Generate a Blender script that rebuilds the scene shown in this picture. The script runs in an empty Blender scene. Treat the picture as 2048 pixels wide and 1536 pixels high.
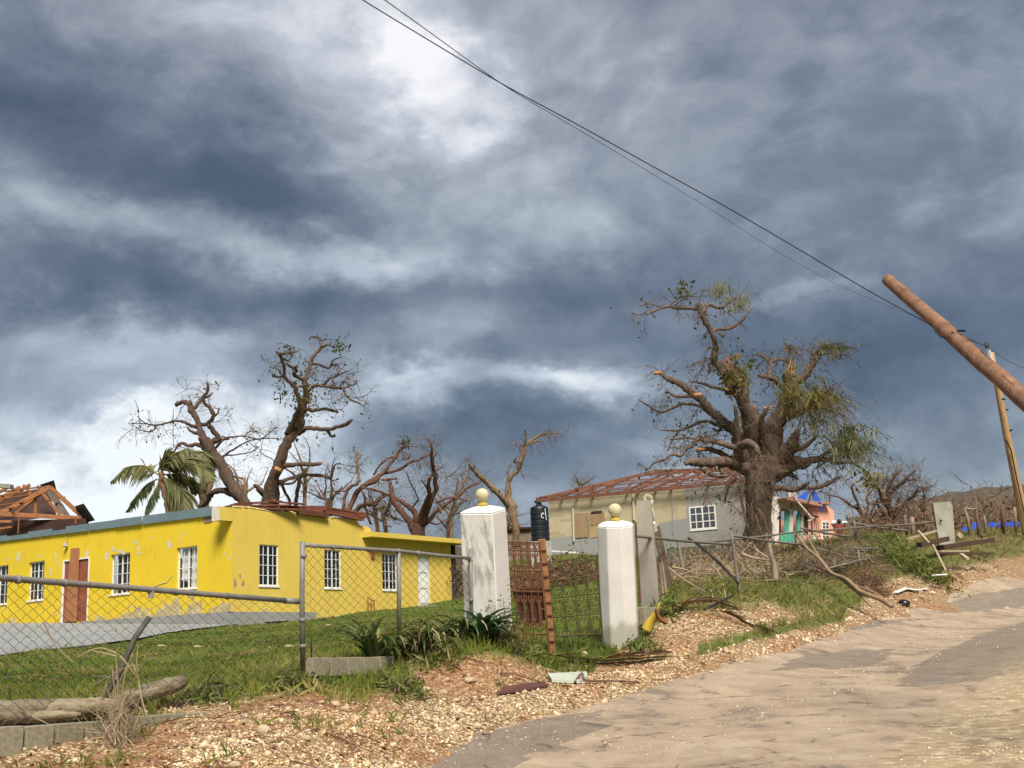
import bpy, math, random
import numpy as np
from mathutils import Vector, Matrix

S = bpy.context.scene
R = math.radians
rng = np.random.default_rng(7)
random.seed(7)

# ------------------------------------------------------------------ camera
F = 2400.0                     # focal length in pixels of the 2048 px wide photograph
PITCH, ROLL = R(12.95), R(2.5)
_r0 = np.array([1.0, 0, 0]); _f = np.array([0, math.cos(PITCH), math.sin(PITCH)])
_u0 = np.array([0, -math.sin(PITCH), math.cos(PITCH)])
RIGHT = math.cos(ROLL) * _r0 - math.sin(ROLL) * _u0
UP = math.sin(ROLL) * _r0 + math.cos(ROLL) * _u0
FWD = _f
cam_d = bpy.data.cameras.new('camera'); cam = bpy.data.objects.new('camera', cam_d)
S.collection.objects.link(cam)
cam_d.sensor_width = 36.0; cam_d.lens = 36.0 * F / 2048.0
cam_d.clip_start = 0.1; cam_d.clip_end = 4000
M = Matrix.Identity(4)
for i in range(3):
    M[i][0], M[i][1], M[i][2] = RIGHT[i], UP[i], -FWD[i]
cam.matrix_world = M
S.camera = cam

def ray(u, v):
    return RIGHT * ((u - 1024) / F) + UP * ((768 - v) / F) + FWD
def P(u, v, d):
    return ray(u, v) * d
def proj(p):
    p = np.asarray(p); d = p @ FWD
    return 1024 + F * (p @ RIGHT) / d, 768 - F * (p @ UP) / d, d
def azel(u, v):
    r = ray(u, v); return math.atan2(r[0], r[1]), math.atan2(r[2], math.hypot(r[0], r[1]))

# ------------------------------------------------------------------ light
S.view_settings.view_transform = 'Standard'; S.view_settings.look = 'None'
S.view_settings.gamma = 1; S.view_settings.use_curve_mapping = False
EXPO = 2.15
S.view_settings.exposure = EXPO
SUN_AZ, SUN_EL = R(170), R(48)          # where the sun stands: behind the viewer, a little to the left
sd = bpy.data.lights.new('sun', 'SUN'); sun = bpy.data.objects.new('sun', sd); S.collection.objects.link(sun)
sd.energy = 1.5; sd.angle = R(22); sd.color = (1.0, 0.93, 0.82)
_s = Vector((math.sin(SUN_AZ) * math.cos(SUN_EL), math.cos(SUN_AZ) * math.cos(SUN_EL), math.sin(SUN_EL)))
sun.rotation_euler = _s.to_track_quat('Z', 'Y').to_euler()

W = bpy.data.worlds.new('World'); S.world = W; W.use_nodes = True
nt = W.node_tree; nt.nodes.clear()
class NT:
    """small helper for building node trees"""
    def __init__(s, t): s.t = t
    def n(s, typ, **kw):
        nd = s.t.nodes.new(typ)
        for k, v in kw.items(): setattr(nd, k, v)
        return nd
    def L(s, a, b): s.t.links.new(a, b)
    def put(s, sock, x):
        if hasattr(x, 'default_value') or hasattr(x, 'links'): s.t.links.new(x, sock)
        else: sock.default_value = x
    def math(s, op, a, b=0.0, c=None, clamp=False):
        m = s.n('ShaderNodeMath', operation=op, use_clamp=clamp)
        s.put(m.inputs[0], a); s.put(m.inputs[1], b)
        if c is not None: s.put(m.inputs[2], c)
        return m.outputs[0]
    def vmath(s, op, a, b=None, scale=None):
        m = s.n('ShaderNodeVectorMath', operation=op)
        s.put(m.inputs[0], a)
        if b is not None: s.put(m.inputs[1], b)
        if scale is not None: s.put(m.inputs['Scale'], scale)
        return m
    def noise(s, vec, scale, detail=4, rough=0.55, dist=0.0):
        m = s.n('ShaderNodeTexNoise'); s.put(m.inputs['Vector'], vec)
        m.inputs['Scale'].default_value = scale; m.inputs['Detail'].default_value = detail
        m.inputs['Roughness'].default_value = rough; m.inputs['Distortion'].default_value = dist
        return m
    def ramp(s, fac, stops, interp='LINEAR'):
        m = s.n('ShaderNodeValToRGB'); s.put(m.inputs[0], fac); cr = m.color_ramp; cr.interpolation = interp
        while len(cr.elements) < len(stops): cr.elements.new(0.5)
        for e, (p, c) in zip(cr.elements, stops):
            e.position = p; e.color = (c[0], c[1], c[2], 1) if hasattr(c, '__len__') else (c, c, c, 1)
        return m.outputs[0]
    def mix(s, fac, a, b, blend='MIX'):
        m = s.n('ShaderNodeMix', data_type='RGBA', blend_type=blend)
        s.put(m.inputs['Factor'], fac); s.put(m.inputs['A'], a if not isinstance(a, tuple) else (*a[:3], 1)); s.put(m.inputs['B'], b if not isinstance(b, tuple) else (*b[:3], 1))
        return m.outputs['Result']
def lin(r, g, b):
    f = lambda c: (c / 255 / 12.92) if c <= 10 else ((c / 255 + 0.055) / 1.055) ** 2.4
    return (f(r), f(g), f(b))

w = NT(nt)
tc = w.n('ShaderNodeTexCoord'); D = tc.outputs['Generated']
sx = w.n('ShaderNodeSeparateXYZ'); w.L(D, sx.inputs[0])
az = w.math('ARCTAN2', sx.outputs['X'], sx.outputs['Y']); el = w.math('ARCSINE', sx.outputs['Z'])
cmb = w.n('ShaderNodeCombineXYZ'); w.L(az, cmb.inputs[0]); w.L(el, cmb.inputs[1])
# noise space, a little longer than high so that clouds lie in layers
st = w.vmath('MULTIPLY', D, (1.0, 1.0, 1.55)).outputs[0]
def warp(scale, detail, rough, amp, off):
    n_ = w.noise(w.vmath('ADD', st, off).outputs[0], scale, detail, rough)
    return w.vmath('MULTIPLY', w.vmath('SUBTRACT', n_.outputs['Color'], (0.5, 0.5, 0.5)).outputs[0], amp).outputs[0]
wv = warp(3.6, 3, 0.45, (0.22, 0.13, 0.0), (0, 0, 0)); wv2 = warp(11.0, 8, 0.63, (0.14, 0.10, 0.0), (4.0, 1.0, 2.0))
AE = w.vmath('ADD', w.vmath('ADD', cmb.outputs[0], wv).outputs[0], wv2).outputs[0]
stw = w.vmath('ADD', st, warp(5.0, 5, 0.5, (0.16, 0.16, 0.16), (9.0, 3.0, 1.0))).outputs[0]
n1 = w.noise(stw, 3.4, 9, 0.55, 0.1).outputs['Fac']
n2 = w.noise(w.vmath('ADD', stw, (3.3, 1.1, 5.0)).outputs[0], 9.5, 9, 0.56, 0.1).outputs['Fac']
n3 = w.noise(w.vmath('ADD', stw, (7.1, 2.3, 1.0)).outputs[0], 27.0, 7, 0.55, 0.2).outputs['Fac']
# billows: folded noise gives the rounded tops and crisp undersides of cumulus
bil = w.math('ABSOLUTE', w.math('SUBTRACT', w.noise(w.vmath('ADD', stw, (1.7, 6.3, 2.2)).outputs[0], 7.0, 7, 0.5).outputs['Fac'], 0.5))
Lv = w.math('MULTIPLY_ADD', w.math('SUBTRACT', n1, 0.5), 0.46, 0.46)
Lv = w.math('MULTIPLY_ADD', w.math('SUBTRACT', n2, 0.5), 0.74, Lv)
Lv = w.math('MULTIPLY_ADD', w.math('SUBTRACT', n3, 0.5), 0.20, Lv)
Lv = w.math('MULTIPLY_ADD', w.math('SUBTRACT', bil, 0.07), -0.30, Lv)
# cloud masses and gaps: pixel centre, half sizes in px, tilt in degrees, amount
BLOBS = [
    (120, 40, 330, 90, 0, .00), (430, 90, 260, 110, -10, .16), (640, 130, 180, 130, 0, .14),
    (300, 280, 440, 160, 10, -.30), (620, 300, 200, 100, 15, -.08), (520, 380, 300, 60, 12, -.10), (120, 190, 240, 110, 0, -.10), (640, 380, 230, 80, 15, -.16),
    (865, 130, 66, 90, 0, .33), (965, 250, 66, 64, -30, .24), (830, 200, 140, 160, 0, .10), (900, 20, 110, 80, 0, .10), (960, 200, 260, 200, 0, .10),
    (1180, 90, 180, 120, 0, .08), (1420, 60, 260, 90, 0, .10), (1500, 225, 200, 50, 0, .10), (1060, 320, 140, 70, 0, .12),
    (1900, 280, 260, 140, 0, -.16), (1800, 400, 200, 60, 0, -.08), (1350, 260, 160, 70, 0, -.05),
    (160, 380, 140, 60, 20, .12), (20, 420, 90, 60, 0, .08),
    (420, 475, 330, 60, 5, .14), (690, 515, 160, 50, 5, .20), (900, 420, 160, 60, 0, .10),
    (1560, 440, 260, 50, 0, .14), (1950, 420, 160, 50, 0, .12), (1180, 430, 130, 60, 0, .08),
    (60, 545, 300, 55, 5, -.22), (420, 600, 400, 60, 3, -.20), (900, 615, 400, 65, 0, -.20), (1180, 545, 230, 70, 0, -.20),
    (1240, 640, 160, 60, 0, -.06), (1000, 720, 260, 45, 0, -.14), (1650, 520, 230, 50, 0, -.06),
    (1600, 585, 130, 26, 0, .20), (1950, 560, 200, 90, 0, -.10),
    (110, 680, 240, 46, 4, .17), (350, 720, 180, 40, 0, .15), (150, 775, 130, 30, 0, -.06),
    (40, 870, 70, 50, 0, -.28), (150, 840, 180, 55, 0, .32), (330, 880, 270, 95, 0, .25), (120, 975, 330, 70, 0, .33), (480, 965, 290, 90, 0, .34),
    (520, 800, 120, 45, 0, -.02), (640, 860, 90, 60, 0, .08), (210, 920, 90, 18, -12, -.16),
    (840, 810, 90, 36, 0, .17), (880, 780, 44, 26, 0, .14), (985, 790, 80, 30, 0, .14), (1180, 775, 60, 32, 0, .18), (1255, 795, 70, 44, 0, .24), (1120, 825, 190, 46, 0, .17),
    (880, 895, 190, 46, 0, -.24), (1130, 905, 230, 70, 0, -.32), (760, 960, 160, 60, 0, -.06), (1050, 1000, 160, 60, 0, -.14),
    (1780, 720, 320, 140, 0, -.30), (1500, 640, 260, 90, 0, -.10), (280, 955, 520, 120, 0, .17), (1560, 150, 420, 150, 0, -.06), (1500, 330, 300, 40, 0, .07), (1650, 800, 180, 60, 0, -.14), (1900, 900, 260, 70, 0, -.08), (1270, 930, 60, 30, 0, .14), (1480, 700, 130, 60, 0, -.10),
]
for (u, v, su, sv, tilt, amt) in BLOBS:
    if amt == 0: continue
    a, e = azel(u, v)
    mp = w.n('ShaderNodeMapping', vector_type='TEXTURE'); w.L(AE, mp.inputs['Vector'])
    mp.inputs['Location'].default_value = (a, e, 0)
    mp.inputs['Rotation'].default_value = (0, 0, R(-tilt) - ROLL * -1)
    mp.inputs['Scale'].default_value = (su / F * 1.05, sv / F * 1.05, 1)
    q = w.vmath('DOT_PRODUCT', mp.outputs[0], mp.outputs[0]).outputs['Value']
    g = w.math('POWER', 0.40, w.math('POWER', q, 1.1))
    Lv = w.math('MULTIPLY_ADD', g, amt, Lv)
SKYK = 1.0 / (2 ** EXPO)
cl = w.ramp(Lv, [(0.0, lin(74, 87, 106)), (0.18, lin(96, 107, 123)), (0.36, lin(121, 131, 144)), (0.54, lin(154, 162, 172)),
                 (0.70, lin(186, 194, 204)), (0.84, lin(222, 225, 229)), (1.0, lin(251, 251, 252))])
# a wash that turns the highest clouds a little violet and the low right bluer
sky = w.n('ShaderNodeTexSky', sky_type='NISHITA'); sky.sun_disc = False
sky.sun_elevation = SUN_EL; sky.sun_rotation = SUN_AZ
tint = w.ramp(w.math('MULTIPLY', el, 1.6, clamp=True), [(0.0, (1.0, 1.01, 0.99)), (0.25, (0.95, 1.0, 1.03)), (0.95, (1.03, 1.0, 1.02))])
cl = w.mix(1.0, cl, tint, 'MULTIPLY')
bg1 = w.n('ShaderNodeBackground'); w.L(cl, bg1.inputs[0]); bg1.inputs[1].default_value = SKYK
bg2 = w.n('ShaderNodeBackground'); w.L(sky.outputs[0], bg2.inputs[0]); bg2.inputs[1].default_value = 0.05
mx = w.n('ShaderNodeMixShader'); mx.inputs[0].default_value = 0.06      # cloud cover lets a little clear sky through
w.L(bg1.outputs[0], mx.inputs[1]); w.L(bg2.outputs[0], mx.inputs[2])
wo = w.n('ShaderNodeOutputWorld'); w.L(mx.outputs[0], wo.inputs[0])

# ------------------------------------------------------------------ helpers
COL = S.collection
class MB:
    def __init__(s): s.v = []; s.f = []; s.n = 0; s.attr = {}
    def add(s, vs, fs):
        vs = np.asarray(vs, float).reshape(-1, 3); o = s.n
        s.v.append(vs); s.f.extend([tuple(i + o for i in f) for f in fs]); s.n += len(vs); return o
    def box(s, c, ax, ay, az_):
        """c centre, half-axis vectors"""
        c, ax, ay, az_ = map(lambda q: np.asarray(q, float), (c, ax, ay, az_))
        vs = [c + i * ax + j * ay + k * az_ for k in (-1, 1) for j in (-1, 1) for i in (-1, 1)]
        fs = [(0, 2, 3, 1), (4, 5, 7, 6), (0, 1, 5, 4), (2, 6, 7, 3), (0, 4, 6, 2), (1, 3, 7, 5)]
        if np.dot(np.cross(ax, ay), az_) < 0: fs = [f[::-1] for f in fs]
        s.add(vs, fs)
    def bar(s, a, b, wdt, hgt, up=(0, 0, 1), tw=0):
        a, b = np.asarray(a, float), np.asarray(b, float); t = b - a; ln = np.linalg.norm(t); t = t / ln
        up = np.asarray(up, float); x = np.cross(t, up)
        if np.linalg.norm(x) < 1e-4: x = np.cross(t, (1, 0, 0))
        x /= np.linalg.norm(x); y = np.cross(x, t)
        s.box((a + b) / 2, t * ln / 2, x * wdt / 2, y * hgt / 2)
    def tube(s, pts, rad, n=8, cap=True, rough=0.0, flat=1.0):
        pts = np.asarray(pts, float); k = len(pts)
        rad = np.broadcast_to(np.asarray(rad, float), (k,))
        tg = np.gradient(pts, axis=0); tg /= (np.linalg.norm(tg, axis=1)[:, None] + 1e-12)
        x = np.cross(tg[0], (0.13, 0.31, 0.94)); x /= np.linalg.norm(x) + 1e-12
        ang = np.arange(n) * 2 * math.pi / n; rings = []
        for i in range(k):
            x = x - tg[i] * np.dot(x, tg[i]); x /= np.linalg.norm(x) + 1e-12
            y = np.cross(tg[i], x)
            rr = rad[i] * (1 + rough * (np.random.default_rng(i * 13 + k).random(n) - .5)) if rough else rad[i] * np.ones(n)
            rings.append(pts[i] + (np.cos(ang) * rr)[:, None] * x + (np.sin(ang) * rr * flat)[:, None] * y)
        fs = []
        for i in range(k - 1):
            for j in range(n):
                a, b = i * n + j, i * n + (j + 1) % n
                fs.append((a, b, b + n, a + n))
        if cap and n > 2:
            fs.append(tuple(range(n))[::-1]); fs.append(tuple((k - 1) * n + j for j in range(n)))
        s.add(np.concatenate(rings), fs)
    def quad(s, a, b, c, d): s.add([a, b, c, d], [(0, 1, 2, 3)])
    def tri(s, a, b, c): s.add([a, b, c], [(0, 1, 2)])
    def prism(s, poly, off):
        """polygon (list of 3d points) extruded by vector off"""
        poly = np.asarray(poly, float); n = len(poly); off = np.asarray(off, float)
        vs = np.concatenate([poly, poly + off])
        fs = [tuple(range(n)), tuple(range(2 * n - 1, n - 1, -1))] + [((i + 1) % n, i, i + n, (i + 1) % n + n) for i in range(n)]
        s.add(vs, fs)
    def lathe(s, c, prof, n=20, axis=(0, 0, 1), x0=(1, 0, 0)):
        c = np.asarray(c, float); ax = np.asarray(axis, float); ax /= np.linalg.norm(ax)
        x = np.asarray(x0, float); x = x - ax * np.dot(x, ax); x /= np.linalg.norm(x); y = np.cross(ax, x)
        vs = []
        for (r, h) in prof:
            for j in range(n):
                a = 2 * math.pi * j / n
                vs.append(c + ax * h + (x * math.cos(a) + y * math.sin(a)) * max(r, 1e-4))
        fs = [(i * n + j, i * n + (j + 1) % n, (i + 1) * n + (j + 1) % n, (i + 1) * n + j) for i in range(len(prof) - 1) for j in range(n)]
        fs.append(tuple(range(n))[::-1]); fs.append(tuple((len(prof) - 1) * n + j for j in range(n)))
        s.add(vs, fs)
def root_of(o):
    while o.parent is not None: o = o.parent
    return np.array(o.location)
def new_mesh(name, V, Fc, mat, smooth=False):
    me = bpy.data.meshes.new(name)
    me.from_pydata([tuple(p) for p in V], [], Fc)
    if mat is not None: me.materials.append(mat)
    if smooth: me.polygons.foreach_set('use_smooth', [True] * len(me.polygons))
    me.update()
    return me
def build(mb, name, mat, parent=None, smooth=False, kind=None, label=None, base=None):
    V = np.concatenate(mb.v) if mb.v else np.zeros((0, 3))
    if parent is not None: off = root_of(parent)
    elif base is not None: off = np.asarray(base, float)
    else:
        off = V.mean(0); off[2] = V[:, 2].min()
    o = bpy.data.objects.new(name, new_mesh(name, V - off, mb.f, mat, smooth)); COL.objects.link(o)
    if parent is not None: o.parent = parent
    else: o.location = off
    if kind: o['kind'] = kind
    if label: o['label'] = label
    return o
def fast_mesh(name, V, T, mat, parent=None, kind=None, smooth=False, attrs=None, colattr=None):
    """big triangle / quad soups from numpy arrays (T: m x 3 or m x 4)"""
    me = bpy.data.meshes.new(name); m, k = T.shape
    off = root_of(parent) if parent is not None else np.zeros(3)
    me.vertices.add(len(V)); me.vertices.foreach_set('co', (V - off).astype(np.float32).ravel())
    me.loops.add(m * k); me.loops.foreach_set('vertex_index', T.astype(np.int32).ravel())
    me.polygons.add(m); me.polygons.foreach_set('loop_start', (np.arange(m) * k).astype(np.int32))
    me.polygons.foreach_set('loop_total', np.full(m, k, np.int32))
    if smooth: me.polygons.foreach_set('use_smooth', np.ones(m, bool))
    for an, av in (attrs or {}).items():
        a = me.attributes.new(an, 'FLOAT', 'POINT'); a.data.foreach_set('value', av.astype(np.float32))
    if mat is not None: me.materials.append(mat)
    me.update(calc_edges=True)
    o = bpy.data.objects.new(name, me); COL.objects.link(o)
    if parent is not None: o.parent = parent
    if kind: o['kind'] = kind
    return o
def tag(o, label, cat, group=None, kind=None):
    o['label'] = label; o['category'] = cat
    if group: o['group'] = group
    if kind: o['kind'] = kind
    return o
def thing(name, loc, label, cat, group=None):
    o = bpy.data.objects.new(name, None); COL.objects.link(o); o.location = tuple(loc); o.empty_display_size = 0.2
    return tag(o, label, cat, group)
def nrm(a):
    a = np.asarray(a, float); return a / np.linalg.norm(a)
def inst(name, me, parent, mat4):
    o = bpy.data.objects.new(name, me); COL.objects.link(o); o.parent = parent
    m = Matrix(mat4.tolist()) if not isinstance(mat4, Matrix) else mat4
    off = root_of(parent); m = Matrix.Translation(-Vector(off)) @ m
    o.matrix_local = m
    return o
def frame4(c, x, y, z):
    m = np.eye(4); m[:3, 0] = x; m[:3, 1] = y; m[:3, 2] = z; m[:3, 3] = c; return m

# value noise, vectorised
def _h(ix, iy, seed):
    n = (ix.astype(np.int64) * 374761393 + iy.astype(np.int64) * 668265263 + seed * 974711) & 0x7fffffff
    n = ((n ^ (n >> 13)) * 1274126177) & 0x7fffffff
    return ((n ^ (n >> 16)) & 0xffff) / 65535.0
def vnoise(x, y, seed=0):
    x = np.asarray(x, float); y = np.asarray(y, float)
    ix, iy = np.floor(x), np.floor(y); fx, fy = x - ix, y - iy
    fx = fx * fx * (3 - 2 * fx); fy = fy * fy * (3 - 2 * fy)
    a, b = _h(ix, iy, seed), _h(ix + 1, iy, seed); c, d = _h(ix, iy + 1, seed), _h(ix + 1, iy + 1, seed)
    return (a + (b - a) * fx) * (1 - fy) + (c + (d - c) * fx) * fy
def fbm(x, y, seed=0, oct=4):
    t = 0; amp = 0.5
    for i in range(oct):
        t = t + amp * (vnoise(x * 2 ** i, y * 2 ** i, seed + i) - .5); amp *= .5
    return t
def sstep(a, b, x):
    t = np.clip((np.asarray(x, float) - a) / (b - a), 0, 1); return t * t * (3 - 2 * t)

# ------------------------------------------------------------------ materials
def material(name, col, rough=0.9, var=0.25, scale=6.0, col2=None, bump=0.0, bscale=40.0, spec=0.3, metal=0.0, stretch=None, detail=6, coords='Object', obj_rand=0.0, trans=None, bdist=0.02):
    m = bpy.data.materials.new(name); m.use_nodes = True; t = NT(m.node_tree); m.node_tree.nodes.clear()
    out = t.n('ShaderNodeOutputMaterial'); b = t.n('ShaderNodeBsdfPrincipled')
    tcn = t.n('ShaderNodeTexCoord'); vec = tcn.outputs[coords]
    if stretch: vec = t.vmath('MULTIPLY', vec, stretch).outputs[0]
    n_ = t.noise(vec, scale, detail, 0.6)
    fac = t.ramp(n_.outputs['Fac'], [(0.3, 0.0), (0.7, 1.0)])
    c2 = col2 or tuple(c * (1 - var) for c in col)
    c = t.mix(fac, tuple(min(1, k * (1 + var * .35)) for k in col) if not col2 else col, c2)
    if obj_rand:
        oi = t.n('ShaderNodeObjectInfo')
        k = t.math('MULTIPLY_ADD', oi.outputs['Random'], obj_rand * 2, 1 - obj_rand)
        c = t.vmath('SCALE', c, scale=k).outputs[0]
    t.put(b.inputs['Base Color'], c)
    b.inputs['Roughness'].default_value = rough; b.inputs['Metallic'].default_value = metal
    b.inputs['Specular IOR Level'].default_value = spec
    if bump:
        nb = t.noise(vec, bscale, 5, 0.6); bp = t.n('ShaderNodeBump'); bp.inputs['Strength'].default_value = bump; bp.inputs['Distance'].default_value = bdist
        t.L(nb.outputs['Fac'], bp.inputs['Height']); t.L(bp.outputs[0], b.inputs['Normal'])
    if trans:
        tl = t.n('ShaderNodeBsdfTranslucent'); t.put(tl.inputs[0], c); ms = t.n('ShaderNodeMixShader'); ms.inputs[0].default_value = trans
        t.L(b.outputs[0], ms.inputs[1]); t.L(tl.outputs[0], ms.inputs[2]); t.L(ms.outputs[0], out.inputs[0])
    else: t.L(b.outputs[0], out.inputs[0])
    return m
def attr_material(name, attr, stops, rough=0.95, var=0.2, scale=20.0, bump=0.0, bscale=60, trans=None):
    """colour from a per-piece random attribute"""
    m = bpy.data.materials.new(name); m.use_nodes = True; t = NT(m.node_tree); m.node_tree.nodes.clear()
    out = t.n('ShaderNodeOutputMaterial'); b = t.n('ShaderNodeBsdfPrincipled')
    a = t.n('ShaderNodeAttribute', attribute_name=attr)
    c = t.ramp(a.outputs['Fac'], stops)
    tcn = t.n('ShaderNodeTexCoord'); n_ = t.noise(tcn.outputs['Object'], scale, 4)
    k = t.math('MULTIPLY_ADD', n_.outputs['Fac'], var * 2, 1 - var)
    c = t.vmath('SCALE', c, scale=k).outputs[0]
    t.put(b.inputs['Base Color'], c); b.inputs['Roughness'].default_value = rough; b.inputs['Specular IOR Level'].default_value = 0.2
    if bump:
        nb = t.noise(tcn.outputs['Object'], bscale, 4); bp = t.n('ShaderNodeBump'); bp.inputs['Strength'].default_value = bump; bp.inputs['Distance'].default_value = 0.01
        t.L(nb.outputs['Fac'], bp.inputs['Height']); t.L(bp.outputs[0], b.inputs['Normal'])
    if trans:
        tl = t.n('ShaderNodeBsdfTranslucent'); t.put(tl.inputs[0], c); ms = t.n('ShaderNodeMixShader'); ms.inputs[0].default_value = trans
        t.L(b.outputs[0], ms.inputs[1]); t.L(tl.outputs[0], ms.inputs[2]); t.L(ms.outputs[0], out.inputs[0])
    else: t.L(b.outputs[0], out.inputs[0])
    return m
# ------------------------------------------------------------------ lie of the land
CTRL = [
 (0,1536,9.1),(600,1536,9.2),(1024,1536,11),(1500,1536,10.1),(2048,1536,9.3),(300,1536,9.1),
 (0,1500,9.6),(220,1458,10.6),(420,1425,11.8),(605,1360,13.3),(760,1345,14.3),(900,1312,16),(965,1302,16.5),(1100,1308,17.8),(1240,1294,19),
 (800,1536,10.5),(1000,1462,12.5),(1200,1405,14.5),(1350,1362,16.3),(1500,1325,18),(1620,1290,21.5),(1740,1245,27),(1830,1215,32),(1900,1195,36),(2048,1160,44),
 (2048,1300,20),(2300,1300,17),(2400,1200,30),(2600,1150,44),(2300,1536,8.5),(930,1400,14.2),
 (1370,1217,23.5),(1300,1252,21),(1480,1190,27),(1553,1157,32),(1690,1130,36),(1780,1112,40),(1888,1094,43),(2000,1075,55),(2048,1062,60),
 (0,1450,10.2),(300,1400,12.6),(420,1372,14),(300,1330,18),(0,1392,13),(0,1318,20),(605,1300,19),(760,1262,24),(900,1240,26),
 (0,1250,43.4),(-300,1270,54),(462,1252,36),(250,1282,30),(430,1257,34),(600,1241,38),(760,1220,41),(902,1203,44),
 (1100,1222,30),(1150,1165,44),(1105,1108,53),(1400,1112,51),(1490,1108,50),(1520,1120,44),(1040,1120,58),
 (1600,1104,75),(1670,1092,80),(1690,1093,80),(1780,1078,60),
 (200,1200,80),(600,1180,80),(900,1160,80),(1300,1100,90),(1750,1062,100),
 (0,1190,150),(800,1150,150),(1100,1100,150),(1300,1090,150),(1750,1055,150),(2048,1030,150),(2300,1010,120),(-300,1200,150),(2500,1050,70),
 (-300,1540,9),(-300,1480,11),(-300,1380,20),
]
_pts = np.array([P(*c) for c in CTRL])
_ca = np.arctan2(_pts[:, 0], _pts[:, 1]); _cr = np.hypot(_pts[:, 0], _pts[:, 1]); _ct = _pts[:, 2] / _cr
_cx = np.stack([_ca * 2.2, np.log(_cr)], 1)
def _tps(d2): return 0.5 * d2 * np.log(d2 + 1e-9)
_n = len(CTRL)
_K = _tps(((_cx[:, None] - _cx[None]) ** 2).sum(-1)) + np.eye(_n) * 0.0012
_A = np.zeros((_n + 3, _n + 3)); _A[:_n, :_n] = _K; _A[:_n, _n] = 1; _A[:_n, _n + 1:_n + 3] = _cx; _A[_n, :_n] = 1; _A[_n + 1:, :_n] = _cx.T
_w = np.linalg.solve(_A, np.concatenate([_ct, np.zeros(3)]))
def base_h(x, y):
    x = np.asarray(x, float); y = np.asarray(y, float); sh = x.shape; x = x.ravel(); y = y.ravel()
    r = np.hypot(x, y); a = np.arctan2(x, y); rc = np.clip(r, 8.5, 170); ac = np.clip(a, -.58, .58)
    q = np.stack([ac * 2.2, np.log(rc)], 1); out = np.empty(len(x))
    for i in range(0, len(x), 20000):
        d2 = ((q[i:i + 20000, None] - _cx[None]) ** 2).sum(-1)
        out[i:i + 20000] = _tps(d2) @ _w[:_n] + _w[_n] + q[i:i + 20000] @ _w[_n + 1:]
    z = out * rc
    side = sstep(.55, 1.3, np.abs(a)); near = sstep(8.5, 3, r)
    z = z * (1 - side) + side * (-1.2 + 0.02 * np.minimum(r, 170))
    z = z * (1 - near) + near * -1.25
    return z.reshape(sh)
def ground0(u, v):
    ds = np.geomspace(5, 160, 900); p = ray(u, v)[None] * ds[:, None]
    below = p[:, 2] < base_h(p[:, 0], p[:, 1])
    i = int(np.argmax(below)) if below.any() else len(ds) - 1
    return p[i]
# heaps of marl, dirt and a bank: image position, radius, height
MOUNDS = [(950, 1342, .8, .26), (1010, 1335, .6, .12), (1395, 1268, 1.1, .34), (1450, 1262, .8, .22), (1545, 1236, 1.0, .34), (1480, 1246, .9, .22),
          (1790, 1180, 1.6, .35), (700, 1480, 1.2, .08), (520, 1470, 1.0, .08), (1990, 1110, 2.0, .2), (60, 1505, 1.3, -.09), (200, 1480, .9, -.05), (660, 1352, .7, -.09), (740, 1346, .6, -.08), (1720, 1205, 1.2, .2)]
_m = [(ground0(u, v)[:2], r, h) for (u, v, r, h) in MOUNDS]

# road centre line from the left edge of the asphalt
EDGE_UV = [(560, 1640), (735, 1536), (968, 1466), (1200, 1408), (1350, 1364), (1500, 1326), (1620, 1291), (1740, 1247), (1830, 1217), (1900, 1196), (2048, 1161)]
_e = [ground0(u, v)[:2] for (u, v) in EDGE_UV[1:]]
_d0 = nrm(_e[1] - _e[0]); _d1 = nrm(_e[-1] - _e[-2])
EDGE = np.array([_e[0] - _d0 * k for k in (30, 20, 12, 6, 3)] + _e + [_e[-1] + _d1 * k + np.array([.018, -.009]) * k * k for k in (6, 14, 24, 40)])
# smooth, resample
def resample(pl, step):
    pl = np.asarray(pl); s = np.concatenate([[0], np.cumsum(np.linalg.norm(np.diff(pl, axis=0), axis=1))])
    t = np.arange(0, s[-1], step); return np.stack([np.interp(t, s, pl[:, k]) for k in range(pl.shape[1])], 1)
EDGE = resample(EDGE, 0.25)
for _ in range(40): EDGE[1:-1] = EDGE[1:-1] * .5 + (EDGE[:-2] + EDGE[2:]) * .25
ETAN = np.gradient(EDGE, axis=0); ETAN /= np.linalg.norm(ETAN, axis=1)[:, None]
ENOR = np.stack([ETAN[:, 1], -ETAN[:, 0]], 1)            # to the right, across the road
ROADW = 5.6
def road_coord(x, y):
    """(distance along, distance right of the left edge)"""
    x = np.asarray(x, float).ravel(); y = np.asarray(y, float).ravel(); s = np.empty(len(x)); c = np.empty(len(x)); sub = EDGE[::4]
    for i in range(0, len(x), 8000):
        p = np.stack([x[i:i + 8000], y[i:i + 8000]], 1)
        d2 = ((p[:, None] - sub[None]) ** 2).sum(-1); j = d2.argmin(1) * 4
        rel = p - EDGE[j]; c[i:i + 8000] = (rel * ENOR[j]).sum(1); s[i:i + 8000] = j * .25 + (rel * ETAN[j]).sum(1)
    return s, c
def rough(x, y):
    return fbm(x * .9, y * .9, 3, 4) * .16 + fbm(x * 4, y * 4, 9, 3) * .05
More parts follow.
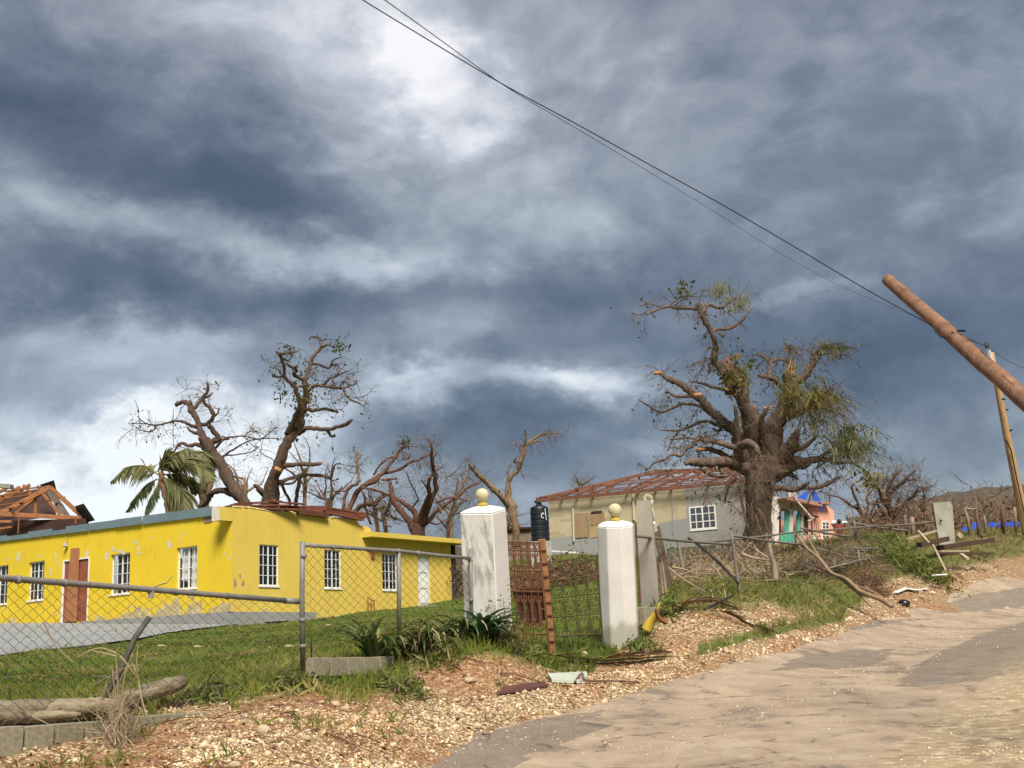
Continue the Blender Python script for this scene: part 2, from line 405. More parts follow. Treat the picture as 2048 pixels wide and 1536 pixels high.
def height(x, y, road=None):
    sh = np.shape(x); x = np.atleast_1d(np.asarray(x, float)).ravel(); y = np.atleast_1d(np.asarray(y, float)).ravel()
    z = base_h(x, y)
    for (c, r, h) in _m:
        d = np.hypot(x - c[0], y - c[1]) / r
        z = z + h * np.exp(-d * d * 1.6) * (1 + .8 * fbm(x * 2.2, y * 2.2, 21, 3))
    if road is None: _, road = road_coord(x, y)
    on = sstep(-.5, .25, road) * sstep(ROADW + .5, ROADW - .25, road)
    # berm of loose marl pushed to the edge
    z = z + .09 * np.exp(-((road + .45) / .35) ** 2) * (1 + 1.6 * fbm(x * 1.3, y * 1.3, 31, 3))
    z = z + rough(x, y) * (1 - on) * np.minimum(1, .35 + np.hypot(x, y) / 60)
    z = z - .05 * on
    return float(z[0]) if sh == () else z.reshape(sh)
def road_z(x, y): return base_h(x, y) + .0
def G(u, v):
    ds = np.geomspace(5, 200, 1400); p = ray(u, v)[None] * ds[:, None]
    below = p[:, 2] < height(p[:, 0], p[:, 1])
    i = int(np.argmax(below)) if below.any() else len(ds) - 1
    i = max(i, 1); lo, hi = ds[i - 1], ds[i]
    for _ in range(12):
        m = (lo + hi) / 2; q = ray(u, v) * m
        if q[2] < height(q[0], q[1]): hi = m
        else: lo = m
    return ray(u, v) * hi
def drop(x, y, dz=0.0): return np.array([x, y, height(float(x), float(y)) + dz])
def depth_at(u, v): return float(G(u, v) @ FWD)

# ---- ground cover: where grass, red earth and loose marl lie
GB = np.array([(-400,1480),(0,1452),(220,1440),(420,1415),(480,1402),(560,1385),(620,1372),(700,1378),(790,1368),(840,1335),(900,1312),(1000,1305),(1060,1318),(1110,1345),(1180,1342),(1225,1312),(1280,1298),
      (1300,1270),(1340,1228),(1400,1222),(1500,1218),(1530,1212),(1590,1222),(1640,1236),(1680,1236),(1735,1208),(1765,1165),(1850,1146),(1960,1128),(2048,1112),(2500,1060)], float)
def cover(X, Y, Z, road):
    p = np.stack([X, Y, Z], 1); d = p @ FWD; dd = np.maximum(d, .5)
    u = 1024 + F * (p @ RIGHT) / dd; v = 768 - F * (p @ UP) / dd
    n = fbm(X * 1.1, Y * 1.1, 41, 4); n2 = fbm(X * 3.5, Y * 3.5, 47, 3)
    b = np.interp(u, GB[:, 0], GB[:, 1])
    mpp = dd / F
    e = (b - v) * mpp                                   # metres above the boundary, seen face on
    grass = sstep(-.10, .16, e + n * .35 + n2 * .25)
    # strip of grass between the heaps and the road
    strip = np.exp(-(((v - np.interp(u, [1390, 1440, 1560, 1640, 1690], [1300, 1288, 1258, 1240, 1232])) / 13) ** 2)) * ((u > 1395) & (u < 1690))
    grass = np.maximum(grass, sstep(.35, .65, strip + n * .8))
    # scattered weeds on the verge
    grass = np.maximum(grass, sstep(.1, .22, n - .02) * (u < 1100) * sstep(-.8, -.1, e) * .8)
    front = d > 1
    grass = np.where(front, grass, .8 * (road < -1)); grass = grass * (road < -.15) + .55 * sstep(.02, .2, n) * (road > ROADW)
    dirt = sstep(-.10, .10, n + n2 * .6 - .02) * .85
    for (cu, cv, su, sv, k) in [(930, 1345, 130, 40, 1.), (700, 1475, 130, 40, .6), (1380, 1285, 80, 18, .7), (640, 1420, 160, 30, .55), (1800, 1180, 60, 20, .6), (2000, 1130, 120, 14, .4), (300, 1475, 60, 40, .7), (560, 1510, 80, 20, .7), (1250, 1310, 150, 20, .5)]:
        dirt = np.maximum(dirt, k * np.exp(-(((u - cu) / su) ** 2 + ((v - cv) / sv) ** 2)))
    dirt = dirt * (1 - .5 * np.exp(-((road + .5) / 1.0) ** 2))
    far = sstep(45, 75, d) * front
    dry = np.clip(sstep(30, 60, d) * .5 * (u > 1250) + far + n * .5 + sstep(1290, 1420, u) * (.38 + 1.1 * n2), 0, 1) * front
    # grass behind the gate and the lawn stay green
    dry = dry * (1 - ((u < 1100) & (d < 50)))
    return grass, dirt, dry
# polar sheet
A_ = np.concatenate([np.radians(np.arange(-180, -34, 4)), np.radians(np.arange(-34, 36, .14)), np.radians(np.arange(36, 181, 4))])
R_ = np.concatenate([[0.2, 2, 4], np.geomspace(6, 1200, 400)])
AA, RR = np.meshgrid(A_, R_)
GX, GY = RR * np.sin(AA), RR * np.cos(AA)
gs, gc = road_coord(GX, GY); far_ = (GX.ravel() ** 2 + GY.ravel() ** 2) > 70 ** 2; gc[far_] = -30
GZ = height(GX.ravel(), GY.ravel(), gc)
GV = np.stack([GX.ravel(), GY.ravel(), GZ], 1)
nr, na = AA.shape
ii = (np.arange(nr - 1)[:, None] * na + np.arange(na - 1)[None]).ravel()
GT = np.stack([ii, ii + na, ii + na + 1, ii + 1], 1)
c_grass, c_dirt, c_dry = cover(GX.ravel(), GY.ravel(), GZ, gc)
gm = bpy.data.materials.new('earth_grass_marl'); gm.use_nodes = True; t = NT(gm.node_tree); gm.node_tree.nodes.clear()
out = t.n('ShaderNodeOutputMaterial'); b = t.n('ShaderNodeBsdfPrincipled'); b.inputs['Roughness'].default_value = .95; b.inputs['Specular IOR Level'].default_value = .15
ob = t.n('ShaderNodeTexCoord').outputs['Object']
at_ = lambda nme: t.n('ShaderNodeAttribute', attribute_name=nme).outputs['Fac']
nA = t.noise(ob, 2.2, 8, .62).outputs['Fac']; nB = t.noise(ob, 14, 6, .6).outputs['Fac']; nC = t.noise(ob, 60, 4, .6).outputs['Fac']
vo = t.n('ShaderNodeTexVoronoi', feature='F1'); t.L(ob, vo.inputs['Vector']); vo.inputs['Scale'].default_value = 26
vcol = t.n('ShaderNodeSeparateColor'); t.L(vo.outputs['Color'], vcol.inputs[0])
marl = t.ramp(vcol.outputs[0], [(0, (.16, .09, .045)), (.3, (.33, .22, .12)), (.6, (.48, .36, .21)), (1, (.62, .52, .36))])
marl = t.mix(t.math('MULTIPLY', t.ramp(vo.outputs['Distance'], [(.25, 0.), (.62, 1.)]), .75), marl, (.10, .055, .028))
earth = t.ramp(nB, [(.25, (.12, .047, .020)), (.5, (.25, .10, .042)), (.75, (.38, .20, .10))])
soil = t.mix(t.math('MULTIPLY', at_('dirt'), t.ramp(nA, [(.3, .45), (.7, 1.)])), marl, earth)
lawn = t.ramp(nA, [(.28, (.050, .078, .012)), (.5, (.085, .125, .018)), (.72, (.14, .165, .030))])
lawn = t.mix(t.ramp(nC, [(.42, 0.), (.68, .6)]), lawn, (.05, .075, .014))
dryc = t.ramp(nB, [(.25, (.075, .070, .026)), (.5, (.14, .115, .05)), (.75, (.20, .16, .085))])
gr = t.mix(at_('dry'), lawn, dryc)
colr = t.mix(at_('grass'), soil, gr)
t.L(colr, b.inputs['Base Color'])
hsum = t.math('MULTIPLY_ADD', vo.outputs['Distance'], -.7, t.math('MULTIPLY', nB, .8)); bp = t.n('ShaderNodeBump'); bp.inputs['Strength'].default_value = .7; bp.inputs['Distance'].default_value = .035
t.L(hsum, bp.inputs['Height']); t.L(bp.outputs[0], b.inputs['Normal']); t.L(b.outputs[0], out.inputs[0])
def height1(x, y):
    """height of the land read off the sheet itself"""
    a = math.atan2(x, y); r = math.hypot(x, y); i = min(max(int(np.searchsorted(R_, r)) - 1, 0), len(R_) - 2); j = min(max(int(np.searchsorted(A_, a)) - 1, 0), len(A_) - 2)
    fr, fa = (r - R_[i]) / (R_[i + 1] - R_[i]), (a - A_[j]) / (A_[j + 1] - A_[j]); Zg = GZ.reshape(nr, na)
    return float((Zg[i, j] * (1 - fa) + Zg[i, j + 1] * fa) * (1 - fr) + (Zg[i + 1, j] * (1 - fa) + Zg[i + 1, j + 1] * fa) * fr)
def drop(x, y, dz=0.0): return np.array([x, y, height1(float(x), float(y)) + dz])
ground = fast_mesh('ground', GV, GT, gm, kind='structure', smooth=True, attrs={'grass': c_grass, 'dirt': c_dirt, 'dry': c_dry})
ground['label'] = 'sloping ground with lawn, red earth and loose marl verge'

# ---- road sheet, draped on the land
NRD = 60
ks = np.arange(0, len(EDGE)); cs = np.concatenate([[-.35, -.15], np.linspace(0, ROADW, NRD - 4), [ROADW + .2, ROADW + .4]])
rp = EDGE[ks][:, None] + ENOR[ks][:, None] * cs[None, :, None]
# ragged edges
jit = fbm(ks * .25 * 1.2, ks * 0.0, 61, 4) * .55 + fbm(ks * .25 * 5, ks * 0., 63, 3) * .2
rag = np.zeros(NRD); rag[:6] = [1, 1, .8, .6, .3, .1]; rp = rp + ENOR[ks][:, None] * (jit[:, None] * rag[None])[..., None]
RX, RY = rp[..., 0].ravel(), rp[..., 1].ravel()
RZ = base_h(RX, RY) + .012 * fbm(RX * .8, RY * .8, 5, 3)
cc = np.tile(cs, len(ks)); RZ = RZ - .07 * (cc < -.3) - .07 * (cc > ROADW + .3)
RZ = RZ + 0.0
RV = np.stack([RX, RY, RZ], 1)
i0 = (np.arange(len(ks) - 1)[:, None] * NRD + np.arange(NRD - 1)[None]).ravel()
RT = np.stack([i0, i0 + NRD, i0 + NRD + 1, i0 + 1], 1)
# worn grey asphalt where the marl has been swept off: patches traced on the road
_p = RV; _d = np.maximum(_p @ FWD, .5); _u = 1024 + F * (_p @ RIGHT) / _d; _v = 768 - F * (_p @ UP) / _d
def poly_mask(u, v, pl):
    ins = np.zeros(len(u), bool); n = len(pl)
    for i in range(n):
        (x1, y1), (x2, y2) = pl[i], pl[(i + 1) % n]
        c = ((y1 > v) != (y2 > v)) & (u < (x2 - x1) * (v - y1) / (y2 - y1 + 1e-9) + x1); ins ^= c
    return ins
PATCH = [[(700,1545),(960,1466),(1105,1432),(1200,1420),(1180,1440),(1210,1452),(1160,1478),(1060,1510),(1010,1545)],
         [(1540,1345),(1600,1310),(1700,1300),(1790,1299),(1770,1318),(1740,1335),(1690,1338),(1620,1336)],
         [(1790,1372),(1815,1345),(1850,1320),(1900,1295),(1980,1262),(2060,1240),(2060,1340),(1960,1360),(1880,1372)],
         [(1560,1292),(1640,1262),(1720,1245),(1760,1240),(1900,1235),(1800,1243),(1700,1262),(1620,1285)],
         [(1900,1205),(1960,1188),(2060,1172),(2060,1210),(1960,1222),(1880,1226)]]
pm = np.zeros(len(RV))
for pl in PATCH: pm = np.maximum(pm, poly_mask(_u + 14 * fbm(RX * 3, RY * 3, 71, 3), _v + 7 * fbm(RX * 3 + 9, RY * 3, 72, 3), pl))
shoulder = sstep(-60, 60, (_v - np.interp(_u, [1400, 1720, 1850, 1950, 2048, 2200], [1720, 1560, 1440, 1380, 1320, 1280]))) * (_d > 1)
rm = bpy.data.materials.new('dusty_asphalt'); rm.use_nodes = True; t = NT(rm.node_tree); rm.node_tree.nodes.clear()
out = t.n('ShaderNodeOutputMaterial'); b = t.n('ShaderNodeBsdfPrincipled'); b.inputs['Roughness'].default_value = .9; b.inputs['Specular IOR Level'].default_value = .2
ob = t.n('ShaderNodeTexCoord').outputs['Object']
nA = t.noise(ob, .9, 7, .62).outputs['Fac']; nB = t.noise(ob, 7, 6, .65).outputs['Fac']; nC = t.noise(ob, 45, 5, .7).outputs['Fac']; nD = t.noise(ob, 130, 3, .6).outputs['Fac']
nF = t.noise(ob, 2.6, 8, .7, .3).outputs['Fac']
dust = t.ramp(nA, [(.3, (.285, .212, .15)), (.5, (.35, .268, .19)), (.7, (.42, .335, .24))])
dust = t.mix(t.ramp(nF, [(.35, .55), (.52, 0.)]), dust, (.225, .165, .125)); dust = t.mix(t.ramp(nF, [(.56, 0.), (.70, .6)]), dust, (.47, .385, .27))
grey = t.ramp(nF, [(.3, (.145, .117, .095)), (.55, (.185, .15, .12)), (.72, (.25, .205, .16))])
pat = t.n('ShaderNodeAttribute', attribute_name='worn').outputs['Fac']; shd = t.n('ShaderNodeAttribute', attribute_name='shoulder').outputs['Fac']
pf = t.math('MULTIPLY', t.ramp(t.math('ADD', pat, t.math('MULTIPLY', t.math('SUBTRACT', nB, .5), .9)), [(.42, 0.), (.56, 1.)]), .85)
bare = t.ramp(t.math('ADD', nA, t.math('MULTIPLY', t.math('SUBTRACT', nB, .5), .35)), [(.34, .85), (.42, .0)])
c = t.mix(bare, dust, grey); c = t.mix(pf, c, grey)
shc = t.ramp(nB, [(.3, (.20, .125, .05)), (.5, (.36, .27, .15)), (.65, (.56, .47, .33))])
c = t.mix(t.math('MULTIPLY', shd, t.ramp(nB, [(.35, .3), (.65, 1.)])), c, shc)
c = t.mix(t.ramp(nC, [(.55, 0.), (.70, .6)]), c, (.60, .50, .36))
c = t.mix(t.ramp(nC, [(.27, .6), (.42, 0.)]), c, (.17, .12, .08))
wob = t.vmath('ADD', ob, t.vmath('MULTIPLY', t.noise(ob, 1.6, 5, .6).outputs['Color'], (.9, .9, 0)).outputs[0]).outputs[0]
ve = t.n('ShaderNodeTexVoronoi', feature='DISTANCE_TO_EDGE'); t.L(wob, ve.inputs['Vector']); ve.inputs['Scale'].default_value = .62
crk = t.math('MULTIPLY', t.ramp(ve.outputs['Distance'], [(.0, .8), (.022, 0.)]), t.ramp(nF, [(.42, 1.), (.56, .0)]))
c = t.mix(crk, c, (.085, .062, .045))
t.L(c, b.inputs['Base Color'])
bp = t.n('ShaderNodeBump'); bp.inputs['Strength'].default_value = .9; bp.inputs['Distance'].default_value = .014
t.L(t.math('MULTIPLY_ADD', nD, .5, nC), bp.inputs['Height']); t.L(bp.outputs[0], b.inputs['Normal']); t.L(b.outputs[0], out.inputs[0])
road_o = fast_mesh('road', RV, RT, rm, kind='structure', smooth=True, attrs={'worn': pm, 'shoulder': shoulder})
road_o['label'] = 'narrow patched asphalt road dusted with pale marl climbing the slope'
# ------------------------------------------------------------------ buildings
class Facade:
    """vertical plane through point C, running along azimuth az; (s, z) coordinates, n points to the viewer"""
    def __init__(s, C, az):
        s.C = np.asarray(C, float); s.d = np.array([math.sin(az), math.cos(az), 0.]); s.n = np.array([s.d[1], -s.d[0], 0.])
        if s.n @ s.C > 0: s.n = -s.n
    def hit(s, u, v):
        r = ray(u, v); t = (s.C @ s.n) / (r @ s.n); p = r * t
        return float((p - s.C) @ s.d), float(p[2])
    def at(s, a, z, o=0.0):
        p = s.C + s.d * a + s.n * o; return np.array([p[0], p[1], z])
def frange(a, b, step):
    n = max(1, int(math.ceil((b - a) / step))); return [a + (b - a) * i / n for i in range(n)]
def wall_mesh(f, s0, s1, zb, top, holes, thick=.18, step=.35, start_cap=True):
    """wall of thickness THICK in the plane of f with rectangular holes (s0, s1, z0, z1); zb, top are functions of s or numbers"""
    zbf = zb if callable(zb) else (lambda s: zb); tf = top if callable(top) else (lambda s: top)
    ss = sorted(set([round(x, 4) for h in holes for x in h[:2]] + [round(x, 4) for x in frange(s0, s1, step)] + [s0, s1]))
    ss = [x for x in ss if s0 - 1e-6 <= x <= s1 + 1e-6]
    zz = sorted(set([round(x, 4) for h in holes for x in h[2:4]]))
    mb = MB()
    for a, b in zip(ss[:-1], ss[1:]):
        if b - a < 1e-4: continue
        m = (a + b) / 2
        la, lb = [zbf(a)] + zz + [tf(a)], [zbf(b)] + zz + [tf(b)]
        for k in range(len(la) - 1):
            mid = (la[k] + la[k + 1] + lb[k] + lb[k + 1]) / 4
            if any(h[0] < m < h[1] and h[2] < mid < h[3] for h in holes): continue
            mb.quad(f.at(a, la[k]), f.at(b, lb[k]), f.at(b, lb[k + 1]), f.at(a, la[k + 1]))
            mb.quad(f.at(a, la[k], -thick), f.at(a, la[k + 1], -thick), f.at(b, lb[k + 1], -thick), f.at(b, lb[k], -thick))
        mb.quad(f.at(a, la[-1]), f.at(b, lb[-1]), f.at(b, lb[-1], -thick), f.at(a, la[-1], -thick))
    for (a, b, z0, z1) in holes:
        mb.quad(f.at(a, z0), f.at(a, z0, -thick), f.at(a, z1, -thick), f.at(a, z1))
        mb.quad(f.at(b, z0), f.at(b, z1), f.at(b, z1, -thick), f.at(b, z0, -thick))
        mb.quad(f.at(a, z0), f.at(b, z0), f.at(b, z0, -thick), f.at(a, z0, -thick))
        mb.quad(f.at(a, z1), f.at(a, z1, -thick), f.at(b, z1, -thick), f.at(b, z1))
    for s_ in ((s0, s1) if start_cap else (s1,)):
        mb.quad(f.at(s_, zbf(s_)), f.at(s_, tf(s_)), f.at(s_, tf(s_), -thick), f.at(s_, zbf(s_), -thick))
    return mb
UNIT_PANE = new_mesh('pane', [(-.5, 0, -.5), (.5, 0, -.5), (.5, 0, .5), (-.5, 0, .5)], [(0, 1, 2, 3)], None)
def fbox(mb, f, a, b, z0, z1, o0, o1):
    c = (f.at(a, z0, o0) + f.at(b, z1, o1)) / 2
    mb.box(c, f.d * abs(b - a) / 2, f.n * abs(o1 - o0) / 2, np.array([0, 0, abs(z1 - z0) / 2]))
def make_window(f, parent, a, b, z0, z1, cols, rows, mf, mg, o=-.07, fr=.035, mt=.018, mid=True, curtain=None, sill=True):
    if a > b: a, b = b, a
    mb = MB(); m_ = (a + b) / 2
    fbox(mb, f, a, a + fr, z0, z1, o - .03, o + .015); fbox(mb, f, b - fr, b, z0, z1, o - .03, o + .015)
    fbox(mb, f, a + fr, b - fr, z0, z0 + fr, o - .03, o + .014); fbox(mb, f, a + fr, b - fr, z1 - fr, z1, o - .03, o + .014)
    if mid: fbox(mb, f, m_ - fr * .55, m_ + fr * .55, z0 + fr, z1 - fr, o - .028, o + .012)
    w_ = (b - a) / cols; h_ = (z1 - z0) / rows
    for i in range(1, cols):
        if mid and i * 2 == cols: continue
        fbox(mb, f, a + i * w_ - mt / 2, a + i * w_ + mt / 2, z0 + fr, z1 - fr, o - .01, o + .008)
    for j in range(1, rows): fbox(mb, f, a + fr, b - fr, z0 + j * h_ - mt / 2, z0 + j * h_ + mt / 2, o - .012, o + .010)
    win = build(mb, 'window', mf, parent)
    if sill:
        sb = MB(); fbox(sb, f, a - .03, b + .03, z0 - .05, z0 - .004, o, .035); build(sb, 'sill', mf, win)
    me = PANES.setdefault(mg.name, UNIT_PANE.copy())
    if not me.materials: me.materials.append(mg)
    for i in range(cols):
        for j in range(rows):
            c = f.at(a + (i + .5) * w_, z0 + (j + .5) * h_, o - .012 - .002)
            inst('pane', me, win, frame4(c, f.d * (w_ - mt * .6), f.n, np.array([0, 0, h_ - mt * .6])))
    if curtain:
        cb = MB(); n = 26; zs = [z0 + .02, z1 - .02]; V = []
        for side in (0, 1):
            lo, hi = (a + .03, m_ - .02) if side == 0 else (m_ + .01, b - .05); k = n // 2; pts = []
            for q in range(k + 1):
                s_ = lo + (hi - lo) * q / k; oo = o - .06 - .025 * (q % 2); zl = z0 + .03 + (curtain * (z1 - z0) * (.4 + .6 * abs(math.sin(q * 1.7 + side))) if side else 0)
                pts.append((f.at(s_, zl, oo), f.at(s_, z1 - .02, oo)))
            for (p, q_), (r_, t_) in zip(pts[:-1], pts[1:]): cb.quad(p, r_, t_, q_)
        build(cb, 'curtain', MAT['curtain'], win)
    return win
PANES = {}
def plaster(name, col, col2, stain, base_z=None, dirt_h=.9, scale=1.1, stain_amt=.5, bare=None):
    """painted render: mottled colour, streaks, peeled spots and a grubby foot"""
    m = bpy.data.materials.new(name); m.use_nodes = True; t = NT(m.node_tree); m.node_tree.nodes.clear()
    out = t.n('ShaderNodeOutputMaterial'); b = t.n('ShaderNodeBsdfPrincipled'); b.inputs['Roughness'].default_value = .85; b.inputs['Specular IOR Level'].default_value = .25
    geo = t.n('ShaderNodeNewGeometry'); p = geo.outputs['Position']
    n1 = t.noise(p, scale, 6, .6).outputs['Fac']; n2 = t.noise(t.vmath('MULTIPLY', p, (6, 6, 1.2)).outputs[0], 1.6, 5, .6).outputs['Fac']; n3 = t.noise(p, 5.5, 6, .65).outputs['Fac']
    c = t.mix(t.ramp(n1, [(.3, 0.), (.7, 1.)]), col, col2)
    c = t.mix(t.ramp(n2, [(.55, 0.), (.8, .35 * stain_amt)]), c, stain)
    if bare: c = t.mix(t.ramp(n3, [(.685, 0.), (.70, 1.)]), c, bare)
    if base_z is not None:
        sz = t.n('ShaderNodeSeparateXYZ'); t.L(p, sz.inputs[0])
        h = t.math('SUBTRACT', sz.outputs['Z'], base_z); k = t.math('DIVIDE', h, dirt_h)
        kk = t.math('ADD', k, t.math('MULTIPLY', t.math('SUBTRACT', n3, .5), 1.2))
        kk = t.math('ADD', kk, t.math('MULTIPLY', t.math('SUBTRACT', n1, .5), 3.4))
        msk = t.ramp(kk, [(.25, 1.), (.45, 0.)])
        c = t.mix(t.math('MULTIPLY', msk, .85), c, t.mix(t.ramp(n3, [(.42, 0.), (.62, 1.)]), (.30, .25, .17), (.50, .44, .32)))
    t.L(c, b.inputs['Base Color'])
    bp = t.n('ShaderNodeBump'); bp.inputs['Strength'].default_value = .25; bp.inputs['Distance'].default_value = .01
    t.L(t.noise(p, 30, 4, .6).outputs['Fac'], bp.inputs['Height']); t.L(bp.outputs[0], b.inputs['Normal']); t.L(b.outputs[0], out.inputs[0])
    return m
def glass(name, col, rough=.08):
    m = material(name, col, rough=rough, var=.5, scale=1.3, spec=.6); return m
MAT = {}
MAT['white_metal'] = material('white_metal', (.72, .72, .70), .5, .12)
MAT['dark_glass'] = glass('dark_glass', (.006, .006, .008)); MAT['grey_glass'] = glass('grey_glass', (.055, .065, .075), .25)
MAT['louvre_glass'] = glass('louvre_glass', (.075, .085, .10), .3)
MAT['curtain'] = material('curtain', (.66, .64, .60), .9, .2)
def clear_glass():
    m = bpy.data.materials.new('window_glass'); m.use_nodes = True; t = NT(m.node_tree); m.node_tree.nodes.clear()
    out = t.n('ShaderNodeOutputMaterial'); tr = t.n('ShaderNodeBsdfTransparent'); tr.inputs[0].default_value = (.86, .88, .88, 1)
    gl = t.n('ShaderNodeBsdfGlossy'); gl.inputs['Roughness'].default_value = .03; mx_ = t.n('ShaderNodeMixShader'); mx_.inputs[0].default_value = .09
    t.L(tr.outputs[0], mx_.inputs[1]); t.L(gl.outputs[0], mx_.inputs[2]); t.L(mx_.outputs[0], out.inputs[0]); return m
MAT['window_glass'] = clear_glass()
MAT['timber_orange'] = material('raw_timber', (.30, .125, .05), .85, .45, 3, stretch=(1, 1, 8), obj_rand=.18)
MAT['timber_red'] = material('red_brown_timber', (.28, .095, .048), .85, .4, 5, obj_rand=.25)
MAT['timber_dark'] = material('dark_red_timber', (.17, .062, .036), .9, .45, 4, obj_rand=.3)
MAT['roof_red'] = material('weathered_red_timber', (.215, .095, .062), .9, .4, 3, obj_rand=.25)
MAT['timber_grey'] = material('weathered_timber', (.26, .20, .145), .9, .35, 7, obj_rand=.2, bump=.3)
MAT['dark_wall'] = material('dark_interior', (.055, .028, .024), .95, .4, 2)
MAT['concrete'] = material('bare_concrete', (.34, .32, .285), .95, .28, 3, bump=.3)
MAT['concrete_block'] = material('concrete_block', (.33, .285, .21), .95, .35, 6, col2=(.17, .16, .10), bump=.5, obj_rand=.15)
MAT['black_metal'] = material('black_corrugated_metal', (.02, .02, .022), .6, .3)
MAT['tarp_blue'] = material('blue_tarpaulin', (.012, .065, .42), .5, .35, 9, spec=.4)

# ---------------- yellow house
YC = P(462, 1225, 36.0)
FL = Facade(YC, R(-53.5)); FR = Facade(YC, R(36.5)); z0y = YC[2]
SL1 = FL.hit(-160, 1120)[0]; SR1 = FR.hit(902, 1120)[0]
house = thing('yellow_house', drop(YC[0], YC[1]), 'long yellow single-storey house with peeling paint, its roof torn off', 'house')
M_Y = plaster('yellow_paint', (.67, .495, .028), (.61, .435, .024), (.38, .30, .06), base_z=z0y - .15, dirt_h=1.0, stain_amt=1.5)
M_YR = plaster('yellow_paint_clean', (.61, .455, .09), (.565, .41, .075), (.36, .27, .08), base_z=z0y - .3, dirt_h=.42, stain_amt=1.3)
def rect(f, pts):
    h = [f.hit(u, v) for (u, v) in pts]; s = sorted(x[0] for x in h); z = sorted(x[1] for x in h)
    return ((s[0] + s[1]) / 2, (s[-1] + s[-2]) / 2, (z[0] + z[1]) / 2, (z[-1] + z[-2]) / 2)
wl = [rect(FL, [(57, 1125), (89.3, 1121), (55, 1202.7), (86, 1198)]), rect(FL, [(221.5, 1108.5), (260.5, 1105.8), (219.7, 1188.7), (258, 1186.9)]),
      rect(FL, [(353, 1095.4), (394.7, 1091.7), (351.8, 1177.8), (393, 1176)]), rect(FL, [(-22, 1134), (16, 1130), (-24, 1211), (14, 1207)])]
dr = rect(FL, [(127, 1120), (181, 1114), (121, 1244), (173, 1244)])
ztop_l = np.mean([FL.hit(408, 1032)[1], FL.hit(200, 1055)[1]])
tL = lambda s: FL_top(s)
_a0, _a1 = FL.hit(408, 1033), FL.hit(0, 1082.5)
FL_top = lambda s: _a0[1] + (_a1[1] - _a0[1]) * (s - _a0[0]) / (_a1[0] - _a0[0])
zfoot = lambda f: (lambda s: height(*f.at(s, 0)[:2]) - .4)
wb = wall_mesh(FL, 0.0, SL1, zfoot(FL), FL_top, wl + [dr], .16, start_cap=False)
build(wb, 'wall', M_Y, house)
wr = [rect(FR, [(519.9, 1089.3), (558.5, 1090.3), (517.5, 1171.4), (555.8, 1171.4)]), rect(FR, [(649.3, 1099.4), (682.8, 1100.3), (648.7, 1175.9), (681.6, 1176.3)]),
      rect(FR, [(764.8, 1106.6), (794.5, 1107.5), (764.8, 1179.6), (794, 1180)])]
dw = rect(FR, [(836, 1112), (860, 1114), (837, 1213), (862, 1210)])
prof = [FR.hit(u, v) for (u, v) in [(455, 1014), (470, 1015), (500, 1017), (530, 1021), (545, 1025), (562, 1026), (580, 1024), (600, 1030), (616, 1027), (640, 1033), (655, 1036), (680, 1037), (700, 1041), (718.8, 1041), (719.5, 1051), (735, 1053), (741.5, 1057), (742.5, 1071), (902, 1088)]]
ps, pz = [p[0] for p in prof], [p[1] for p in prof]
FR_top = lambda s: float(np.interp(s, ps, pz)) + (.05 * float(fbm(s * 2.3, .5, 5, 3)) if s < ps[13] else 0)
wb = wall_mesh(FR, 0.0, SR1, zfoot(FR), FR_top, wr + [dw], .16, step=.16, start_cap=False)
build(wb, 'wall', M_YR, house)
# back and inner walls close the shell
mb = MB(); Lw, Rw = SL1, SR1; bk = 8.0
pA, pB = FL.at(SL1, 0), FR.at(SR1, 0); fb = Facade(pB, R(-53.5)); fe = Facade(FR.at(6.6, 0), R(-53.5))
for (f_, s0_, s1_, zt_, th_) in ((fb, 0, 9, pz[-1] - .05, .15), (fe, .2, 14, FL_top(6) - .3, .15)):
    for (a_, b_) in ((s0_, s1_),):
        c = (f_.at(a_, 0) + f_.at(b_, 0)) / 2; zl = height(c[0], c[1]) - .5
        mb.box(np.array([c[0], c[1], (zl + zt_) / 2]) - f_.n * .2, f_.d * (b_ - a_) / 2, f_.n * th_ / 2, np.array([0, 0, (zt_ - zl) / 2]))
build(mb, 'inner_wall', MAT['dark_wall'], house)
for k, q in enumerate(wl):
    make_window(FL, house, *q, 4, 4, MAT['white_metal'], MAT['dark_glass'] if k in (0, 3) else MAT['window_glass'], o=-.10, curtain=(.25 if k == 2 else .0) if k in (1, 2) else None, fr=.036, mt=.016)
for q in wr: make_window(FR, house, *q, 4, 4, MAT['white_metal'], MAT['dark_glass'], o=-.05, fr=.036, mt=.016)
# dark panels close behind the glass stand in for the shade of the rooms
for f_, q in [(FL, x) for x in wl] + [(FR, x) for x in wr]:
    mb = MB(); fbox(mb, f_, q[0] - .1, q[1] + .1, q[2] - .1, q[3] + .1, -.36, -.34); build(mb, 'room_shade_panel', MAT['dark_wall'], house)
# brown door with a plank nailed over it, white frame
mb = MB(); fbox(mb, FL, dr[0] + .05, dr[1] - .05, dr[2], dr[3] - .05, -.08, -.04); M_DOOR = material('red_brown_door', (.27, .085, .045), .7, .35, 4)
door = build(mb, 'door', M_DOOR, house)
mb = MB()
for (a, b, z0, z1) in ((dr[0], dr[0] + .05, dr[2], dr[3]), (dr[1] - .05, dr[1], dr[2], dr[3]), (dr[0] + .05, dr[1] - .05, dr[3] - .05, dr[3])): fbox(mb, FL, a, b, z0, z1, -.09, .012)
build(mb, 'door_frame', MAT['white_metal'], door)
pl = [FL.hit(144, 1097), FL.hit(160, 1096), FL.hit(155, 1243), FL.hit(131, 1243)]
mb = MB(); mb.prism([FL.at(a, z, .02) for a, z in pl], FL.n * .03); build(mb, 'plank', material('nailed_board', (.36, .15, .065), .8, .25, 3), door, label='tapered board nailed over the door')
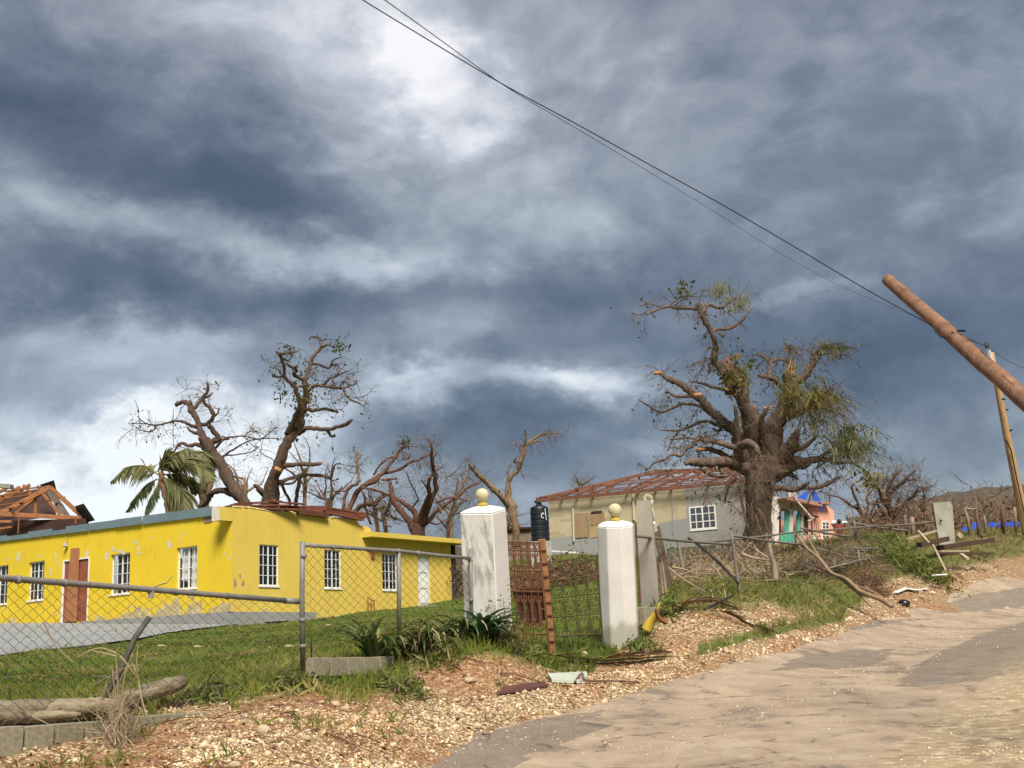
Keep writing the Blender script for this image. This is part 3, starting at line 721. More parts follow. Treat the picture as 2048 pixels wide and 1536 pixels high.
# white side door
mb = MB(); fbox(mb, FR, dw[0], dw[1], dw[2], dw[3], -.09, -.05); d2 = build(mb, 'door', material('white_door', (.62, .62, .57), .6, .2, 4), house, label='white panelled side door')
mb = MB(); hh = dw[3] - dw[2]
for (k0, k1) in ((.06, .30), (.36, .62), (.68, .88)): fbox(mb, FR, dw[0] + .12, dw[1] - .12, dw[2] + hh * k0, dw[2] + hh * k1, -.048, -.035)
build(mb, 'door_panel', MAT['white_metal'], d2)
mb = MB(); fbox(mb, FR, dw[0] - .3, dw[1] + .3, dw[2] - .12, dw[2] - .02, 0, .7); build(mb, 'step', MAT['concrete'], house)
# blue-grey fascia boards along the left front, one broken
M_FAS = material('blue_grey_fascia', (.135, .19, .215), .7, .2, 2)
edges = [-160, -90, -30, 18, 60, 84, 108, 136, 180, 236, 288, 342, 397, 432]
for a_, b_ in zip(edges[:-1], edges[1:]):
    tu = lambda u: 1072.3 + (1013.5 - 1072.3) * u / 432; bu = lambda u: 1082.5 + (1031.0 - 1082.5) * u / 432
    lower = 5 if b_ == 136 else (3.5 if b_ == 60 else 0); A, B = FL.hit(a_ + .7, 1050)[0], FL.hit(b_ - .5, 1050)[0]
    if b_ == 432: B = FL.hit(429, 1050)[0]
    za, zb_ = FL_top(A), FL_top(B); hf = np.mean([FL.hit(u, tu(u))[1] - FL.hit(u, bu(u))[1] for u in (a_, b_)])
    jit_ = .012 * (int(abs(a_)) % 3)
    mb = MB(); mb.prism([FL.at(A, za - .02, .05 + jit_), FL.at(B, zb_ - .02, .05 + jit_), FL.at(B, zb_ + hf - lower * .017, .05 + jit_), FL.at(A, za + hf - lower * .017, .05 + jit_)], FL.n * .03)
    build(mb, 'fascia_board', M_FAS, house)
# flat eaves board behind the fascia
mb = MB(); mb.prism([FL.at(1.2, FL_top(1.2) + .03, .04), FL.at(SL1, FL_top(SL1) + .03, .04), FL.at(SL1, FL_top(SL1) + .1, .04), FL.at(1.2, FL_top(1.2) + .1, .04)], -FL.n * 1.2); build(mb, 'roof_slab', MAT['concrete'], house)
# ring-beam stub at the corner
zt, zl = FR.hit(450, 1014)[1], FR.hit(447, 1041)[1]
s_o = FR.hit(438, 1030)[0]
mb = MB(); c = (FR.at(s_o, zl, .02) + FR.at(-.0, zt, -.30)) / 2
mb.box(c, FR.d * abs(s_o) / 2, FR.n * .17, np.array([0, 0, (zt - zl) / 2])); build(mb, 'beam_stub', M_YR, house)
mb = MB(); mb.box(FR.at(s_o - .012, (zt + zl) / 2, -.14), FR.d * .01, FR.n * .17, np.array([0, 0, (zt - zl) / 2 + .01])); build(mb, 'beam_end', material('pale_plaster', (.62, .58, .48), .9, .25, 8), house)
mb = MB(); q = [FL.hit(u, v) for (u, v) in [(408, 1033), (430, 1030), (430, 1040), (420, 1045), (409, 1046)]]; mb.prism([FL.at(a, z, .004) for a, z in q], FL.n * .02); build(mb, 'broken_plaster', material('broken_block', (.24, .19, .135), .95, .4, 12, bump=.6), house)
# concrete roof slab over the lower right end
sa, sb_ = FR.hit(743, 1068)[0], FR.hit(936, 1085)[0]; zt1, zb1 = FR.hit(743, 1063)[1], FR.hit(743, 1073)[1]; zt2 = FR.hit(920, 1078)[1]; th = .24
ov = .45
fO = Facade(FR.at(0, 0, ov), R(36.5)); sa, sb_ = fO.hit(743, 1068)[0], fO.hit(938, 1085)[0]; zta, ztb = fO.hit(743, 1063)[1], fO.hit(925, 1078.4)[1]
zba, zbb = fO.hit(743, 1072.8)[1], fO.hit(925, 1087)[1]
mb = MB(); mb.prism([fO.at(sa, zba), fO.at(sb_, zbb), fO.at(sb_, ztb), fO.at(sa, zta)], -fO.n * 5.5); build(mb, 'roof_slab', M_YR, house)
mb = MB(); mb.tube([FR.at(FR.hit(884, 1100)[0], FR.hit(884, 1090)[1], .04), FR.at(FR.hit(884, 1100)[0], FR.hit(884, 1200)[1], .04)], .022, 6)
build(mb, 'pipe', M_YR, house)
mb = MB(); q = FR.hit(744, 1150)[0]
mb.tube([FR.at(q, FR.hit(744, 1125)[1], .04), FR.at(q, FR.hit(744, 1222)[1], .04)], .03, 6); build(mb, 'pipe', M_YR, house)
mb = MB(); fbox(mb, FR, *[FR.hit(741, 1110)[0], FR.hit(747, 1110)[0]], FR.hit(744, 1117)[1], FR.hit(744, 1104)[1], 0, .07); build(mb, 'meter_box', MAT['timber_red'], house)
mb = MB(); q = FR.hit(731, 1214)
for k in (0, .16, .3): mb.tube([FR.at(q[0] + k, q[1] + .35 - k * .4, .12), FR.at(q[0] + k, q[1] - .3, .12)], .02, 6)
mb.tube([FR.at(q[0], q[1] + .3, .12), FR.at(q[0] + .3, q[1] + .18, .12)], .018, 6); build(mb, 'standpipe', MAT['timber_red'], house)
# lamp by the door
q = FL.hit(135, 1090); mb = MB(); mb.tube([FL.at(q[0], FL.hit(137, 1069)[1], .02), FL.at(q[0], q[1] + .1, .02)], .012, 5); mb.lathe(FL.at(q[0] - .02, q[1] - .05, .1), [(.02, .12), (.05, .1), (.09, 0), (.05, -.03)], 10); build(mb, 'wall_lamp', MAT['concrete'], house)
# peeled patches of bare render
M_BARE = material('bare_render', (.60, .55, .44), .95, .3, 14, col2=(.50, .43, .24), bump=.3)
def patch(f, u, v, pw, ph, seed, n=30):
    r_ = np.random.default_rng(seed); mb = MB(); pts = []; p0 = r_.random(4) * 6.28
    for k in range(n):
        a = 2 * math.pi * k / n; q = .75 + .28 * math.sin(2 * a + p0[0]) + .20 * math.sin(5 * a + p0[1]) + .13 * math.sin(9 * a + p0[2]) + .14 * (r_.random() - .5); s_, z_ = f.hit(u + pw * math.cos(a) * q, v + ph * math.sin(a) * q); pts.append(f.at(s_, z_, .0035))
    mb.prism(pts, f.n * .001); build(mb, 'bare_patch', M_BARE, house)
for k, (u, v, pw, ph) in enumerate([(37, 1113, 6, 10), (17, 1119, 5, 2), (81, 1112, 4, 3), (112, 1112, 2.5, 9), (117, 1126, 4, 6), (102, 1143, 4, 7), (174, 1107, 6, 9), (214, 1112, 6, 8), (226, 1099, 4, 7), (243, 1104, 14, 4), (272, 1084, 5, 5), (277, 1098, 3, 9), (278, 1107, 5, 3), (339, 1089, 8, 7), (360, 1079, 2, 6), (369, 1068, 5, 2.5), (300, 1077, 2, 4), (457, 1087, 1.6, 6), (459, 1115, 1.8, 9), (449, 1107, 1.3, 5), (447, 1070, 1.4, 3)]): patch(FL, u, v, pw, ph, k)
# stepped crack filled white
cr = [(308, 1173), (318, 1169), (326, 1166), (334, 1164), (341, 1156), (345, 1150)]
mb = MB(); mb.tube([FL.at(*FL.hit(u, v), .006) for u, v in cr], .022, 5); build(mb, 'crack', material('cream_filler', (.66, .55, .25), .9, .2), house)
M_STAIN = material('bared_block', (.30, .23, .16), .95, .35, 8)
for k, (u, v, pw, ph) in enumerate([(470, 1165, 4, 11), (480, 1152, 3, 5), (486, 1168, 4, 7)]):
    r_ = np.random.default_rng(k + 70); mb = MB(); pts = []
    for j in range(12):
        a = 2 * math.pi * j / 12; q = .5 + .6 * r_.random(); pts.append(FR.at(*FR.hit(u + pw * math.cos(a) * q, v + ph * math.sin(a) * q), .003))
    mb.prism(pts, FR.n * .001); build(mb, 'bare_patch', M_STAIN, house)
# broken edge of pale plaster along the top of the right-hand wall
mb = MB(); sq = np.arange(.05, ps[13], .12); mb.tube([FR.at(s_, FR_top(s_) + .01 + .03 * float(fbm(s_ * 4, 2., 3)), -.02) for s_ in sq], [.035 + .03 * abs(float(fbm(s_ * 5, 7., 4))) for s_ in sq], 5, rough=.6); build(mb, 'broken_coping', material('cream_rubble', (.58, .47, .20), .95, .3, 12), house)
# fallen roof timbers lying on the wall head
for k, (a_, b_, wd, hd, rr_) in enumerate([((452, 1013, 37.6), (575, 1011, 39), .30, .05, 0), ((470, 1008, 38.5), (560, 1003, 40), .22, .06, 0), ((478, 1016, 37.4), (600, 1020, 38.6), .25, .06, 0), ((540, 1003, 39.5), (605, 1008, 39), .3, .05, 0),
        ((560, 1014, 39), (658, 1014, 40.6), .10, .08, 0), ((578, 1019, 39.2), (640, 1025, 40), .34, .20, 1), ((590, 1024, 38.8), (652, 1031, 39.8), .30, .16, 1), ((604, 1014, 39.4), (690, 1026, 41), .14, .05, 0), ((640, 1019, 40.2), (715, 1036, 41.4), .3, .06, 0), ((650, 1025, 39.9), (725, 1040, 41), .2, .06, 0), ((655, 1016, 41), (728, 1027, 42), .2, .05, 0), ((690, 1030, 41), (730, 1033, 41.4), .35, .12, 0), ((500, 1020, 37.9), (560, 1025, 38.7), .18, .1, 0), ((520, 1010, 39), (560, 1018, 38.6), .14, .05, 0), ((462, 1010, 38.2), (520, 1005, 39.3), .12, .05, 0), ((548, 1000, 39.6), (552, 1020, 39), .1, .06, 0)]):
    mb = MB(); mb.bar(P(*a_), P(*b_), wd, hd, tw=0); build(mb, 'roof_board', MAT['timber_dark'], house)
# grey plinth and apron
mb = MB()
pts_t, pts_b = [], []
for s_ in frange(-.12, 7.6, .4) + [7.6]:
    p = FL.at(s_, 0, .10); zt_ = z0y + .012 * s_; zb_ = height(p[0], p[1]) - .2; pts_t.append(FL.at(s_, zt_ + .03, .10)); pts_b.append(np.array([p[0], p[1], zb_]))
for i in range(len(pts_t) - 1): mb.quad(pts_b[i], pts_b[i + 1], pts_t[i + 1], pts_t[i]); mb.quad(pts_t[i], pts_t[i + 1], pts_t[i + 1] - FL.n * .11, pts_t[i] - FL.n * .11)
M_PLI = plaster('grey_render', (.27, .275, .265), (.22, .225, .215), (.14, .15, .12), stain_amt=1.2, bare=(.13, .13, .10))
build(mb, 'plinth', M_PLI, house)
mb = MB(); pts_t, pts_b = [], []
for s_ in frange(-.12, 3.4, .3) + [3.4]:
    p = FR.at(s_, 0, .10); zt_ = z0y - .0; zb_ = height(p[0], p[1]) - .2; pts_t.append(FR.at(s_, zt_ + .02, .10)); pts_b.append(np.array([p[0], p[1], zb_]))
for i in range(len(pts_t) - 1): mb.quad(pts_b[i], pts_b[i + 1], pts_t[i + 1], pts_t[i]); mb.quad(pts_t[i], pts_t[i + 1], pts_t[i + 1] - FR.n * .11, pts_t[i] - FR.n * .11)
build(mb, 'plinth', M_PLI, house)
# concrete yard in front of the house
outl = [(-220, 1352), (0, 1317), (120, 1302), (230, 1288), (330, 1270), (420, 1258), (480, 1250), (560, 1246), (600, 1240), (640, 1231), (600, 1233), (470, 1236), (300, 1238), (100, 1246), (-220, 1268)]
poly = [ground0(u, v)[:2] for u, v in outl]; 
def inside(x, y, pl):
    n = len(pl); k = np.zeros(np.shape(x), bool)
    for i in range(n):
        (x1, y1), (x2, y2) = pl[i], pl[(i + 1) % n]
        k ^= ((y1 > y) != (y2 > y)) & (x < (x2 - x1) * (y - y1) / (y2 - y1 + 1e-12) + x1)
    return k
px = np.array(poly); g = .2; xs = np.arange(px[:, 0].min(), px[:, 0].max(), g); ys = np.arange(px[:, 1].min(), px[:, 1].max(), g); XX, YY = np.meshgrid(xs, ys)
ok = inside(XX + g / 2 + .2 * fbm(XX * 2, YY * 2, 5, 2), YY + g / 2 + .2 * fbm(XX * 2 + 5, YY * 2, 6, 2), px)
ZZ = base_h(XX.ravel(), YY.ravel()).reshape(XX.shape) + .055
nx_ = len(xs); idx = np.arange(XX.size).reshape(XX.shape); sel = ok[:-1, :-1]
T_ = np.stack([idx[:-1, :-1][sel], idx[:-1, 1:][sel], idx[1:, 1:][sel], idx[1:, :-1][sel]], 1)
V_ = np.stack([XX.ravel(), YY.ravel(), ZZ.ravel()], 1); used = np.unique(T_); remap = np.zeros(len(V_), int); remap[used] = np.arange(len(used))
yard = fast_mesh('concrete_yard', V_[used], remap[T_], material('pale_concrete', (.245, .258, .258), .9, .2, 1.2, bump=.2), kind='structure', smooth=True)
yard['label'] = 'pale concrete yard in front of the yellow house'

# ---------------- roofless timber house beyond the left end
rb = P(60, 1075, 60); rh = thing('roofless_house', drop(rb[0], rb[1]), 'dark house whose bare orange rafters stand above the blue-grey fascia', 'house')
def pb(a, b, wd, hd, name='rafter', m=MAT['timber_orange']):
    mb = MB(); mb.bar(P(*a), P(*b), wd, hd); return build(mb, name, m, rh)
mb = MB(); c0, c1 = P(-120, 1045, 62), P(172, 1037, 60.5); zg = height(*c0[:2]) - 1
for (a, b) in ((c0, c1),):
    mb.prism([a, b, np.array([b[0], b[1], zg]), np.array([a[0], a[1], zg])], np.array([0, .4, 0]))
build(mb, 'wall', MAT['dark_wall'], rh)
pb((100, 974, 61), (-60, 1060, 60), .12, .22); pb((100, 974, 61), (172, 1040, 61.5), .12, .2)
pb((-30, 1026, 60.2), (172, 1037, 61.2), .1, .22, 'tie_beam'); pb((70, 990, 61), (70, 1030, 60.8), .12, .14, 'post')
pb((38, 1032, 59.5), (36, 1066, 59.5), .07, .07, 'post'); pb((152, 1033, 60.5), (151, 1048, 60.5), .08, .08, 'post')
for (a, b) in (((82, 985, 63), (30, 1028, 63)), ((74, 972, 66), (120, 1030, 66)), ((60, 970, 64), (-40, 1024, 64)), ((40, 974, 66), (-60, 1030, 66)), ((14, 976, 68), (-70, 1020, 68)), ((46, 970, 69), (96, 1026, 69))): pb(a, b, .12, .16)
for (a, b) in (((96, 976, 61.2), (-40, 998, 64)), ((76, 986, 60.8), (-40, 1006, 63)), ((48, 1003, 60.4), (-40, 1017, 62.5)), ((28, 1014, 60.2), (-40, 1030, 62)), ((100, 972, 61.3), (0, 984, 66)), ((90, 1003, 62), (130, 994, 63)), ((146, 1022, 62), (160, 1021, 62))): pb(a, b, .09, .07, 'batten')
pb((-40, 1044, 59.4), (24, 1043, 59.4), .16, .12, 'batten'); pb((-40, 1064, 59.2), (24, 1054, 59.2), .2, .1, 'batten')
mb = MB(); mb.prism([P(88, 975, 63), P(120, 1028, 62.5), P(140, 1033, 62.5), P(104, 978, 64)], np.array([0, .05, .05])); build(mb, 'ceiling_board', material('grey_board', (.14, .11, .09), .9, .3, 4), rh)
def corrugated(name, q, mat, parent, n=9, amp=.03):
    a, b, c, d = [np.asarray(x, float) for x in q]; nn = nrm(np.cross(b - a, d - a)); mb = MB(); k = n * 4
    L_ = [a + (b - a) * i / k + nn * amp * math.sin(i * math.pi / 2) for i in range(k + 1)]; U_ = [d + (c - d) * i / k + nn * amp * math.sin(i * math.pi / 2) for i in range(k + 1)]
    for i in range(k): mb.quad(L_[i], L_[i + 1], U_[i + 1], U_[i])
    return build(mb, name, mat, parent, smooth=True)
corrugated('roof_sheet', [P(190, 1041, 60), P(173, 1045, 61), P(148, 1013, 61.5), P(167, 1007, 60.4)], MAT['black_metal'], rh, 4, .04)
corrugated('roof_sheet', [P(114, 984, 61), P(92, 976, 62), P(78, 970, 62), P(108, 960, 61)], MAT['black_metal'], rh, 3, .04)
mb = MB(); mb.prism([P(-90, 1004, 70), P(60, 980, 70), P(96, 984, 69), P(112, 1032, 66), P(-90, 1062, 66)], np.array([0, .12, .02])); build(mb, 'interior_shade_backing', MAT['dark_wall'], rh)  # dark backing plane, its colour standing in for the shaded interior behind the rafters
mb = MB(); mb.prism([P(-20, 972, 64), P(20, 977, 64), P(20, 968, 64), P(-20, 966, 64)], np.array([0, .5, 0])); build(mb, 'ridge_cap', MAT['concrete'], rh)
# ---------------- beige house with stripped roof frame
BC = P(1102, 1105, 53.0); FB = Facade(BC, R(115)); sB1 = FB.hit(1500, 1050)[0]
bh = thing('beige_house', drop(BC[0], BC[1]), 'beige and grey rendered house with a stripped rafter roof behind the gate', 'house')
zsplit = FB.hit(1130, 1074)[1]; ztopB = np.mean([FB.hit(1110, 1001)[1], FB.hit(1400, 973)[1]])
_b0, _b1 = FB.hit(1108, 1001), FB.hit(1480, 966)
B_top = lambda s: _b0[1] + (_b1[1] - _b0[1]) * (s - _b0[0]) / (_b1[0] - _b0[0])
def beige():
    m = bpy.data.materials.new('beige_grey_render'); m.use_nodes = True; t = NT(m.node_tree); m.node_tree.nodes.clear()
    out = t.n('ShaderNodeOutputMaterial'); b = t.n('ShaderNodeBsdfPrincipled'); b.inputs['Roughness'].default_value = .9
    p = t.n('ShaderNodeNewGeometry').outputs['Position']; n1 = t.noise(p, .7, 6, .6).outputs['Fac']; n2 = t.noise(p, 3, 6, .65).outputs['Fac']; n3 = t.noise(t.vmath('MULTIPLY', p, (1, 1, 4)).outputs[0], .8, 5, .6).outputs['Fac']
    tan = t.mix(t.ramp(n2, [(.35, 0.), (.65, 1.)]), (.43, .375, .245), (.375, .32, .205)); tan = t.mix(t.ramp(n3, [(.52, 0.), (.6, 1.)]), tan, (.33, .265, .155))
    gry = t.mix(t.ramp(n2, [(.35, 0.), (.65, 1.)]), (.29, .28, .25), (.245, .235, .21))
    sz = t.n('ShaderNodeSeparateXYZ'); t.L(p, sz.inputs[0]); sdot = t.vmath('DOT_PRODUCT', t.vmath('SUBTRACT', p, tuple(BC)).outputs[0], tuple(FB.d)).outputs['Value']
    s_edge = FB.hit(1373, 1000)[0]; k1 = t.ramp(t.math('MULTIPLY_ADD', t.math('SUBTRACT', sdot, s_edge - .05), 5, .5), [(.45, 0.), (.55, 1.)])
    zline = t.math('ADD', sz.outputs['Z'], t.math('MULTIPLY', t.math('SUBTRACT', n1, .5), .25)); slope = t.math('MULTIPLY_ADD', sdot, .045, zsplit + .02)
    k2 = t.ramp(t.math('MULTIPLY_ADD', t.math('SUBTRACT', slope, zline), 8, .5), [(.4, 0.), (.6, 1.)])
    blue = t.mix(k1, (.245, .25, .24), gry)
    c = t.mix(t.math('MAXIMUM', k1, k2), tan, blue); c = t.mix(t.ramp(n2, [(.69, 0.), (.71, .7)]), c, (.5, .42, .22))
    t.L(c, b.inputs['Base Color']); t.L(b.outputs[0], out.inputs[0]); return m
wbq = rect(FB, [(1377.5, 1014), (1430, 1010), (1381, 1060), (1434, 1056.5)])
boq = rect(FB, [(1150, 1028), (1209, 1026), (1151, 1073), (1209, 1072)])
mb = wall_mesh(FB, 0, sB1, zfoot(FB), B_top, [wbq, boq], .16)
for s_, fz in ((0, R(25)), (sB1, R(25))):
    fs_ = Facade(FB.at(s_, 0), R(25)); a, b = fs_.at(.16, 0), fs_.at(7 if s_ == 0 else 3.2, 0); zl = height(*a[:2]) - .5; zt_ = B_top(s_)
    mb.prism([np.array([a[0], a[1], zl]), np.array([b[0], b[1], zl]), np.array([b[0], b[1], zt_]), np.array([a[0], a[1], zt_])], FB.d * (.16 if s_ == 0 else -.16))
build(mb, 'wall', beige(), bh)
make_window(FB, bh, *wbq, 4, 3, MAT['white_metal'], MAT['louvre_glass'], o=.01, fr=.055, mt=.035)
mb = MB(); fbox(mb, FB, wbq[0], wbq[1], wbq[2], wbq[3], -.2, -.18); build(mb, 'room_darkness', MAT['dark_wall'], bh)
for (u0, u1, v0, v1) in ((1149, 1177, 1028, 1074), (1179, 1210, 1026, 1050), (1179, 1210, 1050, 1073)):
    mb = MB(); a, z1_ = FB.hit(u0, v0); b_, z0_ = FB.hit(u1, v1); fbox(mb, FB, a, b_, z0_, z1_, -.03, .02 + .01 * (v0 % 3)); build(mb, 'window_board', material('brown_ply', (.30, .20, .115), .85, .25, 3) if v0 != 1050 else material('tan_ply', (.36, .26, .14), .85, .2, 3), bh)
mb = MB(); a, b_ = FB.hit(1183, 1027), FB.hit(1204, 1025); fbox(mb, FB, a[0], b_[0], a[1], a[1] + .08, 0, .05); build(mb, 'lintel', MAT['dark_wall'], bh)
for (u, v0, v1, rr_) in ((1147.5, 1017, 1083, .045), (1267.5, 986, 1040, .05)):
    mb = MB(); a = FB.hit(u, v0); b_ = FB.hit(u + 1.5, v1); mb.tube([FB.at(a[0], a[1], .08), FB.at(b_[0], b_[1], .08)], rr_, 7); build(mb, 'pipe', material('cream_pipe', (.52, .45, .32), .6, .15), bh)
mb = MB(); a = FB.hit(1345, 980)[0]; mb.tube([FB.at(a, FB.hit(1345, 978)[1], .05), FB.at(a - .1, FB.hit(1341, 1068)[1], .05)], .015, 5); build(mb, 'pipe', MAT['concrete'], bh)
# roof frame
EA, EB = FB.at(-.42, B_top(-.4) + .06, .35), FB.at(sB1 + .4, B_top(sB1) + .06, .35)
rl = P(1308, 944, 58.0); rrx = P(1478, 938, 55.2)
def br(a, b, wd, hd, name): 
    mb = MB(); mb.bar(a, b, wd, hd); return build(mb, name, MAT['roof_red'], bh)
br(rl, rrx, .07, .2, 'ridge_beam'); br(EA, rl, .07, .18, 'hip_rafter')
nraf = 13; bdir = EB - EA
BK = -FB.n * 9.2 ; 
rj_ = np.random.default_rng(12)
for k in range(nraf):
    if k in (4, 9): continue
    e = EA + bdir * (k + .4 + rj_.normal() * .12) / nraf; t_ = np.clip(((e - rl) @ FB.d) / ((rrx - rl) @ FB.d), 0, 1)
    se = (e - EA) @ FB.d; srl = (rl - EA) @ FB.d
    top_ = rl + (rrx - rl) * t_ if se >= srl else EA + (rl - EA) * (se / srl)
    br(e, top_, .05, .11, 'rafter')
    if se >= srl - .5 and k % 2: br(top_, top_ + (top_ - e) * np.array([1, 1, -1]), .05, .10, 'rafter')
for j in range(7):
    q = (j + .15) / 7; a = EA + (rl - EA) * q; b_ = EB + (rrx - EB) * q
    br(a + (b_ - a) * (.0 if j < 4 else .06 * rj_.random()) + np.array([0, 0, .06 + .05 * rj_.normal()]), b_ + (a - b_) * (.12 * rj_.random()) + np.array([0, 0, .06 + .05 * rj_.normal()]), .05, .04, 'batten')
    if j in (2, 5): br(a + BK * (1 - q) + np.array([0, 0, .05]), b_ + BK * (1 - q) + np.array([0, 0, .05]), .05, .05, 'batten')
br(EA + np.array([0, 0, -.05]), EB + np.array([0, 0, -.05]), .04, .16, 'fascia_board')
for k in range(9):  # loose webbing and props under the rafters
    e = EA + bdir * (k + 2.2) / 12; br(e - FB.n * 1.2, e - FB.n * 2.6 + np.array([.2, 0, .75]), .05, .07, 'strut')
corrugated('roof_sheet', [P(1448, 966, 52.5), P(1490, 966, 51.5), P(1482, 944, 53.8), P(1452, 948, 54)], material('galvanised_sheet', (.55, .58, .6), .45, .2, metal=.3), bh, 8, .03)
mb = MB(); a, b_ = FB.at(FB.hit(1100, 1101)[0] - .3, FB.hit(1100, 1101)[1], .6), FB.at(FB.hit(1166, 1107)[0], FB.hit(1166, 1107)[1], .6); mb.bar(a, b_, .08, .06); build(mb, 'plinth_ledge', MAT['white_metal'], bh)

# ---------------- black water tank
tb = P(1081.5, 1084, 50.5); tg = height(tb[0], tb[1])
tank = thing('water_tank', (tb[0], tb[1], tg), 'black plastic water tank with tilted lid beside the beige house', 'water tank')
k_ = 50.5 / F; rt_ = 18.5 * k_; ht = 70 * k_
M_TANK = material('black_plastic', (.010, .012, .018), .45, .3, spec=.4)
prof_ = [(rt_ * .98, 0)]
for j in range(6):
    z_ = ht * (.03 + j * .15); prof_ += [(rt_, z_), (rt_, z_ + ht * .10), (rt_ * .955, z_ + ht * .115), (rt_ * .955, z_ + ht * .135)]
prof_ += [(rt_, ht * .93), (rt_ * .93, ht * .99), (rt_ * .6, ht * 1.03), (rt_ * .36, ht * 1.05), (rt_ * .36, ht * 1.08), (0, ht * 1.08)]
mb = MB(); mb.lathe(tb, prof_, 28); build(mb, 'body', M_TANK, tank, smooth=False)
mb = MB(); mb.lathe(tb + np.array([-.06, 0, ht * 1.10]), [(rt_ * .36, 0), (rt_ * .40, .03), (rt_ * .38, .1), (rt_ * .1, .13)], 18, axis=(.35, 0, 1)); build(mb, 'lid', M_TANK, tank)
mb = MB(); mb.box(np.array([tb[0], tb[1], (tg - .3 + tb[2]) / 2]), (rt_ * 1.1, 0, 0), (0, rt_ * 1.1, 0), (0, 0, (tb[2] - tg + .3) / 2)); build(mb, 'stand', MAT['concrete'], tank)
mb = MB(); mb.tube([tb + np.array([rt_ * .62, -rt_ * .8, ht * .93]), tb + np.array([rt_ * .7, -rt_ * .85, ht * .6])], .015, 6); mb.tube([tb + np.array([rt_ * (.35 + .16 * math.cos(a)), -rt_ * .95, ht * (.72 + .07 * math.sin(a))]) for a in np.linspace(.6, 5.2, 12)], .022, 6); build(mb, 'emblem', MAT['white_metal'], tank)
# small flat-roofed shed behind
q = P(1036, 1100, 62); sh_ = thing('shed', drop(q[0], q[1]), 'low brown block shed between the gate pillar and the black tank', 'shed')
fS = Facade(P(1002, 1100, 62), R(100)); a, b_ = 0, fS.hit(1068, 1080)[0]; zs0 = height(*fS.at(1, 0)[:2]) - .5; zs1 = fS.hit(1030, 1060)[1]
mb = MB(); fbox(mb, fS, a, b_, zs0, zs1, -3, 0); build(mb, 'wall', material('brown_block', (.20, .155, .12), .9, .3, 2), sh_)
mb = MB(); fbox(mb, fS, a - .2, b_ + .2, zs1 + .004, zs1 + .1, -3.2, .2); build(mb, 'roof', MAT['dark_wall'], sh_)
# red-brown earth bank and block heap behind the gate
# ---------------- pink house
PC = P(1545, 1098, 74); FP = Facade(PC, R(50)); pk = thing('pink_house', drop(*P(1600, 1100, 76)[:2]), 'pink house with teal porch and arched openings beyond the big tree', 'house')
M_PINK = material('pink_paint', (.72, .36, .265), .85, .14, 1.5); M_TEAL = material('teal_paint', (.10, .36, .26), .8, .3, 4); M_PWHT = material('white_pink_paint', (.66, .58, .52), .85, .25, 4); M_CREAM = material('cream_green_paint', (.36, .38, .28), .85, .25, 3)
def pf(u0, v0, u1, v1, o0, o1, name, m, parent=None):
    mb = MB(); a, z1_ = FP.hit(u0, v0); b_, z0_ = FP.hit(u1, v1); fbox(mb, FP, a, b_, z0_, z1_, o0, o1); return build(mb, name, m, parent or pk)
def ppoly(pts, o, th, name, m, parent=None):
    mb = MB(); mb.prism([FP.at(*FP.hit(u, v), o) for u, v in pts], -FP.n * th); return build(mb, name, m, parent or pk)
def arch_pts(u0, u1, v_base, v_spring, v_top, n=8):
    c = (u0 + u1) / 2; h = (u1 - u0) / 2
    return [(u0, v_base)] + [(c - h * math.cos(math.pi * k / n), v_spring - (v_spring - v_top) * math.sin(math.pi * k / n)) for k in range(n + 1)] + [(u1, v_base)]
zz_ = FP.hit(1600, 1100)[1]
ppoly([(1600, 1101), (1600, 1003), (1628, 1006), (1650, 1009), (1668, 1022), (1671, 1103)], 0, .2, 'wall', M_PINK)
# side and back of the house body
mb = MB(); a = FP.hit(1671, 1060)[0]; zt_ = FP.hit(1668, 1026)[1]; zl = zz_ - 1.0; p1 = FP.at(a, zl, -.2); p2 = FP.at(a, zl, -7)
mb.prism([p1, p2, p2 + np.array([0, 0, zt_ - zl]), p1 + np.array([0, 0, zt_ - zl])], -FP.d * .2); build(mb, 'wall', M_PINK, pk)
ppoly([(1490, 1101), (1490, 996), (1602, 1003), (1602, 1101)], -1.6, .2, 'porch_back_wall', M_CREAM)
ppoly([(1547, 1101), (1547, 994), (1556, 992), (1555, 1101)], .1, .35, 'pillar', M_PWHT)
ppoly([(1577, 1080), (1577, 1018), (1584, 1018), (1583, 1080)], .1, .25, 'pillar', M_PWHT)
ppoly([(1599, 1097), (1600, 1012), (1604.5, 1014), (1603.5, 1099)], .12, .3, 'pillar', M_CREAM)
# porch arches: spandrel above the openings
def spandrel(u0, u1, v_spring, v_top, v_roof, o, m):
    n = 8; c = (u0 + u1) / 2; h = (u1 - u0) / 2; mb = MB()
    lo = [(c - h * math.cos(math.pi * k / n), v_spring - (v_spring - v_top) * math.sin(math.pi * k / n)) for k in range(n + 1)]
    for (p, q_) in zip(lo[:-1], lo[1:]):
        pts = [FP.at(*FP.hit(u, v), o) for u, v in (p, q_, (q_[0], v_roof), (p[0], v_roof))]; mb.prism(pts, -FP.n * .2)
    build(mb, 'arch', m, pk)
spandrel(1555, 1577, 1032, 1016, 1006, .1, M_CREAM); spandrel(1583, 1600, 1036, 1018, 1010, .1, M_CREAM)
ppoly([(1570, 1066), (1570, 1022), (1577, 1018), (1577, 1066)], .05, .12, 'arch_reveal', M_TEAL); ppoly([(1594, 1070), (1594, 1030), (1599, 1022), (1599, 1070)], .05, .12, 'arch_reveal', M_TEAL)
ppoly([(1557, 1064), (1557, 1030), (1571, 1030), (1570, 1064)], -1.3, .1, 'window', M_PWHT); ppoly([(1559, 1062), (1559, 1033), (1564, 1033), (1564, 1062)], -1.28, .02, 'pane', MAT['dark_glass'])
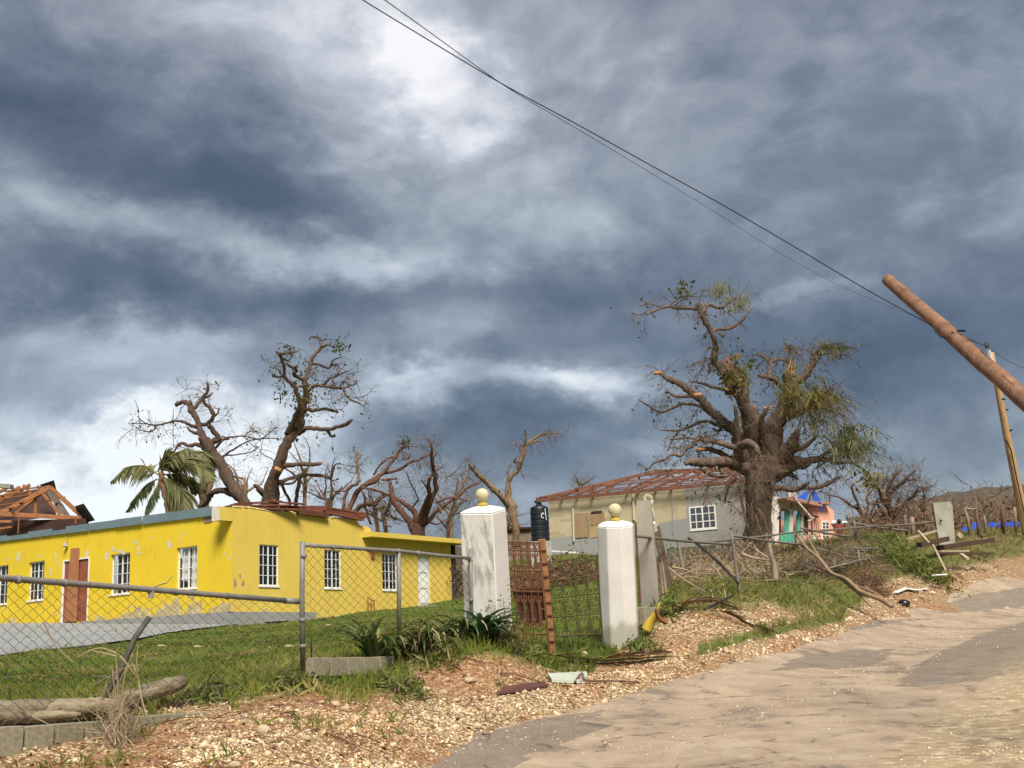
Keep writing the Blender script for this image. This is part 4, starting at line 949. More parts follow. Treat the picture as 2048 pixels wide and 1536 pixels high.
ppoly([(1582, 1066), (1583, 1034), (1594, 1034), (1592, 1066)], -1.3, .1, 'doorway', MAT['dark_wall'])
ppoly([(1559, 1089), (1558, 1066), (1584, 1065), (1588, 1093)], .12, .12, 'balustrade', M_TEAL)
for k in range(7): pf(1561 + k * 3.4, 1070, 1562.6 + k * 3.4, 1085, .12, .16, 'baluster', M_TEAL)
ppoly([(1552, 1108), (1552, 1090), (1585, 1092), (1585, 1106)], .16, .3, 'plinth', M_PINK)
ppoly([(1550, 999), (1560, 997), (1622, 1012.5), (1622, 1016.5), (1552, 1003)], .9, 2.6, 'porch_roof', material('pink_brown_slab', (.40, .22, .16), .85, .2, 3))
ppoly([(1592, 1003), (1650, 1006), (1652, 1010), (1592, 1007)], .5, 4, 'roof_slab', material('pink_brown_slab', (.40, .22, .16), .85, .2, 3))
ppoly([(1549, 1000), (1549, 982), (1573, 982), (1595, 994), (1599, 1003)], -1.5, .2, 'gable', MAT['concrete'])
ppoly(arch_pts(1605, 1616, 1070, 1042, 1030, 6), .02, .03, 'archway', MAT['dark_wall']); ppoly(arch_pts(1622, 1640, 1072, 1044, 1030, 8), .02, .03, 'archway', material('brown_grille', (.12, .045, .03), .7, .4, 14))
for k in range(4): pf(1625 + k * 4, 1036, 1626 + k * 4, 1072, .04, .06, 'grille_bar', M_PINK)
w_ = ppoly([(1643, 1078), (1643, 1041), (1658, 1042), (1657.5, 1079)], .02, .06, 'window', M_PWHT)
for i in range(2):
    for j in range(5): pf(1645 + i * 6.6, 1045 + j * 6.6, 1650 + i * 6.6, 1050 + j * 6.6, .025, .03, 'pane', MAT['grey_glass'], w_)
pf(1640, 1080, 1660, 1084, 0, .3, 'sill', M_PWHT); pf(1642, 1084, 1660, 1096, 0, .2, 'plinth', M_PINK)
pf(1607, 1070, 1629, 1074, .2, .32, 'rail', M_CREAM)
for k in range(4): pf(1608 + k * 5.4, 1074, 1611 + k * 5.4, 1086, .2, .3, 'baluster', M_CREAM)
ppoly([(1668, 1024), (1668, 1012), (1671, 1024)], -.3, .3, 'broken_coping', MAT['concrete'])
mb = MB(); mb.bar(FP.at(*FP.hit(1552, 994), 1.2), FP.at(*FP.hit(1592, 1040), 1.2), .08, .08); build(mb, 'fallen_gutter', M_PWHT, pk)
mb = MB(); mb.bar(FP.at(*FP.hit(1587, 1047), 1.2), FP.at(*FP.hit(1595, 1039), 1.2), .25, .04); build(mb, 'hanging_panel', M_CREAM, pk)
# tarpaulin on its roof
def cloth(pts3, name, mat, label, cat, th=.02, sag=.0, n=6, group=None):
    a, b, c, d = [np.asarray(p, float) for p in pts3]; mb = MB(); nn = nrm(np.cross(b - a, d - a)); V = []
    for i in range(n + 1):
        for j in range(n + 1):
            s_, t_ = i / n, j / n; p = (a * (1 - s_) + b * s_) * (1 - t_) + (d * (1 - s_) + c * s_) * t_
            V.append(p + nn * (.07 * math.sin(i * 2.1 + j) + .05 * math.sin(j * 3.7)) * min(1, np.linalg.norm(b - a) / 2) - np.array([0, 0, sag * math.sin(math.pi * s_) * math.sin(math.pi * t_)]))
    Fq = [(i * (n + 1) + j, (i + 1) * (n + 1) + j, (i + 1) * (n + 1) + j + 1, i * (n + 1) + j + 1) for i in range(n) for j in range(n)]
    mb.add(V, Fq); mb.add([v - nn * th for v in V], [f[::-1] for f in Fq]); o = build(mb, name, mat, smooth=True); tag(o, label, cat, group); return o
dP = 77.0
cloth([P(1586, 1003, dP), P(1611, 1003, dP), P(1617, 984, dP + 3), P(1611, 983, dP + 3)], 'tarpaulin', MAT['tarp_blue'], 'blue tarpaulin wing on the pink house roof, beside the teal porch', 'tarpaulin')
cloth([P(1627, 1004, dP), P(1643, 1006, dP), P(1632, 984, dP + 3), P(1622, 981, dP + 3)], 'tarpaulin', MAT['tarp_blue'], 'blue tarpaulin wing on the pink house roof, over the arched door', 'tarpaulin')
cloth([P(1640, 1012, 74.5), P(1646, 1012, 74.8), P(1643, 1027, 74.5), P(1642, 1027, 74.5)], 'tarpaulin', MAT['tarp_blue'], 'small blue tarpaulin strip hanging down the pink wall', 'tarpaulin', n=3)
ppoly([(1611, 1003), (1614, 990), (1617, 979), (1622, 979), (1625, 990), (1629, 1003)], -1.2, .5, 'gable_vent', M_PWHT)
mb = MB(); q_ = FP.hit(1620, 975); mb.lathe(FP.at(q_[0], q_[1] - .2, -1.4), [(.18, 0), (.22, .15), (.12, .3), (.03, .4)], 8); build(mb, 'finial', M_PWHT, pk)
# ------------------------------------------------------------------ gate, fences, poles
def weather_white(nm='weathered_white_paint', amt=1.0):
    m = bpy.data.materials.new(nm); m.use_nodes = True; t = NT(m.node_tree); m.node_tree.nodes.clear()
    out = t.n('ShaderNodeOutputMaterial'); b = t.n('ShaderNodeBsdfPrincipled'); b.inputs['Roughness'].default_value = .8
    g = t.n('ShaderNodeNewGeometry'); p = t.n('ShaderNodeTexCoord').outputs['Object']
    n1 = t.noise(t.vmath('MULTIPLY', p, (1, 1, .16)).outputs[0], 9, 7, .65).outputs['Fac']; n2 = t.noise(p, 2.2, 4, .6).outputs['Fac']
    n3 = t.noise(p, 30, 4, .6).outputs['Fac']
    # the side away from the rain keeps its paint; the other has gone grey in streaks
    dt = t.vmath('DOT_PRODUCT', g.outputs['Normal'], (-.88, -.47, 0)).outputs['Value']
    side = t.math('MULTIPLY', t.ramp(dt, [(.62, 0.), (.8, 1.)]), amt)
    sz = t.n('ShaderNodeSeparateXYZ'); t.L(p, sz.inputs[0]); hi = t.ramp(sz.outputs['Z'], [(.15, .55), (.9, .75), (1.0, 1.)])
    k = t.math('MULTIPLY', t.math('MULTIPLY', side, hi), t.ramp(t.math('MULTIPLY_ADD', n1, .8, t.math('MULTIPLY', n2, .35)), [(.535, 0.), (.63, 1.)]))
    k = t.math('MAXIMUM', k, t.ramp(n1, [(.70, 0.), (.74, .5)]))
    white = t.mix(t.ramp(n2, [(.3, 0.), (.7, 1.)]), (.70, .68, .64), (.60, .585, .55))
    c = t.mix(k, white, t.mix(t.ramp(n3, [(.4, 0.), (.6, 1.)]), (.22, .215, .19), (.37, .36, .32)))
    foot = t.math('MULTIPLY', t.ramp(t.math('ADD', sz.outputs['Z'], t.math('MULTIPLY', n1, -.5)), [(-.18, .8), (.12, 0.)]), .8)
    c = t.mix(foot, c, (.30, .27, .19))
    t.L(c, b.inputs['Base Color']); bp = t.n('ShaderNodeBump'); bp.inputs['Strength'].default_value = .35; bp.inputs['Distance'].default_value = .015
    t.L(n1, bp.inputs['Height']); t.L(bp.outputs[0], b.inputs['Normal']); t.L(b.outputs[0], out.inputs[0]); return m
M_PIL = weather_white(); M_PIL2 = weather_white('clean_white_paint', .15)
M_BALL = material('cream_ball_paint', (.56, .52, .34), .85, .25, 9, col2=(.40, .36, .22), bump=.2); M_COLL = material('yellow_collar_paint', (.52, .40, .08), .8, .3, 20)
def pillar(ub, vb, ut, vt, d, label, faces, M_PIL):
    b0, t0 = P(ub, vb, d), P(ut, vt, d * .999); ax = t0 - b0; H = np.linalg.norm(ax); ax /= H
    o = thing('gate_pillar', b0, label, 'gate pillar', 'white gate pillars with ball finials')
    mb = MB(); x = nrm(np.cross(ax, (0, -1, 0))); y = np.cross(ax, x)
    lo, hi = [], []
    n = len(faces)
    rows = [(-.25, 1.03), (.0, 1.0), (.06, 1.0), (H * .5, .99), (H - .02, .965), (H + .0, .95)]
    vs, fs = [], []
    for (h, k) in rows:
        for (a, r_) in faces: vs.append(b0 + ax * h + (x * math.cos(R(a)) + y * math.sin(R(a))) * r_ * k)
    for i in range(len(rows) - 1):
        for j in range(n): fs.append((i * n + j, i * n + (j + 1) % n, (i + 1) * n + (j + 1) % n, (i + 1) * n + j))
    fs.append(tuple((len(rows) - 1) * n + j for j in range(n))); mb.add(vs, fs); sh = build(mb, 'shaft', M_PIL, o)
    md = sh.modifiers.new('soft_edges', 'BEVEL'); md.width = .03; md.segments = 3; md.limit_method = 'ANGLE'; md.angle_limit = R(25)
    mb = MB(); r0 = min(f[1] for f in faces) * .92
    vs = []; fs = []; k_ = [(1.0, H + .002), (.8, H + .035), (.45, H + .062), (.2, H + .075)]
    for (q, h) in k_:
        for (a, r_) in faces: vs.append(b0 + ax * h + (x * math.cos(R(a)) + y * math.sin(R(a))) * r_ * .95 * q)
    for i in range(len(k_) - 1):
        for j in range(n): fs.append((i * n + j, i * n + (j + 1) % n, (i + 1) * n + (j + 1) % n, (i + 1) * n + j))
    fs.append(tuple((len(k_) - 1) * n + j for j in range(n))); mb.add(vs, fs); build(mb, 'cap', M_PIL, o)
    rb_ = 13.7 * d / F; top = b0 + ax * (H + .07)
    mb = MB(); mb.lathe(top, [(rb_ * .75, 0), (rb_ * .78, .03), (rb_ * .6, .05), (rb_ * .62, .075)], 20, axis=ax); build(mb, 'collar', M_COLL, o, smooth=True)
    mb = MB(); pr = [(rb_ * math.sin(math.pi * k / 14), rb_ * (1 - math.cos(math.pi * k / 14))) for k in range(15)]; mb.lathe(top + ax * .055, pr, 24, axis=ax); build(mb, 'ball', M_BALL, o, smooth=True)
    return o, b0, ax, H
k1, k2 = 16.6 / F, 19.1 / F
sq = [(a + 20, 60 * k1) for a in (45, 135, 225, 315)]
p1, p1b, p1a, p1h = pillar(980, 1302, 966, 1022, 16.6, 'taller white gate pillar with grey weathered left face', [(a + 45 - 22, 52 * k1) for a in (0, 90, 180, 270)], M_PIL)
octo = [(a + 12, 39 * k2) for a in range(0, 360, 45)]
p2, p2b, p2a, p2h = pillar(1241, 1292, 1231, 1050, 19.1, 'clean white octagonal gate pillar on the uphill side', octo, M_PIL2)
# crack and conduit on the octagonal pillar
# ---- wrought iron gate leaves
M_RUST = material('rusty_iron', (.165, .07, .034), .9, .5, 30); M_RUSTO = material('orange_rust_steel', (.32, .165, .065), .9, .5, 14); M_IRON = material('dark_olive_iron', (.085, .075, .03), .8, .5, 20); M_PLATE = material('dark_rust_sheet', (.075, .032, .022), .9, .5, 6)
class Quad:
    """a leaf spanned by four corners: top-left, top-right, bottom-right, bottom-left"""
    def __init__(s, a, b, c, d): s.q = [np.asarray(x, float) for x in (a, b, c, d)]
    def at(s, x, y):
        a, b, c, d = s.q; return (a * (1 - x) + b * x) * (1 - y) + (d * (1 - x) + c * x) * y
def scroll(Q, x0, x1, y0, y1, flip, r=.008):
    """a C scroll with curled ends"""
    pts = []; n = 26
    for k in range(n + 1):
        t_ = k / n; 
        if t_ < .28: a = t_ / .28; ang = math.pi * (1.9 - 1.9 * a) ; rr = .16 + .0 * a; px = .62 - .0 + .30 * math.cos(ang + math.pi) * (.45 + .55 * a) - .05; py = .14 + .12 * math.sin(ang) * (.45 + .55 * a)
        elif t_ > .72: a = (1 - t_) / .28; ang = math.pi * (1.9 - 1.9 * a); px = .62 + .30 * math.cos(ang + math.pi) * (.45 + .55 * a) - .05; py = .86 - .12 * math.sin(ang) * (.45 + .55 * a)
        else: a = (t_ - .28) / .44; px = .27 - .10 * math.sin(a * math.pi); py = .14 + .72 * a
        if flip: px = 1 - px
        pts.append(Q.at(x0 + (x1 - x0) * px, y0 + (y1 - y0) * py))
    return pts
def gate_leaf(label, Q, rows, cols, m, rbar, fr):
    o = thing('gate_leaf', Q.at(.5, 1), label, 'gate', 'iron gate leaves')
    def T(x0, y0, x1, y1, r, name, mm=m):
        mb = MB(); mb.tube([Q.at(x0, y0), Q.at(x1, y1)], r, 6); return build(mb, name, mm, o)
    for y in rows: T(0, y, 1, y, rbar, 'rail')
    for k in range(cols + 1): T(k / cols, rows[0] - (.02 if k % 2 else 0), k / cols, 1, rbar if k in (0, cols) else rbar * .75, 'bar')
    for a, b in zip(rows[:-1], rows[1:]):
        for k in range(cols):
            for fl in (0, 1):
                x0 = (k + .04 + .47 * fl) / cols; x1 = (k + .49 + .47 * fl) / cols
                mb = MB(); mb.tube(scroll(Q, x0, x1, a + .01, b - .01, fl), rbar * .62, 5); build(mb, 'scroll', m, o)
    return o
dA, dB, dC = 17.0, 17.6, 18.7
QL = Quad(P(1012, 1084, dA), P(1082, 1086, dB), P(1101, 1303, dB), P(1022, 1302, dA))
gl = gate_leaf('rusty brown gate leaf with a sheet of rusted metal behind its scrolls', QL, [0, .075, .26, .45, .84], 5, M_RUST, .013, .02)
mb = MB(); mb.prism([QL.at(x, y) + np.array([0, .05, 0]) for x, y in ((.12, .44), (.96, .40), (.99, .7), (.6, .76), (.2, .70))], np.array([0, .012, 0])); build(mb, 'rust_sheet', M_PLATE, gl)
mb = MB(); mb.prism([QL.at(x, y) + np.array([0, .07, 0]) for x, y in ((.02, .02), (.98, .0), (.98, .38), (.03, .36))], np.array([0, .01, 0]))
QR = Quad(P(1094, 1122, dB + .15), P(1193, 1107, dC), P(1207, 1300, dC), P(1112, 1304, dB + .15))
gr_ = gate_leaf('thin green-brown gate leaf of open scrolls beside the octagonal pillar', QR, [.02, .22, .41, .62, .83], 4, M_IRON, .013, .02)
gp = thing('gate_post', P(1104, 1306, dB), 'leaning orange rusted square post where the gate leaves meet', 'gate post')
mb = MB(); mb.bar(P(1084, 1079, dB), P(1105, 1308, dB), .10, .10, up=(0, 1, .0)); build(mb, 'shaft', M_RUSTO, gp)
mb = MB(); mb.bar(P(1078, 1084, dB - .06), P(1099, 1306, dB - .06), .035, .03, up=(0, 1, 0)); build(mb, 'edge_bar', M_RUST, gp)
for k in range(8):
    y = 1100 + k * 26; mb = MB(); q = P(1084 + 21 * (y - 1079) / 229, y, dB - .06); mb.box(q, (.052, 0, 0), (0, .012, 0), (0, 0, .009)); build(mb, 'weld_strap', M_RUST, gp)

# ---- chain-link fence
M_GAL = material('galvanised_pipe', (.225, .215, .20), .6, .3, 12, metal=.2); M_WIRE = material('chain_link_wire', (.12, .105, .085), .6, .4, 8, metal=.2)
def chain_link(parent, c00, c10, c11, c01, pitch=.075, r=.0022, sag=.0, name='chain_link'):
    """diamond mesh across a quad (top-left, top-right, bottom-right, bottom-left): zigzag wires joined into one part"""
    Q = Quad(c00, c10, c11, c01); Wd = np.linalg.norm(Q.q[1] - Q.q[0]); Hd = (np.linalg.norm(Q.q[3] - Q.q[0]) + np.linalg.norm(Q.q[2] - Q.q[1])) / 2
    nw = int(Wd / pitch); nh = max(2, int(Hd / (pitch * .62))); mb = MB(); nn = nrm(np.cross(Q.q[1] - Q.q[0], Q.q[3] - Q.q[0]))
    for i in range(nw):
        pts = []
        for j in range(nh + 1):
            x = (i + .5 + (.5 if (j + i) % 2 else -.5)) / nw; y = j / nh
            q = Q.at(min(max(x, 0), 1), y); wv_ = sag * (vnoise(q[0] * 1.3 + 5, q[2] * 2.1 + y * 3, 3) - .5)
            pts.append(q + nn * (wv_ + (.004 if (i + j) % 2 else -.004)) + np.array([sag * .5 * (vnoise(x * 9, y * 7, 8) - .5), 0, sag * .5 * (vnoise(x * 8 + 3, y * 6, 9) - .5)]))
        mb.tube(pts, r, 3, cap=False)
    o = build(mb, name, M_WIRE, parent, kind='stuff'); return o
lf = thing('chain_link_fence', P(300, 1450, 11), 'low chain-link fence bay with sagging pipe rail along the block wall', 'fence', 'chain-link fence bays')
rl_pts = [P(-260, 1137, 8.6), P(0, 1156, 10.0), P(130, 1166, 10.8), P(300, 1179, 11.7), P(430, 1190, 12.4), P(570, 1201, 13.2)]
mb = MB(); mb.tube(rl_pts, .029, 9); build(mb, 'top_rail', M_GAL, lf, smooth=True)
mb = MB(); mb.tube([P(566, 1201, 13.2), P(598, 1203, 13.3)], .033, 9); build(mb, 'rail_end', M_GAL, lf, smooth=True)
def clamp(p, ax, r, parent):
    mb = MB(); mb.lathe(np.asarray(p) - nrm(ax) * .02, [(r, 0), (r * 1.2, .005), (r * 1.2, .035), (r, .04)], 10, axis=ax); build(mb, 'clamp', M_GAL, parent, smooth=True)
for q in ((130, 1166, 10.8), (36, 1159, 10.2), (352, 1184, 12), (455, 1192, 12.6)): clamp(P(*q), rl_pts[3] - rl_pts[1], .031, lf)
mb = MB(); mb.box(P(302, 1186, 11.7), (.025, .01, 0), (-.006, .016, 0), (0, 0, .05)); build(mb, 'hook', M_GAL, lf)
def wall_top(u): return float(np.interp(u, [-300, 0, 220, 232, 420, 480], [1462, 1452, 1438, 1432, 1422, 1415]))
Dl = lambda u: float(np.interp(u, [-260, 0, 130, 300, 430, 600], [8.6, 10.0, 10.8, 11.7, 12.4, 13.3]))
for a, b in ((-260, 0), (0, 150), (150, 300), (300, 450), (450, 600)):
    tv = lambda u: float(np.interp(u, [-260, 0, 130, 300, 430, 600], [1140, 1159, 1169, 1182, 1193, 1206])); bv = lambda u: wall_top(u) if u < 480 else float(np.interp(u, [480, 600], [1408, 1352]))
    chain_link(lf, P(a, tv(a), Dl(a)), P(b, tv(b), Dl(b)), P(b, bv(b), Dl(b)), P(a, bv(a), Dl(a)), sag=.035, r=.0034)
rf = thing('chain_link_fence', P(770, 1320, 14.5), 'tall chain-link fence bay between grey post and weathered pillar', 'fence', 'chain-link fence bays')
mb = MB(); mb.tube([P(605, 1083, 13.3), P(604, 1200, 13.3), P(606, 1362, 13.3)], .030, 10); build(mb, 'post', M_GAL, rf, smooth=True)
mb = MB(); mb.tube([P(797, 1098, 15.0), P(799, 1290, 15.0)], .028, 9); build(mb, 'post', M_GAL, rf, smooth=True)
mb = MB(); mb.tube([P(941, 1098, 16.35), P(944, 1290, 16.3)], .024, 9); build(mb, 'post', M_GAL, rf, smooth=True)
mb = MB(); mb.tube([P(605, 1090, 13.3), P(700, 1096, 14.1), P(797, 1102, 15.0), P(870, 1110, 15.6), P(941, 1117, 16.35)], .024, 9); build(mb, 'top_rail', M_GAL, rf, smooth=True)
for q in ((607, 1112, 13.3), (605, 1240, 13.3), (606, 1292, 13.3)): clamp(P(*q), (0, 0, 1), .032, rf)
for q in ((666, 1094, 13.8), (737, 1099, 14.5), (797, 1102, 15), (836, 1106, 15.3)): clamp(P(*q), (.6, .8, 0), .026, rf)
for q in ((941, 1121, 16.35), (943, 1200, 16.3)): clamp(P(*q), (0, 0, 1), .026, rf)
chain_link(rf, P(608, 1092, 13.3), P(797, 1104, 15), P(799, 1262, 15), P(608, 1318, 13.3), sag=.03, r=.0034, pitch=.085); chain_link(rf, P(797, 1104, 15), P(941, 1120, 16.35), P(944, 1290, 16.3), P(799, 1280, 15), sag=.02, r=.0034, pitch=.085)
lp = thing('leaning_post', P(200, 1422, 10.9), 'dark pipe stub leaning over the log beside the dead shrub', 'post')
mb = MB(); mb.tube([P(188, 1436, 10.9), P(246, 1330, 11.1), P(270, 1276, 11.2), P(299, 1234, 11.3)], .027, 9); build(mb, 'pipe', material('dark_pipe', (.075, .07, .06), .7, .4, 12), lp, smooth=True)
# ---- concrete block walls
bb = bpy.data.meshes.new('concrete_block'); 
def block_mesh():
    mb = MB(); mb.box((0, 0, 0), (.5, 0, 0), (0, .5, 0), (0, 0, .5)); me = new_mesh('concrete_block', np.concatenate(mb.v), mb.f, MAT['concrete_block'])
    import bmesh as _bm; b_ = _bm.new(); b_.from_mesh(me); _bm.ops.bevel(b_, geom=list(b_.edges), offset=.03, segments=1, affect='EDGES'); b_.to_mesh(me); b_.free(); return me
BLK = block_mesh()
def block_wall(parent, a, b, n, h, th=.15, gap=.032, jit=.012, seed=0):
    """n blocks from a to b (points on the top edge)"""
    a, b = np.asarray(a), np.asarray(b); r_ = np.random.default_rng(seed); t_ = (b - a) / n; tn = nrm(t_); nn = nrm(np.cross(tn, (0, 0, 1)))
    for k in range(n):
        c = a + t_ * (k + .5) - np.array([0, 0, h / 2]) + nn * jit * (r_.random() - .5) * 2 + np.array([0, 0, jit * (r_.random() - .5)])
        m4 = np.eye(4); m4[:3, 0] = t_ - tn * gap; m4[:3, 1] = nn * th; m4[:3, 2] = (0, 0, h); m4[:3, 3] = c; inst('concrete_block', BLK, parent, m4)
def mortar(parent, a, b, h, th=.08):
    mb = MB(); a, b = np.asarray(a), np.asarray(b); mb.bar(a - np.array([0, 0, h / 2 + .012]), b - np.array([0, 0, h / 2 + .012]), th, h - .02); build(mb, 'mortar', MAT['timber_grey'], parent)
bw = thing('block_wall', P(110, 1495, 10.2), 'low mossy block wall under the log, ending at the dead shrub', 'wall', 'low block walls')
L1 = [(-240, 1468, 8.9), (-112, 1459, 9.4), (28, 1452, 9.95)]
for (a, b, n, h, s) in ((P(-245, 1466, 8.9), P(215, 1442, 10.7), 7, .24, 1), (P(-245, 1514, 8.9), P(215, 1487, 10.7), 7, .2, 2), (P(238, 1434, 10.8), P(470, 1420, 12.1), 4, .2, 3)):
    block_wall(bw, a, b, n, h, seed=s); mortar(bw, a, b, h)
bw2 = thing('block_wall', P(690, 1345, 14), 'short grey block wall at the foot of the tall chain-link bay', 'wall', 'low block walls')
for (a, b, n, h, s) in ((P(612, 1316, 13.35), P(778, 1313, 15.0), 5, .205, 4), (P(620, 1354, 13.4), P(778, 1349, 15.0), 4, .2, 5)): block_wall(bw2, a, b, n, h, seed=s); mortar(bw2, a, b, h)
bw3 = thing('block_wall', P(1330, 1250, 20.6), 'stub of block wall beside the octagonal pillar under the concrete column', 'wall', 'low block walls')
block_wall(bw3, P(1282, 1214, 20.0), P(1352, 1214, 21.6), 4, .34, seed=6); mortar(bw3, P(1282, 1214, 20.0), P(1352, 1214, 21.6), .34)
for (u, v0, v1) in ((622, 1283, 1316),):
    o = thing('iron_rod', P(u, v1, 13.5), 'short black reinforcing rod standing in the grey block wall', 'rod'); mb = MB(); mb.tube([P(u, v0, 13.5), P(u + 1, v1 + 6, 13.5)], .009, 6); build(mb, 'bar', MAT['black_metal'], o)
# ---- concrete column and service pole behind the octagonal pillar
cc_ = thing('concrete_column', P(1300, 1205, 21.5), 'grey concrete column behind the octagonal pillar, covered with wire mesh below', 'column')
mb = MB(); a, b_ = P(1288, 1002, 21.5), P(1300, 1208, 21.3)
mb.prism([P(1273, 1001, 21.5), P(1302, 1000, 21.5), P(1311, 1080, 21.4), P(1319, 1212, 21.3), P(1282, 1214, 21.3), P(1277, 1080, 21.4)], np.array([.03, .3, 0])); build(mb, 'shaft', material('grey_column', (.32, .295, .245), .95, .22, 3, bump=.3), cc_)
chain_link(cc_, P(1276, 1074, 21.2), P(1313, 1076, 21.25), P(1319, 1205, 21.1), P(1282, 1208, 21.1), pitch=.05, r=.0022, name='wire_mesh')
sp = thing('service_pole', P(1333, 1172, 23), 'leaning grey timber service post with a meter box and pale conduit', 'post')
mb = MB(); mb.bar(P(1311, 1050, 22.6), P(1338, 1172, 23), .13, .12, up=(0, 1, 0)); build(mb, 'post', MAT['timber_grey'], sp)
mb = MB(); mb.bar(P(1304, 1046, 22.3), P(1308, 1062, 22.35), .12, .1, up=(0, 1, 0)); build(mb, 'meter_box', MAT['white_metal'], sp)
mb = MB(); mb.tube([P(1308, 1044, 22.4), P(1307, 1028, 22.4), P(1304, 1016, 22.4), P(1299, 1006, 22.4)], .016, 7); build(mb, 'conduit', material('bone_conduit', (.62, .57, .46), .6, .15), sp, smooth=True)
mb = MB()
for w_, h_ in ((8.5, 10.5), (7, 9), (5.2, 7)): mb.tube([P(1297 + w_ * math.cos(a) + 2.0 * math.sin(a), 1000 + h_ * math.sin(a), 22.4 - .03 * w_ / 8) for a in np.linspace(0, 2 * math.pi, 20)], .013, 6)
build(mb, 'cable_coil', material('bone_conduit', (.62, .57, .46), .6, .15), sp, smooth=True)
for (a, b_, w_, n_) in (((1322, 1120, 22.8), (1332, 1190, 22.6), .05, 'prop'), ((1318, 1128, 22.5), (1327, 1196, 22.4), .035, 'prop'), ((1314, 1120, 22.4), (1322, 1170, 22.5), .03, 'prop')):
    mb = MB(); mb.bar(P(*a), P(*b_), w_, w_); build(mb, n_, MAT['timber_grey'], sp)
# hinge stile hanging on the far side of the octagonal pillar
hs = thing('iron_strap', P(1281, 1200, 19.3), 'rusty iron edge strip hanging along the octagonal pillar', 'iron strip')
mb = MB(); mb.tube([P(1271, 1044, 19.35), P(1274, 1100, 19.35), P(1281, 1206, 19.3)], .016, 6); build(mb, 'strip', M_RUST, hs)

# ---- fallen utility pole and wires
M_POLE = material('treated_pole', (.285, .155, .09), .9, .3, 3.2, col2=(.12, .062, .04), stretch=(1, 2.2, 1.6), bump=.9, bscale=9); M_POLE2 = material('pale_pole', (.42, .27, .135), .85, .3, 4, stretch=(2, 2, .5))
A0, A1 = P(1776, 560, 14.0), P(2060, 808, 10.9); dirp = A1 - A0
k = 1.0
while True:
    q = A0 + dirp * k
    if q[2] < base_h(q[0], q[1]) - .2 or k > 6: break
    k += .05
up_ = thing('fallen_utility_pole', np.array([q[0], q[1], base_h(q[0], q[1])]), 'brown treated timber utility pole snapped over and leaning across the sky', 'utility pole')
npz = 46; pts = [A0 + dirp * (k * i / npz) for i in range(npz + 1)]
for i in range(npz + 1): pts[i] = pts[i] + np.array([0, 0, 1]) * .02 * (vnoise(i * .4, 2, 3) - .5)
rads = [(.069 + .0185 * min(k * i / npz, 1.6)) * (1 + .05 * (vnoise(i * .9, 7., 5) - .5)) for i in range(npz + 1)]
mb = MB(); mb.tube(pts, rads, 22, rough=.045, cap=False); build(mb, 'shaft', M_POLE, up_, smooth=True)
mb = MB(); pd = nrm(dirp); mb.lathe(A0 + pd * .003, [(.069, 0), (.064, -.004), (.0, -.005)], 22, axis=pd); build(mb, 'cut_end', material('pole_end_grain', (.15, .072, .045), .9, .4, 18), up_)
for kk in (.10, .22, .31, .52, .68, .83):      # split checks along the grain
    q = A0 + dirp * kk; x_ = nrm(np.cross(pd, -FWD)); y_ = nrm(np.cross(x_, pd)); y_ = y_ if y_ @ FWD < 0 else -y_; o_ = (kk * 37 % 1 - .5) * 1.3
    c0_ = q + (x_ * math.sin(o_) + y_ * math.cos(o_)) * (.069 + .0185 * kk) ; mb = MB(); mb.tube([c0_, c0_ + pd * .14 + x_ * .004, c0_ + pd * .34], [.002, .0045, .0015], 4); build(mb, 'crack', MAT['dark_wall'], up_)
hp = A0 + dirp * .385
mb = MB(); mb.lathe(hp + nrm(np.cross(pd, -_f)) * .03 - FWD * .065, [(.03, 0), (.03, .04), (.015, .06)], 8, axis=-FWD); build(mb, 'bolt', MAT['black_metal'], up_)
sn = thing('wire_clamp', hp, 'small black clamp and wire loop on the fallen pole', 'wire clamp'); 
mb = MB(); mb.tube([P(1862, 648, 12.4), P(1872, 664, 12.35), P(1882, 674, 12.3), P(1895, 676, 12.4)], .008, 6); mb.tube([P(1916, 661, 12.3), P(1930, 662, 12.2)], .012, 6); build(mb, 'loop', MAT['black_metal'], sn)
fp_ = thing('utility_pole', drop(*P(2056, 1062, 56)[:2], -.2), 'pale far utility pole leaning beside the blue tarpaulins', 'utility pole')
fb0 = P(2053, 1062, 56.0)
mb = MB(); mb.tube([P(1982, 705, 56), P(1993, 760, 56), P(2010, 850, 56), P(2030, 950, 56), P(2053, 1062, 56), P(2056, 1085, 56)], [.13, .14, .17, .19, .22, .23], 10, rough=.06); build(mb, 'shaft', M_POLE2, fp_, smooth=True)
mb = MB(); mb.bar(P(1977, 700, 55.8), P(1983, 722, 55.8), .12, .1); build(mb, 'insulator_bracket', MAT['white_metal'], fp_)
mb = MB(); mb.lathe(P(1974, 696, 55.8), [(.06, 0), (.13, .1), (.1, .25), (.03, .3)], 8); build(mb, 'insulator', MAT['grey_glass'], fp_)
for (a, b_) in (((2004, 798), (2010, 799)), ((2012, 819), (2016, 820)), ((2020, 862), (2024, 859))): 
    mb = MB(); mb.tube([P(*a, 55.6), P(*b_, 55.4)], .04, 6); build(mb, 'step_bolt', MAT['black_metal'], fp_)
mb = MB(); mb.tube([P(2012, 880, 55.7), P(2022, 900, 55.7), P(2034, 960, 55.7), P(2052, 1040, 55.7)], .03, 5); build(mb, 'drop_cable', MAT['black_metal'], fp_)
